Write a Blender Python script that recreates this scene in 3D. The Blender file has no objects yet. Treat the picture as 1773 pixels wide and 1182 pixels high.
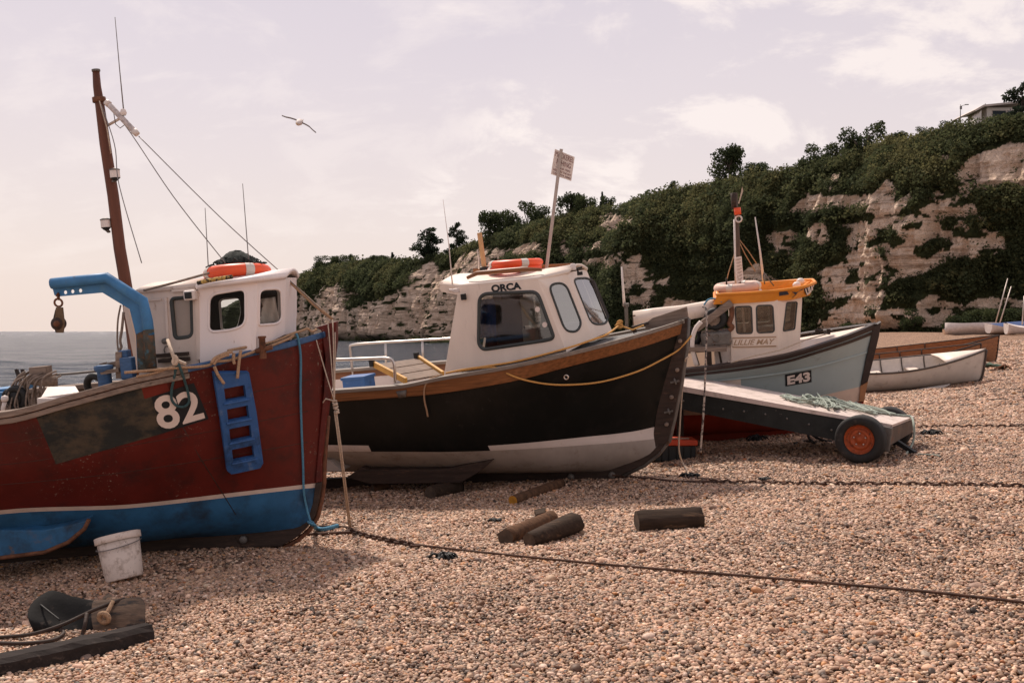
import bpy, bmesh, math, random
import numpy as np
from mathutils import Vector, Matrix, noise as mnoise
from mathutils.bvhtree import BVHTree

R = math.radians
scene = bpy.context.scene
C = scene.collection
random.seed(7)
RNG = np.random.default_rng(11)

# ------------------------------------------------------------------ camera
EYE = Vector((0.0, 0.0, 1.6))
F = 1724.0                       # focal length in photo pixels (35 mm lens, 36 mm sensor)
HX, HY = 886.5, 573.0            # photo pixel of the horizon straight ahead
cam_data = bpy.data.cameras.new('camera')
cam_data.lens = 35.0
cam_data.sensor_width = 36.0
cam_data.shift_y = -18.0 / 1773.0
cam_data.clip_start = 0.05
cam_data.clip_end = 20000.0
cam = bpy.data.objects.new('camera', cam_data)
cam.location = EYE
cam.rotation_euler = (R(90), 0, 0)
C.objects.link(cam)
scene.camera = cam

# ------------------------------------------------------------------ light and sky
SUN_AZ, SUN_EL = -27.0, 54.0      # degrees clockwise from +Y, elevation
scene.view_settings.view_transform = 'Standard'
scene.view_settings.look = 'None'
scene.view_settings.gamma = 1.0
scene.view_settings.exposure = 0.22
scene.cycles.max_bounces = 6
scene.cycles.transparent_max_bounces = 12
scene.cycles.caustics_reflective = False
scene.cycles.caustics_refractive = False

sun_data = bpy.data.lights.new('sun', 'SUN')
sun_data.energy = 4.2
sun_data.angle = R(5.0)
sun_data.color = (1.0, 0.87, 0.76)
sun = bpy.data.objects.new('sun', sun_data)
sdir = Vector((math.sin(R(SUN_AZ)) * math.cos(R(SUN_EL)), math.cos(R(SUN_AZ)) * math.cos(R(SUN_EL)), math.sin(R(SUN_EL))))
sun.rotation_euler = sdir.to_track_quat('Z', 'Y').to_euler()
sun.location = (20, 60, 80)
C.objects.link(sun)

world = bpy.data.worlds.new("World")
scene.world = world
world.use_nodes = True


def build_sky():
    nt = world.node_tree
    N, L = nt.nodes, nt.links
    N.clear()
    out = N.new('ShaderNodeOutputWorld')
    bg = N.new('ShaderNodeBackground')
    sky = N.new('ShaderNodeTexSky')
    sky.sky_type = 'NISHITA'
    sky.sun_disc = False
    sky.sun_elevation = R(SUN_EL)
    sky.sun_rotation = R(SUN_AZ)
    sky.dust_density = 3.0
    bg.inputs['Strength'].default_value = 0.1
    tc = N.new('ShaderNodeTexCoord')
    sep = N.new('ShaderNodeSeparateXYZ')
    L.new(tc.outputs['Generated'], sep.inputs[0])

    def M(op, a, b=None, c=None):
        m = N.new('ShaderNodeMath')
        m.operation = op
        for i, v in enumerate((a, b, c)):
            if v is None:
                continue
            if isinstance(v, (int, float)):
                m.inputs[i].default_value = v
            else:
                L.new(v, m.inputs[i])
        return m.outputs[0]

    def ramp(fac, stops, interp='LINEAR'):
        r = N.new('ShaderNodeValToRGB')
        r.color_ramp.interpolation = interp
        while len(r.color_ramp.elements) < len(stops):
            r.color_ramp.elements.new(0.5)
        for e, (p, c) in zip(r.color_ramp.elements, stops):
            e.position = p
            e.color = c if isinstance(c, tuple) else (c, c, c, 1)
        L.new(fac, r.inputs[0])
        return r.outputs[0]

    zz = M('MAXIMUM', sep.outputs[2], 0.0)
    den = M('ADD', zz, 0.42)
    px = M('DIVIDE', sep.outputs[0], den)
    py = M('DIVIDE', sep.outputs[1], den)
    cv = N.new('ShaderNodeCombineXYZ')
    L.new(px, cv.inputs[0])
    L.new(py, cv.inputs[1])

    def noise(scale, detail, rough, vec=cv.outputs[0], off=(0, 0, 0), sc=(1, 1, 1), dist=0.0):
        mp = N.new('ShaderNodeMapping')
        mp.inputs['Location'].default_value = off
        mp.inputs['Scale'].default_value = sc
        L.new(vec, mp.inputs[0])
        n = N.new('ShaderNodeTexNoise')
        n.inputs['Scale'].default_value = scale
        n.inputs['Detail'].default_value = detail
        n.inputs['Roughness'].default_value = rough
        n.inputs['Distortion'].default_value = dist
        L.new(mp.outputs[0], n.inputs['Vector'])
        return n.outputs['Fac']

    # thin overcast veil: cream at the horizon, lavender grey higher up (values are x10: strength is 0.1)
    veil = ramp(zz, [(0.0, (8.2, 6.8, 6.15, 1)), (0.10, (7.7, 6.6, 6.3, 1)), (0.24, (6.9, 6.05, 6.3, 1)), (0.42, (5.9, 5.3, 6.0, 1)), (0.62, (3.9, 3.6, 4.2, 1)), (1.0, (3.0, 2.9, 3.6, 1))])
    # big soft banks, brighter towards the right
    side = M('MULTIPLY_ADD', sep.outputs[0], 0.35, 0.02)
    big = noise(1.5, 3, 0.5, off=(3.1, 0.4, 0), sc=(1, 0.8, 1))
    bank = ramp(M('ADD', big, side), [(0.42, 0.0), (0.62, 1.0)], 'EASE')
    fine = noise(5.2, 9, 0.62, off=(1.7, 5.2, 0), sc=(0.9, 1.0, 1), dist=0.3)
    puff = ramp(fine, [(0.47, 0.0), (0.62, 1.0)], 'EASE')
    wisp = ramp(noise(5.5, 7, 0.6, off=(7.3, 2.2, 0), sc=(0.6, 1.7, 1)), [(0.55, 0.0), (0.74, 1.0)], 'EASE')
    horiz = ramp(zz, [(0.02, 0.0), (0.12, 1.0)])
    m1 = M('MULTIPLY', bank, M('MULTIPLY_ADD', puff, 0.65, 0.12))
    m2 = M('MULTIPLY', wisp, 0.5)
    m3 = M('MULTIPLY', puff, 0.30)
    tot = M('MULTIPLY', M('MINIMUM', M('ADD', M('MAXIMUM', m1, m2), m3), 1.0), horiz)
    mix = N.new('ShaderNodeMix')
    mix.data_type = 'RGBA'
    L.new(tot, mix.inputs['Factor'])
    L.new(veil, mix.inputs['A'])
    mix.inputs['B'].default_value = (8.9, 7.8, 7.4, 1)
    mix2 = N.new('ShaderNodeMix')
    mix2.data_type = 'RGBA'
    mix2.inputs['Factor'].default_value = 0.12
    L.new(mix.outputs['Result'], mix2.inputs['A'])
    L.new(sky.outputs[0], mix2.inputs['B'])
    L.new(mix2.outputs['Result'], bg.inputs['Color'])
    L.new(bg.outputs[0], out.inputs['Surface'])


build_sky()
world.cycles.sampling_method = 'MANUAL'
world.cycles.sample_map_resolution = 512


# ------------------------------------------------------------------ pixel helpers (photo pixel -> point)
def ray(px, py):
    return Vector(((px - HX) / F, 1.0, -(py - HY) / F))


def P(px, py, d):
    return EYE + ray(px, py) * d


GA, GB = 0.0858, -0.0194         # the shingle's slope


def plane_z(x, y):
    return GA * x + GB * y


def G(px, py):
    """point where the pixel's ray meets the beach"""
    r = ray(px, py)
    d = EYE.z / (GA * r.x + GB - r.z)
    return EYE + r * d


# ------------------------------------------------------------------ custom properties
def tag(o, label, cat, group=None, kind=None):
    if label:
        o['label'] = label
    if cat:
        o['category'] = cat
    if group:
        o['group'] = group
    if kind:
        o['kind'] = kind
    return o


# ------------------------------------------------------------------ materials
def mat(name, col, rough=0.6, var=0.18, scale=6.0, metal=0.0, spec=0.35, bump=0.0, bscale=40.0, wear=None, stretch=(1, 1, 1), wear2=None, attr=None, coat=0.0):
    """painted / weathered surface: mottled base colour, optional worn patches, fine bump"""
    m = bpy.data.materials.new(name)
    m.use_nodes = True
    nt = m.node_tree
    N, L = nt.nodes, nt.links
    b = N['Principled BSDF']
    b.inputs['Roughness'].default_value = rough
    b.inputs['Metallic'].default_value = metal
    b.inputs['Specular IOR Level'].default_value = spec
    b.inputs['Coat Weight'].default_value = coat
    tc = N.new('ShaderNodeTexCoord')
    mp = N.new('ShaderNodeMapping')
    mp.inputs['Scale'].default_value = stretch
    L.new(tc.outputs['Object'], mp.inputs[0])

    def noise(sc, det=6, r=0.6):
        n = N.new('ShaderNodeTexNoise')
        n.inputs['Scale'].default_value = sc
        n.inputs['Detail'].default_value = det
        n.inputs['Roughness'].default_value = r
        L.new(mp.outputs[0], n.inputs['Vector'])
        return n.outputs['Fac']

    def mix(f, a, bb):
        x = N.new('ShaderNodeMix')
        x.data_type = 'RGBA'
        if isinstance(f, float):
            x.inputs['Factor'].default_value = f
        else:
            L.new(f, x.inputs['Factor'])
        for k, v in (('A', a), ('B', bb)):
            if isinstance(v, tuple):
                x.inputs[k].default_value = (v[0], v[1], v[2], 1)
            else:
                L.new(v, x.inputs[k])
        return x.outputs['Result']

    def thr(f, lo, hi):
        r = N.new('ShaderNodeMapRange')
        r.inputs['From Min'].default_value = lo
        r.inputs['From Max'].default_value = hi
        L.new(f, r.inputs['Value'])
        return r.outputs['Result']

    lo = tuple(max(0, c * (1 - var)) for c in col)
    hi = tuple(min(1, c * (1 + var)) for c in col)
    c = mix(thr(noise(scale), 0.3, 0.7), lo, hi)
    if attr:
        a = N.new('ShaderNodeAttribute')
        a.attribute_name = attr
        x = N.new('ShaderNodeMix')
        x.data_type = 'RGBA'
        x.blend_type = 'MULTIPLY'
        x.inputs['Factor'].default_value = 1.0
        L.new(c, x.inputs['A'])
        L.new(a.outputs['Color'], x.inputs['B'])
        c = x.outputs['Result']
    for w in (wear, wear2):
        if w:
            wc, wsc, lo_, hi_ = w[:4]
            f = noise(wsc, 8, 0.68)
            if len(w) > 4:      # masked by a second, larger noise
                mm = N.new('ShaderNodeMath')
                mm.operation = 'MULTIPLY'
                L.new(thr(f, lo_, hi_), mm.inputs[0])
                L.new(thr(noise(w[4], 3, 0.5), 0.47, 0.6), mm.inputs[1])
                c = mix(mm.outputs[0], c, wc)
            else:
                c = mix(thr(f, lo_, hi_), c, wc)
    L.new(c, b.inputs['Base Color'])
    if bump > 0:
        bp = N.new('ShaderNodeBump')
        bp.inputs['Strength'].default_value = bump
        bp.inputs['Distance'].default_value = 0.01
        L.new(noise(bscale, 5, 0.6), bp.inputs['Height'])
        L.new(bp.outputs[0], b.inputs['Normal'])
    return m


def glass_mat(name, tint=(0.75, 0.8, 0.78), refl=0.16):
    m = bpy.data.materials.new(name)
    m.use_nodes = True
    nt = m.node_tree
    N, L = nt.nodes, nt.links
    N.clear()
    out = N.new('ShaderNodeOutputMaterial')
    t = N.new('ShaderNodeBsdfTransparent')
    t.inputs[0].default_value = (*tint, 1)
    g = N.new('ShaderNodeBsdfGlossy')
    g.inputs['Roughness'].default_value = 0.04
    g.inputs[0].default_value = (0.9, 0.9, 0.9, 1)
    mx = N.new('ShaderNodeMixShader')
    lw = N.new('ShaderNodeLayerWeight')
    lw.inputs['Blend'].default_value = 0.14
    ad = N.new('ShaderNodeMath')
    ad.operation = 'ADD'
    ad.use_clamp = True
    ad.inputs[1].default_value = refl
    L.new(lw.outputs['Fresnel'], ad.inputs[0])
    L.new(ad.outputs[0], mx.inputs[0])
    L.new(t.outputs[0], mx.inputs[1])
    L.new(g.outputs[0], mx.inputs[2])
    L.new(mx.outputs[0], out.inputs[0])
    return m


# ------------------------------------------------------------------ mesh builder
class MB:
    def __init__(self):
        self.v, self.f, self.mi, self.sm = [], [], [], []

    def add(self, verts, faces, mi=0, smooth=False):
        o = len(self.v)
        self.v += [Vector(p) for p in verts]
        for fc in faces:
            self.f.append([i + o for i in fc])
            self.mi.append(mi)
            self.sm.append(smooth)
        return self

    def box(self, c, s, rot=None, mi=0):
        """box at centre c, full size s, optional 3x3 rotation"""
        c = Vector(c)
        vs = []
        for z in (-.5, .5):
            for y in (-.5, .5):
                for x in (-.5, .5):
                    p = Vector((x * s[0], y * s[1], z * s[2]))
                    if rot is not None:
                        p = rot @ p
                    vs.append(c + p)
        return self.add(vs, [(0, 2, 3, 1), (4, 5, 7, 6), (0, 1, 5, 4), (2, 6, 7, 3), (0, 4, 6, 2), (1, 3, 7, 5)], mi)

    def bar(self, a, b, w, h, up=(0, 0, 1), mi=0):
        """rectangular bar from a to b: w across, h along 'up'"""
        a, b = Vector(a), Vector(b)
        d = (b - a)
        x = d.normalized()
        y = Vector(up).cross(x)
        if y.length < 1e-5:
            y = Vector((0, 1, 0)).cross(x)
        y.normalize()
        z = x.cross(y)
        rot = Matrix((x, y, z)).transposed()
        return self.box((a + b) / 2, (d.length, w, h), rot, mi)

    def tube(self, pts, r, n=8, mi=0, closed=False, caps=True, flat=1.0):
        pts = [Vector(p) for p in pts]
        m = len(pts)
        rs = r if isinstance(r, (list, tuple)) else [r] * m
        tang = []
        for i in range(m):
            if closed:
                t = pts[(i + 1) % m] - pts[i - 1]
            else:
                t = pts[min(i + 1, m - 1)] - pts[max(i - 1, 0)]
            tang.append(t.normalized() if t.length > 1e-9 else Vector((0, 0, 1)))
        ref = Vector((0, 0, 1)) if abs(tang[0].z) < 0.9 else Vector((1, 0, 0))
        nrm = (ref - tang[0] * ref.dot(tang[0])).normalized()
        vs, fs = [], []
        for i in range(m):
            nrm = nrm - tang[i] * nrm.dot(tang[i])
            nrm = nrm.normalized() if nrm.length > 1e-6 else tang[i].orthogonal().normalized()
            bi = tang[i].cross(nrm)
            for k in range(n):
                a = 2 * math.pi * k / n
                vs.append(pts[i] + (nrm * math.cos(a) * flat + bi * math.sin(a)) * rs[i])
        for i in range(m if closed else m - 1):
            j = (i + 1) % m
            for k in range(n):
                k2 = (k + 1) % n
                fs.append((i * n + k, i * n + k2, j * n + k2, j * n + k))
        self.add(vs, fs, mi, True)
        if caps and not closed:
            self.add(vs[:n][::-1], [tuple(range(n))], mi)
            self.add(vs[-n:], [tuple(range(n))], mi)
        return self

    def lathe(self, prof, origin=(0, 0, 0), axis=(0, 0, 1), n=24, mi=0, smooth=True):
        """prof: list of (radius, height) spun round axis"""
        ax = Vector(axis).normalized()
        u = ax.orthogonal().normalized()
        w = ax.cross(u)
        o = Vector(origin)
        vs, fs = [], []
        for r, h in prof:
            for k in range(n):
                a = 2 * math.pi * k / n
                vs.append(o + ax * h + (u * math.cos(a) + w * math.sin(a)) * r)
        for i in range(len(prof) - 1):
            for k in range(n):
                k2 = (k + 1) % n
                fs.append((i * n + k, i * n + k2, (i + 1) * n + k2, (i + 1) * n + k))
        return self.add(vs, fs, mi, smooth)

    def prism(self, poly, vec, mi=0):
        """extrude a planar 3D polygon by vec"""
        a = [Vector(p) for p in poly]
        v = Vector(vec)
        n = len(a)
        self.add(a + [p + v for p in a], [tuple(range(n))[::-1], tuple(range(n, 2 * n))] + [(i, (i + 1) % n, (i + 1) % n + n, i + n) for i in range(n)], mi)
        return self

    def grid(self, rows, mi=0, smooth=True, flip=False):
        nr, nc = len(rows), len(rows[0])
        vs = [p for r_ in rows for p in r_]
        fs = []
        for i in range(nr - 1):
            for j in range(nc - 1):
                q = (i * nc + j, i * nc + j + 1, (i + 1) * nc + j + 1, (i + 1) * nc + j)
                fs.append(q[::-1] if flip else q)
        return self.add(vs, fs, mi, smooth)

    def torus(self, c, R_, r, axis=(0, 0, 1), n=40, m=14, flat=1.0, mi=0):
        ax = Vector(axis).normalized()
        u = ax.orthogonal().normalized()
        w = ax.cross(u)
        c = Vector(c)
        vs, fs = [], []
        for i in range(n):
            a = 2 * math.pi * i / n
            e = u * math.cos(a) + w * math.sin(a)
            for k in range(m):
                b = 2 * math.pi * k / m
                vs.append(c + e * (R_ + r * math.cos(b)) + ax * r * flat * math.sin(b))
        for i in range(n):
            for k in range(m):
                fs.append((i * m + k, ((i + 1) % n) * m + k, ((i + 1) % n) * m + (k + 1) % m, i * m + (k + 1) % m))
        return self.add(vs, fs, mi, True)

    def build(self, name, mats, parent=None, frame=None, origin=None, bevel=0.0, solid=0.0, lined=0.0, recalc=True):
        """ONE mesh object. frame: matrix of the boat's frame the verts are written in;
        origin: with no parent the object's origin (frame coordinates), else an offset of the parent"""
        vs = self.v
        me = bpy.data.meshes.new(name)
        if parent is None:
            if frame is not None:
                vs = [frame @ p for p in vs]
            if origin is None:
                lo = Vector((min(p.x for p in vs), min(p.y for p in vs), min(p.z for p in vs)))
                hi = Vector((max(p.x for p in vs), max(p.y for p in vs), max(p.z for p in vs)))
                org = Vector(((lo.x + hi.x) / 2, (lo.y + hi.y) / 2, lo.z))
            else:
                org = frame @ Vector(origin) if frame is not None else Vector(origin)
        else:
            org = Vector(origin) if origin is not None else Vector((0, 0, 0))
        me.from_pydata([p - org for p in vs], [], self.f)
        if not isinstance(mats, (list, tuple)):
            mats = [mats]
        for mm in mats:
            me.materials.append(mm)
        me.polygons.foreach_set('material_index', self.mi)
        me.polygons.foreach_set('use_smooth', self.sm)
        if recalc:
            bm = bmesh.new()
            bm.from_mesh(me)
            bmesh.ops.remove_doubles(bm, verts=bm.verts, dist=1e-5)
            bmesh.ops.recalc_face_normals(bm, faces=bm.faces)
            bm.to_mesh(me)
            bm.free()
        me.update()
        o = bpy.data.objects.new(name, me)
        C.objects.link(o)
        if parent is None:
            o.location = org
        else:
            o.parent = parent
        if solid:
            s = o.modifiers.new('thick', 'SOLIDIFY')
            s.thickness = solid
            s.offset = 0.0
        if lined:                     # inner skin takes the second material
            s = o.modifiers.new('lining', 'SOLIDIFY')
            s.thickness = lined
            s.offset = -1.0
            s.material_offset = 1
        if bevel:
            bv = o.modifiers.new('soft', 'BEVEL')
            bv.width = bevel
            bv.segments = 2
            bv.limit_method = 'ANGLE'
            bv.angle_limit = R(40)
            bv.harden_normals = False
        return o


def empty(name, matrix):
    o = bpy.data.objects.new(name, None)
    o.empty_display_size = 0.3
    o.matrix_world = matrix
    C.objects.link(o)
    return o


def quick_mesh(name, verts, quads, mats, cols=None, mi=None, smooth=False):
    """fast mesh from numpy arrays"""
    verts = np.asarray(verts, dtype=np.float32)
    quads = np.asarray(quads, dtype=np.int32)
    me = bpy.data.meshes.new(name)
    k = quads.shape[1]
    me.vertices.add(len(verts))
    me.vertices.foreach_set('co', verts.ravel())
    me.loops.add(quads.size)
    me.loops.foreach_set('vertex_index', quads.ravel())
    me.polygons.add(len(quads))
    me.polygons.foreach_set('loop_start', np.arange(0, quads.size, k, dtype=np.int32))
    if mi is not None:
        me.polygons.foreach_set('material_index', np.asarray(mi, dtype=np.int32))
    me.polygons.foreach_set('use_smooth', np.full(len(quads), smooth, dtype=bool))
    for mm in (mats if isinstance(mats, (list, tuple)) else [mats]):
        me.materials.append(mm)
    if cols is not None:
        ca = me.color_attributes.new('col', 'FLOAT_COLOR', 'POINT')
        c4 = np.ones((len(verts), 4), dtype=np.float32)
        c4[:, :cols.shape[1]] = cols
        ca.data.foreach_set('color', c4.ravel())
    me.update(calc_edges=True)
    return me


def link_mesh(name, me, parent=None, loc=None):
    o = bpy.data.objects.new(name, me)
    C.objects.link(o)
    if parent:
        o.parent = parent
    if loc is not None:
        o.location = loc
    return o


def smoothstep(a, b, x):
    t = np.clip((x - a) / (b - a), 0, 1)
    return t * t * (3 - 2 * t)


def vnoise(x, y, seed=0):
    """value noise, numpy"""
    x = np.asarray(x, dtype=np.float64)
    y = np.asarray(y, dtype=np.float64)
    xi, yi = np.floor(x).astype(np.int64), np.floor(y).astype(np.int64)
    fx, fy = x - xi, y - yi
    fx, fy = fx * fx * (3 - 2 * fx), fy * fy * (3 - 2 * fy)

    def h(a, b):
        n = (a * 374761393 + b * 668265263 + seed * 974711) & 0x7fffffff
        n = ((n ^ (n >> 13)) * 1274126177) & 0x7fffffff
        return ((n ^ (n >> 16)) & 0xffff) / 65535.0
    a = h(xi, yi) * (1 - fx) + h(xi + 1, yi) * fx
    b = h(xi, yi + 1) * (1 - fx) + h(xi + 1, yi + 1) * fx
    return a * (1 - fy) + b * fy


def fbm(x, y, oct=4, seed=0, gain=0.5):
    s, a, t = 0, 1.0, 0
    for i in range(oct):
        s = s + a * vnoise(x * 2 ** i, y * 2 ** i, seed + i * 17)
        t += a
        a *= gain
    return s / t


def catmull(pts, n=8):
    pts = [Vector(p) for p in pts]
    out = []
    for i in range(len(pts) - 1):
        p0, p1, p2, p3 = pts[max(i - 1, 0)], pts[i], pts[i + 1], pts[min(i + 2, len(pts) - 1)]
        for k in range(n):
            t = k / n
            out.append(0.5 * ((2 * p1) + (p2 - p0) * t + (2 * p0 - 5 * p1 + 4 * p2 - p3) * t * t + (3 * p1 - p0 - 3 * p2 + p3) * t ** 3))
    out.append(pts[-1])
    return out
# ================================================================== THE SETTING
def gz(x, y, detail=True):
    """height of the shingle (numpy)"""
    x = np.asarray(x, dtype=np.float64)
    y = np.asarray(y, dtype=np.float64)
    p = GA * x + GB * y
    k, c = 5.0, 1.36
    z = -np.logaddexp(-k * p, -k * c) / k
    z = np.maximum(z, -9.0)
    if detail:
        d = np.sqrt(x * x + y * y)
        amp = smoothstep(1.0, 6.0, d)
        z = z + (fbm(x * 0.55, y * 0.55, 3, 5) - 0.5) * 0.09 * amp
        z = z + (fbm(x * 2.6, y * 2.6, 2, 9) - 0.5) * 0.045 + (fbm(x * 1.15, y * 1.15, 2, 13) - 0.5) * 0.06 * amp
        z = z + (fbm(x * 0.12, y * 0.3, 2, 3) - 0.5) * 0.25 * smoothstep(14, 40, d)
    return z


def on_beach(px, py, lift=0.0):
    """point on the real, uneven beach under a photo pixel"""
    p = G(px, py)
    for _ in range(6):
        r = ray(px, py)
        d = (EYE.z - (float(gz(p.x, p.y)) + lift)) / -r.z
        p = EYE + r * d
    return p


def attr_mix_nodes(m):
    return m.node_tree.nodes, m.node_tree.links


def beach_material():
    m = bpy.data.materials.new('shingle')
    m.use_nodes = True
    N, L = attr_mix_nodes(m)
    b = N['Principled BSDF']
    b.inputs['Roughness'].default_value = 0.85
    b.inputs['Specular IOR Level'].default_value = 0.25
    geo = N.new('ShaderNodeNewGeometry')
    wob = N.new('ShaderNodeTexNoise')
    wob.inputs['Scale'].default_value = 0.7
    wob.inputs['Detail'].default_value = 4
    L.new(geo.outputs['Position'], wob.inputs['Vector'])

    def vor(scale, feature='F1'):
        v = N.new('ShaderNodeTexVoronoi')
        v.feature = feature
        v.inputs['Scale'].default_value = scale
        v.inputs['Randomness'].default_value = 1.0
        L.new(geo.outputs['Position'], v.inputs['Vector'])
        return v
    v1 = vor(24.0)
    v2 = vor(9.0)

    def ramp(fac, stops, interp='LINEAR'):
        r = N.new('ShaderNodeValToRGB')
        r.color_ramp.interpolation = interp
        while len(r.color_ramp.elements) < len(stops):
            r.color_ramp.elements.new(0.5)
        for e, (p, c) in zip(r.color_ramp.elements, stops):
            e.position = p
            e.color = (*c, 1)
        L.new(fac, r.inputs[0])
        return r.outputs[0]
    sep = N.new('ShaderNodeSeparateColor')
    L.new(v1.outputs['Color'], sep.inputs[0])
    stops = [(0.0, (0.11, 0.085, 0.072)), (0.12, (0.25, 0.185, 0.145)), (0.3, (0.44, 0.31, 0.235)), (0.55, (0.56, 0.41, 0.315)), (0.78, (0.40, 0.29, 0.225)), (0.92, (0.70, 0.55, 0.45)), (1.0, (0.45, 0.23, 0.12))]
    c1 = ramp(sep.outputs[0], stops)
    sep2 = N.new('ShaderNodeSeparateColor')
    L.new(v2.outputs['Color'], sep2.inputs[0])
    c2 = ramp(sep2.outputs[1], [(0.0, (0.40, 0.36, 0.33)), (0.5, (0.70, 0.67, 0.63)), (1.0, (0.88, 0.84, 0.78))])
    mpx = N.new('ShaderNodeMapping')
    mpx.inputs['Scale'].default_value = (0.5, 2.2, 1)
    L.new(geo.outputs['Position'], mpx.inputs[0])
    stk = N.new('ShaderNodeTexNoise')
    stk.inputs['Scale'].default_value = 1.1
    stk.inputs['Detail'].default_value = 9
    stk.inputs['Roughness'].default_value = 0.72
    L.new(mpx.outputs[0], stk.inputs['Vector'])
    c3 = ramp(stk.outputs['Fac'], [(0.32, (0.42, 0.38, 0.35)), (0.47, (0.9, 0.85, 0.8)), (0.66, (1.12, 1.06, 1.0))])

    def mul(a, bb):
        x = N.new('ShaderNodeMix')
        x.data_type = 'RGBA'
        x.blend_type = 'MULTIPLY'
        x.inputs['Factor'].default_value = 1.0
        L.new(a, x.inputs['A'])
        L.new(bb, x.inputs['B'])
        return x.outputs['Result']
    lump = N.new('ShaderNodeTexNoise')
    lump.inputs['Scale'].default_value = 4.5
    lump.inputs['Detail'].default_value = 8
    lump.inputs['Roughness'].default_value = 0.8
    L.new(geo.outputs['Position'], lump.inputs['Vector'])
    c4 = ramp(lump.outputs['Fac'], [(0.36, (0.45, 0.42, 0.40)), (0.5, (0.95, 0.9, 0.86)), (0.62, (1.15, 1.08, 1.0))])
    L.new(mul(mul(mul(c1, c2), c3), c4), b.inputs['Base Color'])
    bp = N.new('ShaderNodeBump')
    bp.invert = True
    bp.inputs['Strength'].default_value = 1.0
    bp.inputs['Distance'].default_value = 0.03
    L.new(v1.outputs['Distance'], bp.inputs['Height'])
    L.new(bp.outputs[0], b.inputs['Normal'])
    return m


def build_beach():
    na, nd = 420, 300
    ang = np.linspace(R(-80), R(80), na)
    d = np.concatenate([np.linspace(0.0, 1.0, 4)[:-1] * 1.2, np.geomspace(1.2, 330, nd)])
    A, D = np.meshgrid(ang, d)
    X, Y = np.sin(A) * D, np.cos(A) * D - 1.0
    Z = gz(X, Y)
    near = smoothstep(46.0, 36.0, D)
    Z = Z - 0.012 * near             # the pebbles lie on top here
    v = np.stack([X.ravel(), Y.ravel(), Z.ravel()], 1)
    n, m = X.shape
    i = np.arange(n - 1)[:, None] * m + np.arange(m - 1)[None, :]
    q = np.stack([i, i + 1, i + m + 1, i + m], -1).reshape(-1, 4)
    o = link_mesh('beach', quick_mesh('beach', v, q, beach_material(), smooth=True))
    o['kind'] = 'structure'


build_beach()


def pebble_material():
    m = bpy.data.materials.new('pebble')
    m.use_nodes = True
    N, L = attr_mix_nodes(m)
    b = N['Principled BSDF']
    b.inputs['Roughness'].default_value = 0.6
    b.inputs['Specular IOR Level'].default_value = 0.35
    a = N.new('ShaderNodeAttribute')
    a.attribute_type = 'INSTANCER'
    a.attribute_name = 'tone'
    geo = N.new('ShaderNodeNewGeometry')
    n = N.new('ShaderNodeTexNoise')
    n.inputs['Scale'].default_value = 90
    n.inputs['Detail'].default_value = 4
    L.new(geo.outputs['Position'], n.inputs['Vector'])
    r = N.new('ShaderNodeMapRange')
    r.inputs['From Min'].default_value = 0.3
    r.inputs['From Max'].default_value = 0.7
    r.inputs['To Min'].default_value = 0.78
    r.inputs['To Max'].default_value = 1.15
    L.new(n.outputs['Fac'], r.inputs['Value'])
    x = N.new('ShaderNodeVectorMath')
    x.operation = 'SCALE'
    L.new(a.outputs['Vector'], x.inputs[0])
    L.new(r.outputs[0], x.inputs['Scale'])
    L.new(x.outputs[0], b.inputs['Base Color'])
    return m


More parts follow.
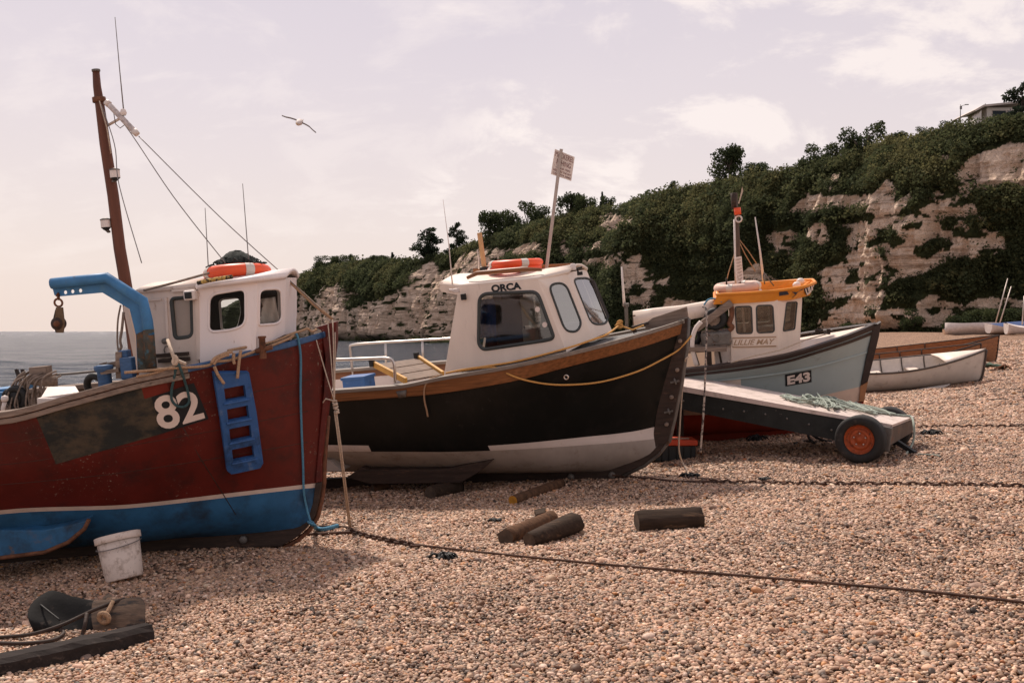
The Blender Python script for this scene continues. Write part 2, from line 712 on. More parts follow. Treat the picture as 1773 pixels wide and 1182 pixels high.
def build_pebbles():
    """loose shingle of the near beach: one stuff object, one stone drawn many times"""
    g = np.random.default_rng(3)
    pts = []
    for d0, d1, dens, s in [(1.6, 7.0, 3400, 0.71), (7.0, 11.0, 2500, 0.80), (11.0, 16.0, 1500, 0.98), (16.0, 26.0, 640, 1.40), (26.0, 46.0, 150, 2.3)]:
        n = int((d1 - d0) * 2 * (0.6 * d1 + 3.0) * dens)
        y = g.uniform(d0, d1, n)
        x = g.uniform(-1, 1, n) * (0.6 * d1 + 3.0)
        k = np.abs(x) < 0.6 * y + 3.0
        x, y = x[k], y[k]
        n = len(x)
        pts.append(np.stack([x, y, np.full(n, s)], 1))
    p = np.concatenate(pts)
    x, y, s = p[:, 0], p[:, 1], p[:, 2]
    n = len(p)
    size = 0.0125 * s * np.exp(g.normal(0, 0.22, n))
    big = g.random(n) < 0.02
    size = np.where(big, size * g.uniform(1.4, 2.1, n), size)
    size *= 0.85 + 0.4 * fbm(x * 0.9, y * 0.9, 2, 21)
    col_mod = 0.86 + 0.28 * fbm(x * 0.45, y * 0.9, 4, 57)
    z = gz(x, y) + g.uniform(-0.55, 0.35, n) * size
    e = 0.05
    pal = np.array([(0.56, 0.38, 0.28), (0.49, 0.325, 0.235), (0.64, 0.46, 0.36), (0.41, 0.285, 0.215), (0.31, 0.22, 0.17), (0.17, 0.125, 0.10), (0.09, 0.07, 0.06), (0.76, 0.60, 0.50), (0.52, 0.28, 0.14), (0.44, 0.19, 0.09), (0.35, 0.28, 0.235)])
    pr = np.array([0.20, 0.18, 0.14, 0.13, 0.10, 0.065, 0.03, 0.08, 0.035, 0.015, 0.045])
    pr /= pr.sum()
    col = pal[g.choice(len(pal), n, p=pr)] * np.exp(g.normal(0, 0.17, (n, 1))) * (1 + g.normal(0, 0.02, (n, 3))) * np.array([0.85, 0.785, 0.70])
    dark = smoothstep(0.48, 0.66, fbm(x * 0.8 + 4, y * 0.8, 3, 33))
    grey = g.random(n) < 0.28 * dark
    col = np.where(grey[:, None], col * np.array([0.45, 0.42, 0.41]), col)
    col = col * col_mod[:, None]
    sc = np.stack([size * g.uniform(1.05, 1.5, n), size * g.uniform(0.9, 1.15, n), size * g.uniform(0.62, 0.95, n)], 1)
    rot = np.stack([g.normal(0, 0.38, n), g.normal(0, 0.38, n), g.uniform(0, 6.283, n)], 1)
    me = bpy.data.meshes.new('pebbles')
    me.vertices.add(n)
    me.vertices.foreach_set('co', np.stack([x, y, z], 1).astype(np.float32).ravel())
    for nm, arr in (('tone', np.clip(col, 0.01, 0.9)), ('stone_scale', sc), ('stone_turn', rot)):
        at = me.attributes.new(nm, 'FLOAT_VECTOR', 'POINT')
        at.data.foreach_set('vector', arr.astype(np.float32).ravel())
    pm = pebble_material()
    me.materials.append(pm)
    o = link_mesh('pebbles', me)
    o['kind'] = 'stuff'
    o['label'] = 'loose tan and grey shingle pebbles covering the beach'
    o['category'] = 'pebbles'
    ng = bpy.data.node_groups.new('pebbles', 'GeometryNodeTree')
    ng.interface.new_socket('Geometry', in_out='INPUT', socket_type='NodeSocketGeometry')
    ng.interface.new_socket('Geometry', in_out='OUTPUT', socket_type='NodeSocketGeometry')
    N, L = ng.nodes, ng.links
    gi, go = N.new('NodeGroupInput'), N.new('NodeGroupOutput')
    mp = N.new('GeometryNodeMeshToPoints')
    ico = N.new('GeometryNodeMeshIcoSphere')
    ico.inputs['Radius'].default_value = 1.0
    ico.inputs['Subdivisions'].default_value = 2
    # a slightly lumpy stone
    sp = N.new('GeometryNodeSetPosition')
    nz = N.new('ShaderNodeTexNoise')
    nz.inputs['Scale'].default_value = 0.9
    nz.inputs['Detail'].default_value = 1
    vm = N.new('ShaderNodeVectorMath')
    vm.operation = 'MULTIPLY_ADD'
    vm.inputs[1].default_value = (0.6, 0.6, 0.6)
    vm.inputs[2].default_value = (-0.3, -0.3, -0.3)
    L.new(nz.outputs['Color'], vm.inputs[0])
    L.new(ico.outputs[0], sp.inputs['Geometry'])
    L.new(vm.outputs[0], sp.inputs['Offset'])
    ss = N.new('GeometryNodeSetShadeSmooth')
    L.new(sp.outputs[0], ss.inputs[0])
    sm = N.new('GeometryNodeSetMaterial')
    sm.inputs['Material'].default_value = pm
    L.new(ss.outputs[0], sm.inputs['Geometry'])
    ip = N.new('GeometryNodeInstanceOnPoints')
    a1 = N.new('GeometryNodeInputNamedAttribute')
    a1.data_type = 'FLOAT_VECTOR'
    a1.inputs['Name'].default_value = 'stone_scale'
    a2 = N.new('GeometryNodeInputNamedAttribute')
    a2.data_type = 'FLOAT_VECTOR'
    a2.inputs['Name'].default_value = 'stone_turn'
    L.new(gi.outputs[0], mp.inputs[0])
    L.new(mp.outputs[0], ip.inputs['Points'])
    L.new(sm.outputs[0], ip.inputs['Instance'])
    L.new(a1.outputs[0], ip.inputs['Scale'])
    L.new(a2.outputs[0], ip.inputs['Rotation'])
    L.new(ip.outputs[0], go.inputs[0])
    md = o.modifiers.new('pebbles', 'NODES')
    md.node_group = ng
    return o


build_pebbles()


# ------------------------------------------------------------------ sea
SEA_Z = -2.1


def build_sea():
    m = bpy.data.materials.new('sea_water')
    m.use_nodes = True
    N, L = attr_mix_nodes(m)
    b = N['Principled BSDF']
    b.inputs['Base Color'].default_value = (0.04, 0.055, 0.075, 1)
    b.inputs['Roughness'].default_value = 0.16
    b.inputs['IOR'].default_value = 1.33
    b.inputs['Specular IOR Level'].default_value = 0.24
    geo = N.new('ShaderNodeNewGeometry')

    def noise(scale, sc, det, rough=0.6):
        mp = N.new('ShaderNodeMapping')
        mp.inputs['Scale'].default_value = sc
        L.new(geo.outputs['Position'], mp.inputs[0])
        n = N.new('ShaderNodeTexNoise')
        n.inputs['Scale'].default_value = scale
        n.inputs['Detail'].default_value = det
        n.inputs['Roughness'].default_value = rough
        L.new(mp.outputs[0], n.inputs['Vector'])
        return n.outputs['Fac']
    a = noise(0.30, (0.45, 1.0, 1), 8, 0.62)
    c = noise(0.035, (0.5, 1, 1), 4, 0.5)
    ad = N.new('ShaderNodeMath')
    ad.operation = 'MULTIPLY_ADD'
    ad.inputs[1].default_value = 2.0
    L.new(c, ad.inputs[0])
    L.new(a, ad.inputs[2])
    bp = N.new('ShaderNodeBump')
    bp.inputs['Strength'].default_value = 1.0
    bp.inputs['Distance'].default_value = 4.5
    L.new(ad.outputs[0], bp.inputs['Height'])
    L.new(bp.outputs[0], b.inputs['Normal'])
    # broken crests
    f = N.new('ShaderNodeMapRange')
    f.inputs['From Min'].default_value = 0.62
    f.inputs['From Max'].default_value = 0.72
    L.new(noise(0.22, (0.3, 1.0, 1), 9, 0.7), f.inputs['Value'])
    mx = N.new('ShaderNodeMix')
    mx.data_type = 'RGBA'
    L.new(f.outputs[0], mx.inputs['Factor'])
    mx.inputs['A'].default_value = (0.04, 0.055, 0.075, 1)
    mx.inputs['B'].default_value = (0.5, 0.47, 0.47, 1)
    L.new(mx.outputs['Result'], b.inputs['Base Color'])
    xs = np.linspace(-1, 1, 121)
    d = np.concatenate([np.linspace(8, 120, 170), np.geomspace(121, 9000, 90)])
    D, S = np.meshgrid(d, xs, indexing='ij')
    X, Y = S * D * 1.6 - 10, D
    amp = 0.30 * smoothstep(9000, 60, D)
    Z = SEA_Z + (fbm(X * 0.18, Y * 0.5, 3, 71) - 0.5) * amp * 2
    v = np.stack([X.ravel(), Y.ravel(), Z.ravel()], 1)
    n_, m_ = X.shape
    i = np.arange(n_ - 1)[:, None] * m_ + np.arange(m_ - 1)[None, :]
    q = np.stack([i, i + 1, i + m_ + 1, i + m_], -1).reshape(-1, 4)
    o = link_mesh('sea', quick_mesh('sea', v, q, m, smooth=True))
    o['kind'] = 'structure'


build_sea()

# ------------------------------------------------------------------ chalk headland
# foot of the cliff: (photo column, distance); skyline of the bare ground: (photo column, row)
FOOT = [(300, 620), (440, 470), (560, 400), (700, 330), (860, 270), (1040, 226), (1200, 196), (1400, 172), (1600, 156), (1773, 146), (2000, 134), (2300, 118), (2900, 96)]
SKYL = [(300, 560), (440, 500), (500, 472), (550, 459), (600, 455), (690, 452), (720, 441), (760, 429), (800, 415), (850, 390), (900, 379), (950, 366), (1000, 361), (1060, 346), (1120, 329), (1180, 319), (1240, 307), (1320, 291), (1400, 274), (1460, 256), (1520, 246), (1600, 227), (1700, 210), (1773, 198), (1900, 182), (2900, 170)]


def foot_dist(px):
    return np.interp(px, [a for a, b in FOOT], [b for a, b in FOOT])


def sky_row(px):
    return np.interp(px, [a for a, b in SKYL], [b for a, b in SKYL])


def tr(x0, y0, s, pts):
    return [(x0 + s * a, y0 + s * b) for a, b in pts]


Kc = (1200, 120, 0.3893)
Km = (700, 300, 0.3046)
Kl = (480, 380, 0.2030)
CHALK = [
    tr(*Kc, [(1150, 470), (1250, 380), (1400, 335), (1560, 345), (1560, 530), (1340, 540), (1290, 560), (1220, 560), (1180, 600), (1050, 580), (1080, 540), (1200, 520)]),
    tr(*Kc, [(430, 640), (500, 560), (560, 545), (640, 575), (720, 560), (800, 560), (870, 495), (905, 540), (890, 600), (960, 560), (990, 570), (900, 630), (840, 640), (740, 640), (640, 620), (560, 640), (480, 650)]),
    tr(*Kc, [(330, 750), (380, 720), (470, 720), (465, 800), (440, 835), (370, 810)]),
    tr(*Kc, [(500, 740), (540, 690), (590, 690), (600, 770), (570, 785), (510, 755)]),
    tr(*Kc, [(650, 690), (700, 680), (800, 690), (810, 640), (960, 640), (1040, 600), (1130, 590), (1230, 600), (1270, 650), (1310, 690), (1360, 720), (1380, 800), (1300, 840), (1140, 850), (1040, 900), (900, 920), (850, 980), (830, 1060), (1000, 1080), (1000, 1150), (520, 1160), (510, 1130), (590, 1040), (560, 900), (640, 880), (700, 790), (700, 720)]),
    tr(*Kc, [(1000, 1040), (1060, 1005), (1100, 1040), (1560, 1020), (1560, 1060), (1250, 1080), (1140, 1105), (1090, 1150), (1000, 1150)]),
    tr(*Kc, [(1100, 385), (1140, 375), (1150, 405), (1110, 420)]),
    tr(*Kc, [(600, 480), (660, 460), (640, 500), (615, 535)]),
    tr(*Kc, [(210, 900), (300, 860), (330, 910), (390, 930), (300, 955), (230, 930)]),
    tr(*Km, [(1110, 240), (1200, 230), (1280, 260), (1270, 300), (1200, 360), (1110, 330)]),
    tr(*Km, [(1000, 440), (1040, 400), (1150, 400), (1150, 430), (1070, 440), (1000, 455)]),
    tr(*Km, [(895, 380), (920, 375), (920, 440), (960, 480), (890, 480)]),
    tr(*Km, [(960, 520), (1100, 480), (1250, 450), (1250, 500), (1180, 550), (1080, 540), (980, 530)]),
    tr(*Km, [(1250, 500), (1340, 460), (1330, 520), (1410, 570), (1430, 700), (1370, 780), (1280, 770), (1230, 700), (1230, 580)]),
    tr(*Km, [(1450, 600), (1510, 600), (1500, 630), (1445, 620)]),
    tr(*Km, [(1500, 710), (1620, 720), (1700, 730), (1600, 800), (1440, 800)]),
    tr(*Km, [(270, 540), (340, 450), (480, 420), (600, 440), (740, 395), (790, 430), (700, 470), (480, 480), (620, 560), (800, 600), (800, 930), (0, 930), (0, 680), (90, 570), (160, 500), (210, 580)]),
    tr(*Kl, [(60, 1010), (130, 850), (190, 640), (230, 640), (240, 700), (260, 820), (330, 720), (400, 570), (560, 540), (600, 640), (700, 640), (820, 620), (600, 670), (600, 780), (720, 740), (760, 690), (820, 740), (1000, 640), (1130, 520), (1130, 470), (1320, 360), (1390, 490), (1480, 430), (1576, 300), (1576, 1040), (60, 1040)]),
]
GREEN = [
    tr(*Kc, [(580, 680), (620, 620), (800, 640), (820, 670), (700, 690)]),
    tr(*Kc, [(800, 690), (900, 700), (960, 770), (900, 800), (860, 780), (770, 800), (760, 770), (820, 750)]),
    tr(*Kc, [(810, 800), (850, 810), (870, 870), (820, 850)]),
    tr(*Kc, [(980, 800), (1030, 760), (1120, 740), (1150, 800), (1050, 850), (990, 830)]),
    tr(*Kc, [(1140, 710), (1230, 700), (1220, 750), (1150, 740)]),
    tr(*Kc, [(1090, 680), (1180, 640), (1150, 700), (1100, 700)]),
    tr(*Kc, [(910, 690), (1030, 670), (1000, 720), (920, 710)]),
    tr(*Kc, [(620, 1020), (700, 1010), (700, 1060), (640, 1080)]),
    tr(*Kc, [(1210, 575), (1240, 520), (1290, 550), (1280, 590)]),
    tr(*Kc, [(1320, 500), (1400, 490), (1480, 520), (1480, 560), (1350, 560)]),
    tr(*Kc, [(500, 1100), (560, 1040), (590, 1090), (540, 1150)]),
]


def inside(poly, x, y):
    r = np.zeros(x.shape, dtype=bool)
    n = len(poly)
    j = n - 1
    for i in range(n):
        xi, yi = poly[i]
        xj, yj = poly[j]
        c = ((yi > y) != (yj > y)) & (x < (xj - xi) * (y - yi) / (yj - yi + 1e-12) + xi)
        r ^= c
        j = i
    return r


# dense foot line in plan
fpx = np.concatenate([np.linspace(300, 480, 70), np.linspace(480, 1800, 1080)[1:], np.linspace(1800, 2900, 220)[1:]])
fd = foot_dist(fpx)
FX, FY = (fpx - HX) / F * fd, fd
seg = np.hypot(np.diff(FX), np.diff(FY))
FS = np.concatenate([[0], np.cumsum(seg)])
tx, ty = np.gradient(FX, FS), np.gradient(FY, FS)
ker = np.ones(61) / 61
tx, ty = np.convolve(np.pad(tx, 30, 'edge'), ker, 'valid'), np.convolve(np.pad(ty, 30, 'edge'), ker, 'valid')
ln = np.hypot(tx, ty)
NX, NY = -ty / ln, tx / ln       # inland
sgn = np.where(NX * FX + NY * FY < 0, -1, 1)
NX, NY = NX * sgn, NY * sgn
FZ = np.maximum(gz(FX, FY, False), SEA_Z) - 0.4

NT = 150
T = np.linspace(0, 1, NT)
SETBACK = 0.13 * T + 0.75 * np.clip(T - 0.62, 0, 1) ** 1.4          # share of the height


def cliff_surface():
    H = np.zeros_like(fpx)
    row = sky_row(fpx)
    h = 30.0
    for _ in range(8):          # the top stands back from the foot
        H = EYE.z + (HY - row) / F * (FY + NY * SETBACK[-1] * np.maximum(H, 5)) - FZ
    S = FS[:, None]
    TT = T[None, :]
    hgt = TT * H[:, None]
    back = SETBACK[None, :] * H[:, None]
    ss = S + 0 * TT
    hh = hgt + 0 * S
    # buttresses and gullies, then ledges of the bedding
    fall = smoothstep(0.0, 0.1, TT) * (1 - 0.55 * smoothstep(0.75, 1.0, TT))
    gul = (fbm(ss * 0.045, hh * 0.02, 3, 41) - 0.5) * 13.0 + (np.abs(fbm(ss * 0.16, hh * 0.05, 3, 43) - 0.5) - 0.12) * 9.0
    back = back + gul * fall
    led = fbm(ss * 0.02, hh * 0.75 + ss * 0.03, 3, 45) - 0.5
    back = back + led * 1.3 * fall + (fbm(ss * 0.9, hh * 0.8, 3, 47) - 0.5) * 1.3 * fall + (np.abs(fbm(ss * 0.5, hh * 0.1, 3, 49) - 0.5) - 0.12) * 3.5 * fall
    X = FX[:, None] + NX[:, None] * back
    Y = FY[:, None] + NY[:, None] * back
    Z = FZ[:, None] + hgt
    return X, Y, Z, H


CX, CY, CZ, CH = cliff_surface()
UPX = HX + F * CX / CY
UPY = HY - F * (CZ - EYE.z) / CY
wobx = (fbm(FS[:, None] * 0.35 + 0 * CZ, CZ * 0.35, 4, 61) - 0.5) * 2
woby = (fbm(FS[:, None] * 0.35 + 0 * CZ, CZ * 0.35, 4, 63) - 0.5) * 2
wob2 = (fbm(FS[:, None] * 1.3 + 0 * CZ, CZ * 1.3, 3, 65) - 0.5) * 2
qx, qy = UPX + wobx * 9 + wob2 * 5, UPY + woby * 9 - wob2 * 4
CHK = np.zeros(CX.shape, dtype=bool)
for pl in CHALK:
    CHK |= inside(pl, qx, qy)
for pl in GREEN:
    mx_, my_ = sum(p[0] for p in pl) / len(pl), sum(p[1] for p in pl) / len(pl)
    CHK &= ~inside([(mx_ + (p[0] - mx_) * .82, my_ + (p[1] - my_) * .78) for p in pl], qx, qy)
spots = fbm(FS[:, None] * 0.5 + 0 * CZ, CZ * 0.8, 4, 67)
CHK &= spots < 0.63
CHK &= UPY < 588
VEG = 1.0 - CHK.astype(np.float64)


def chalk_material():
    m = bpy.data.materials.new('chalk_cliff')
    m.use_nodes = True
    N, L = attr_mix_nodes(m)
    b = N['Principled BSDF']
    b.inputs['Roughness'].default_value = 0.95
    b.inputs['Specular IOR Level'].default_value = 0.1
    geo = N.new('ShaderNodeNewGeometry')

    def noise(scale, sc, det=6, rough=0.6):
        mp = N.new('ShaderNodeMapping')
        mp.inputs['Scale'].default_value = sc
        L.new(geo.outputs['Position'], mp.inputs[0])
        n = N.new('ShaderNodeTexNoise')
        n.inputs['Scale'].default_value = scale
        n.inputs['Detail'].default_value = det
        n.inputs['Roughness'].default_value = rough
        L.new(mp.outputs[0], n.inputs['Vector'])
        return n.outputs['Fac']

    def ramp(fac, stops):
        r = N.new('ShaderNodeValToRGB')
        while len(r.color_ramp.elements) < len(stops):
            r.color_ramp.elements.new(0.5)
        for e, (p, c) in zip(r.color_ramp.elements, stops):
            e.position = p
            e.color = (*c, 1)
        L.new(fac, r.inputs[0])
        return r.outputs[0]

    def mixc(f, a, bb, mode='MIX'):
        x = N.new('ShaderNodeMix')
        x.data_type = 'RGBA'
        x.blend_type = mode
        if isinstance(f, float):
            x.inputs['Factor'].default_value = f
        else:
            L.new(f, x.inputs['Factor'])
        for k, v in (('A', a), ('B', bb)):
            if isinstance(v, tuple):
                x.inputs[k].default_value = (*v, 1)
            else:
                L.new(v, x.inputs[k])
        return x.outputs['Result']
    base = ramp(noise(0.09, (1, 1, 1), 6), [(0.3, (0.52, 0.375, 0.27)), (0.5, (0.71, 0.545, 0.415)), (0.7, (0.82, 0.655, 0.515))])
    bed = noise(1.0, (0.06, 0.06, 1.25), 5, 0.65)           # dark flint bands along the bedding
    base = mixc(ramp(bed, [(0.36, (1, 1, 1)), (0.46, (0, 0, 0))]), base, (0.36, 0.26, 0.19))
    st = noise(0.5, (1, 1, 0.12), 6, 0.65)
    base = mixc(ramp(st, [(0.58, (0, 0, 0)), (0.72, (0.8, 0.8, 0.8))]), base, (0.26, 0.20, 0.15))
    vc = N.new('ShaderNodeTexVoronoi')      # joints and cracks
    vc.feature = 'DISTANCE_TO_EDGE'
    mpv = N.new('ShaderNodeMapping')
    mpv.inputs['Scale'].default_value = (0.42, 0.42, 0.75)
    wv = N.new('ShaderNodeTexNoise')
    wv.inputs['Scale'].default_value = 0.5
    wv.inputs['Detail'].default_value = 5
    L.new(geo.outputs['Position'], wv.inputs['Vector'])
    av = N.new('ShaderNodeVectorMath')
    av.operation = 'MULTIPLY_ADD'
    av.inputs[1].default_value = (2.5, 2.5, 2.5)
    L.new(wv.outputs['Color'], av.inputs[0])
    L.new(geo.outputs['Position'], av.inputs[2])
    L.new(av.outputs[0], mpv.inputs[0])
    L.new(mpv.outputs[0], vc.inputs['Vector'])
    base = mixc(ramp(vc.outputs['Distance'], [(0.0, (0.85, 0.85, 0.85)), (0.055, (0, 0, 0))]), base, (0.20, 0.145, 0.10))
    fl = noise(1.6, (0.6, 0.6, 1.3), 4, 0.6)
    base = mixc(ramp(fl, [(0.62, (0, 0, 0)), (0.70, (0.6, 0.6, 0.6))]), base, (0.09, 0.085, 0.06))
    # weed-stained foot at the water line
    sp = N.new('ShaderNodeSeparateXYZ')
    L.new(geo.outputs['Position'], sp.inputs[0])
    wet = N.new('ShaderNodeMapRange')
    wet.inputs['From Min'].default_value = 2.2
    wet.inputs['From Max'].default_value = -1.2
    L.new(sp.outputs[2], wet.inputs['Value'])
    sea_side = N.new('ShaderNodeMapRange')
    sea_side.inputs['From Min'].default_value = 250
    sea_side.inputs['From Max'].default_value = 290
    L.new(sp.outputs[1], sea_side.inputs['Value'])
    wm = N.new('ShaderNodeMath')
    wm.operation = 'MULTIPLY'
    L.new(wet.outputs[0], wm.inputs[0])
    L.new(sea_side.outputs[0], wm.inputs[1])
    base = mixc(wm.outputs[0], base, (0.075, 0.065, 0.045))
    veg = N.new('ShaderNodeAttribute')
    veg.attribute_name = 'col'
    sv = N.new('ShaderNodeSeparateColor')
    L.new(veg.outputs['Color'], sv.inputs[0])
    soil = ramp(noise(0.8, (1, 1, 1), 6), [(0.35, (0.018, 0.022, 0.010)), (0.65, (0.045, 0.05, 0.02))])
    c = mixc(sv.outputs[0], base, soil)
    L.new(c, b.inputs['Base Color'])
    bp = N.new('ShaderNodeBump')
    bp.inputs['Strength'].default_value = 1.0
    bp.inputs['Distance'].default_value = 0.7
    L.new(noise(0.9, (0.5, 0.5, 1.6), 8, 0.65), bp.inputs['Height'])
    L.new(bp.outputs[0], b.inputs['Normal'])
    return m


def build_cliff():
    # the face, then the ground running inland behind it
    BK = np.array([3, 7, 14, 25, 45, 90, 200.0])
    rise = np.array([0.3, 0.7, 1.2, 1.8, 1.0, -3, -10.0])
    X = np.concatenate([CX, CX[:, -1:] + NX[:, None] * BK], 1)
    Y = np.concatenate([CY, CY[:, -1:] + NY[:, None] * BK], 1)
    Z = np.concatenate([CZ, CZ[:, -1:] + rise[None, :] * 0.6], 1)
    V = np.concatenate([VEG, np.ones((len(fpx), len(BK)))], 1)
    v = np.stack([X.ravel(), Y.ravel(), Z.ravel()], 1)
    n, m = X.shape
    i = np.arange(n - 1)[:, None] * m + np.arange(m - 1)[None, :]
    q = np.stack([i, i + m, i + m + 1, i + 1], -1).reshape(-1, 4)
    me = quick_mesh('cliff', v, q, chalk_material(), cols=np.repeat(V.ravel()[:, None], 3, 1), smooth=False)
    o = link_mesh('cliff', me)
    o['kind'] = 'structure'


build_cliff()


def leaf_material(name, a, b_, c_):
    """foliage whose hue follows each leaf clump's own tint"""
    m = bpy.data.materials.new(name)
    m.use_nodes = True
    N, L = attr_mix_nodes(m)
    b = N['Principled BSDF']
    b.inputs['Roughness'].default_value = 0.8
    b.inputs['Specular IOR Level'].default_value = 0.06
    at = N.new('ShaderNodeAttribute')
    at.attribute_name = 'col'
    s = N.new('ShaderNodeSeparateColor')
    L.new(at.outputs['Color'], s.inputs[0])
    r = N.new('ShaderNodeValToRGB')
    r.color_ramp.elements.new(0.5)
    for e, (p, c) in zip(r.color_ramp.elements, ((0.0, a), (0.5, b_), (1.0, c_))):
        e.position = p
        e.color = (*c, 1)
    L.new(s.outputs[0], r.inputs[0])
    L.new(r.outputs[0], b.inputs['Base Color'])
    tl = N.new('ShaderNodeBsdfTranslucent')
    L.new(r.outputs[0], tl.inputs[0])
    mx = N.new('ShaderNodeMixShader')
    mx.inputs[0].default_value = 0.42
    L.new(b.outputs[0], mx.inputs[1])
    L.new(tl.outputs[0], mx.inputs[2])
    L.new(mx.outputs[0], N['Material Output'].inputs[0])
    return m


M_SCRUB = leaf_material('scrub_leaf', (0.046, 0.058, 0.030), (0.088, 0.102, 0.048), (0.165, 0.155, 0.07))
M_TREE = leaf_material('tree_leaf', (0.028, 0.038, 0.020), (0.055, 0.070, 0.032), (0.11, 0.12, 0.05))
M_CONIFER = leaf_material('conifer_leaf', (0.018, 0.028, 0.020), (0.034, 0.046, 0.028), (0.06, 0.07, 0.038))
M_BARK = mat('bark', (0.075, 0.058, 0.045), rough=0.9, var=0.35, scale=3, bump=0.5, bscale=12)


def leaf_quads(cen, size, g, up=0.0):
    """random little quads at the given centres -> verts, quads"""
    n = len(cen)
    a = g.normal(size=(n, 3))
    a /= np.linalg.norm(a, axis=1, keepdims=True)
    b = np.cross(a, g.normal(size=(n, 3)))
    b[:, 2] *= (1 - up)
    b /= np.linalg.norm(b, axis=1, keepdims=True)
    s = (size * g.uniform(0.6, 1.3, n))[:, None]
    w = s * g.uniform(0.5, 0.9, (n, 1))
    v = np.stack([cen - a * s, cen - b * w, cen + a * s, cen + b * w], 1).reshape(-1, 3)
    return v, np.arange(4 * n).reshape(-1, 4)


def build_scrub():
    """ivy, bramble and gorse over the cliff: nobody could count it"""
    g = np.random.default_rng(5)
    # area-weighted picks of green cells, the nearer the denser
    ax = np.stack([CX, CY, CZ], -1)
    e1 = np.linalg.norm(ax[1:, :-1] - ax[:-1, :-1], axis=-1)
    e2 = np.linalg.norm(ax[:-1, 1:] - ax[:-1, :-1], axis=-1)
    vis = (fpx[:-1] > 440) & (fpx[:-1] < 2050)
    core = VEG.copy()            # keep the clumps a little way back from bare chalk
    for sh in ((1, 0), (-1, 0), (0, 1), (0, -1), (2, 0), (-2, 0), (0, 2), (0, -2), (4, 0), (-4, 0), (0, 4), (0, -3)):
        core = np.minimum(core, np.roll(VEG, sh, (0, 1)))
    core[:, -4:] = 1
    hard = core.copy()
    core = np.maximum(core, 0.10 * VEG)
    w = e1 * e2 * core[:-1, :-1] * vis[:, None] * (200.0 / CY[:-1, :-1]) ** 2
    w *= 1.0 + 0.6 * (T[None, :-1] > 0.6)
    w = w.ravel() / w.sum()
    nb = 36000
    idx = g.choice(w.size, nb, p=w)
    ii, jj = np.unravel_index(idx, (len(fpx) - 1, NT - 1))
    base = ax[ii, jj] + (ax[ii + 1, jj] - ax[ii, jj]) * g.random((nb, 1)) + (ax[ii, jj + 1] - ax[ii, jj]) * g.random((nb, 1))
    dist = base[:, 1]
    rad = np.exp(g.normal(0, 0.42, nb)) * (0.55 + 0.9 * fbm(FS[ii] * 0.12, base[:, 2] * 0.15, 3, 81)) * np.sqrt(dist / 170)
    rad = np.clip(rad * 0.72, 0.22, 1.7)
    out = np.stack([-NX[ii], -NY[ii], np.full(nb, 0.75)], 1)
    base = base + out * (rad * 0.2)[:, None]
    tint = np.clip(fbm(FS[ii] * 0.06, base[:, 2] * 0.09, 4, 83) * 1.5 - 0.35 + g.normal(0, 0.14, nb) + 0.18 * (T[jj] > 0.72), 0, 1)
    cen, tn, sz = [], [], []
    k = 18
    dirs = g.normal(size=(nb, k, 3))
    dirs /= np.linalg.norm(dirs, axis=2, keepdims=True)
    dirs[:, :, 2] = np.where(dirs[:, :, 2] < -0.3, -dirs[:, :, 2], dirs[:, :, 2])
    c = base[:, None, :] + dirs * (rad[:, None] * g.uniform(0.55, 1.05, (nb, k)))[:, :, None]
    tt = np.repeat(tint[:, None], k, 1) + g.normal(0, 0.10, (nb, k))
    s = np.repeat((0.18 * rad ** 0.5 * np.sqrt(dist / 170))[:, None], k, 1)
    v, q = leaf_quads(c.reshape(-1, 3), s.ravel(), g)
    col = np.repeat(np.clip(tt.ravel(), 0, 1)[:, None], 4, 0)
    # larger rounded bushes standing out of the mat, paler where they reach up
    nB, kB = 750, 90
    wB = w * (hard[:-1, :-1].ravel() > 0.5)
    idx = g.choice(w.size, nB, p=wB / wB.sum())
    ii, jj = np.unravel_index(idx, (len(fpx) - 1, NT - 1))
    bb = ax[ii, jj]
    rB = g.uniform(1.3, 3.0, nB) * np.sqrt(bb[:, 1] / 180)
    d_ = g.normal(size=(nB, kB, 3))
    d_ /= np.linalg.norm(d_, axis=2, keepdims=True)
    d_[:, :, 2] = np.abs(d_[:, :, 2]) * 0.9 - 0.15
    lump_ = 1 + 0.25 * np.sin(d_[:, :, 0] * 7 + bb[:, :1]) * np.sin(d_[:, :, 1] * 6 + bb[:, 1:2])
    cB = bb[:, None, :] + d_ * (rB[:, None] * lump_ * g.uniform(0.8, 1.03, (nB, kB)))[:, :, None]
    tB = np.clip(g.uniform(0.0, 0.75, (nB, 1)) + g.normal(0, 0.1, (nB, kB)), 0, 1)
    vB, qB = leaf_quads(cB.reshape(-1, 3), np.repeat((0.30 * np.sqrt(bb[:, 1] / 180))[:, None], kB, 1).ravel(), g)
    q = np.concatenate([q, qB + len(v)])
    v = np.concatenate([v, vB])
    col = np.concatenate([col, np.repeat(tB.ravel()[:, None], 4, 0)])
    o = link_mesh('scrub', quick_mesh('scrub', v, q, M_SCRUB, cols=np.repeat(col, 3, 1)))
    o['kind'] = 'stuff'
    o['label'] = 'dark green scrub and ivy covering the chalk cliff'
    o['category'] = 'scrub'


build_scrub()


def cliff_top(px, inland=0.0):
    # the column whose spot, so far inland, stands under photo column px
    ex, ey = CX[:, -1] + NX * inland, CY[:, -1] + NY * inland
    i = int(np.argmin(np.abs(HX + F * ex / ey - px)))
    return Vector((CX[i, -1] + NX[i] * inland, CY[i, -1] + NY[i] * inland, CZ[i, -1] + 0.1 * min(inland, 4))), i


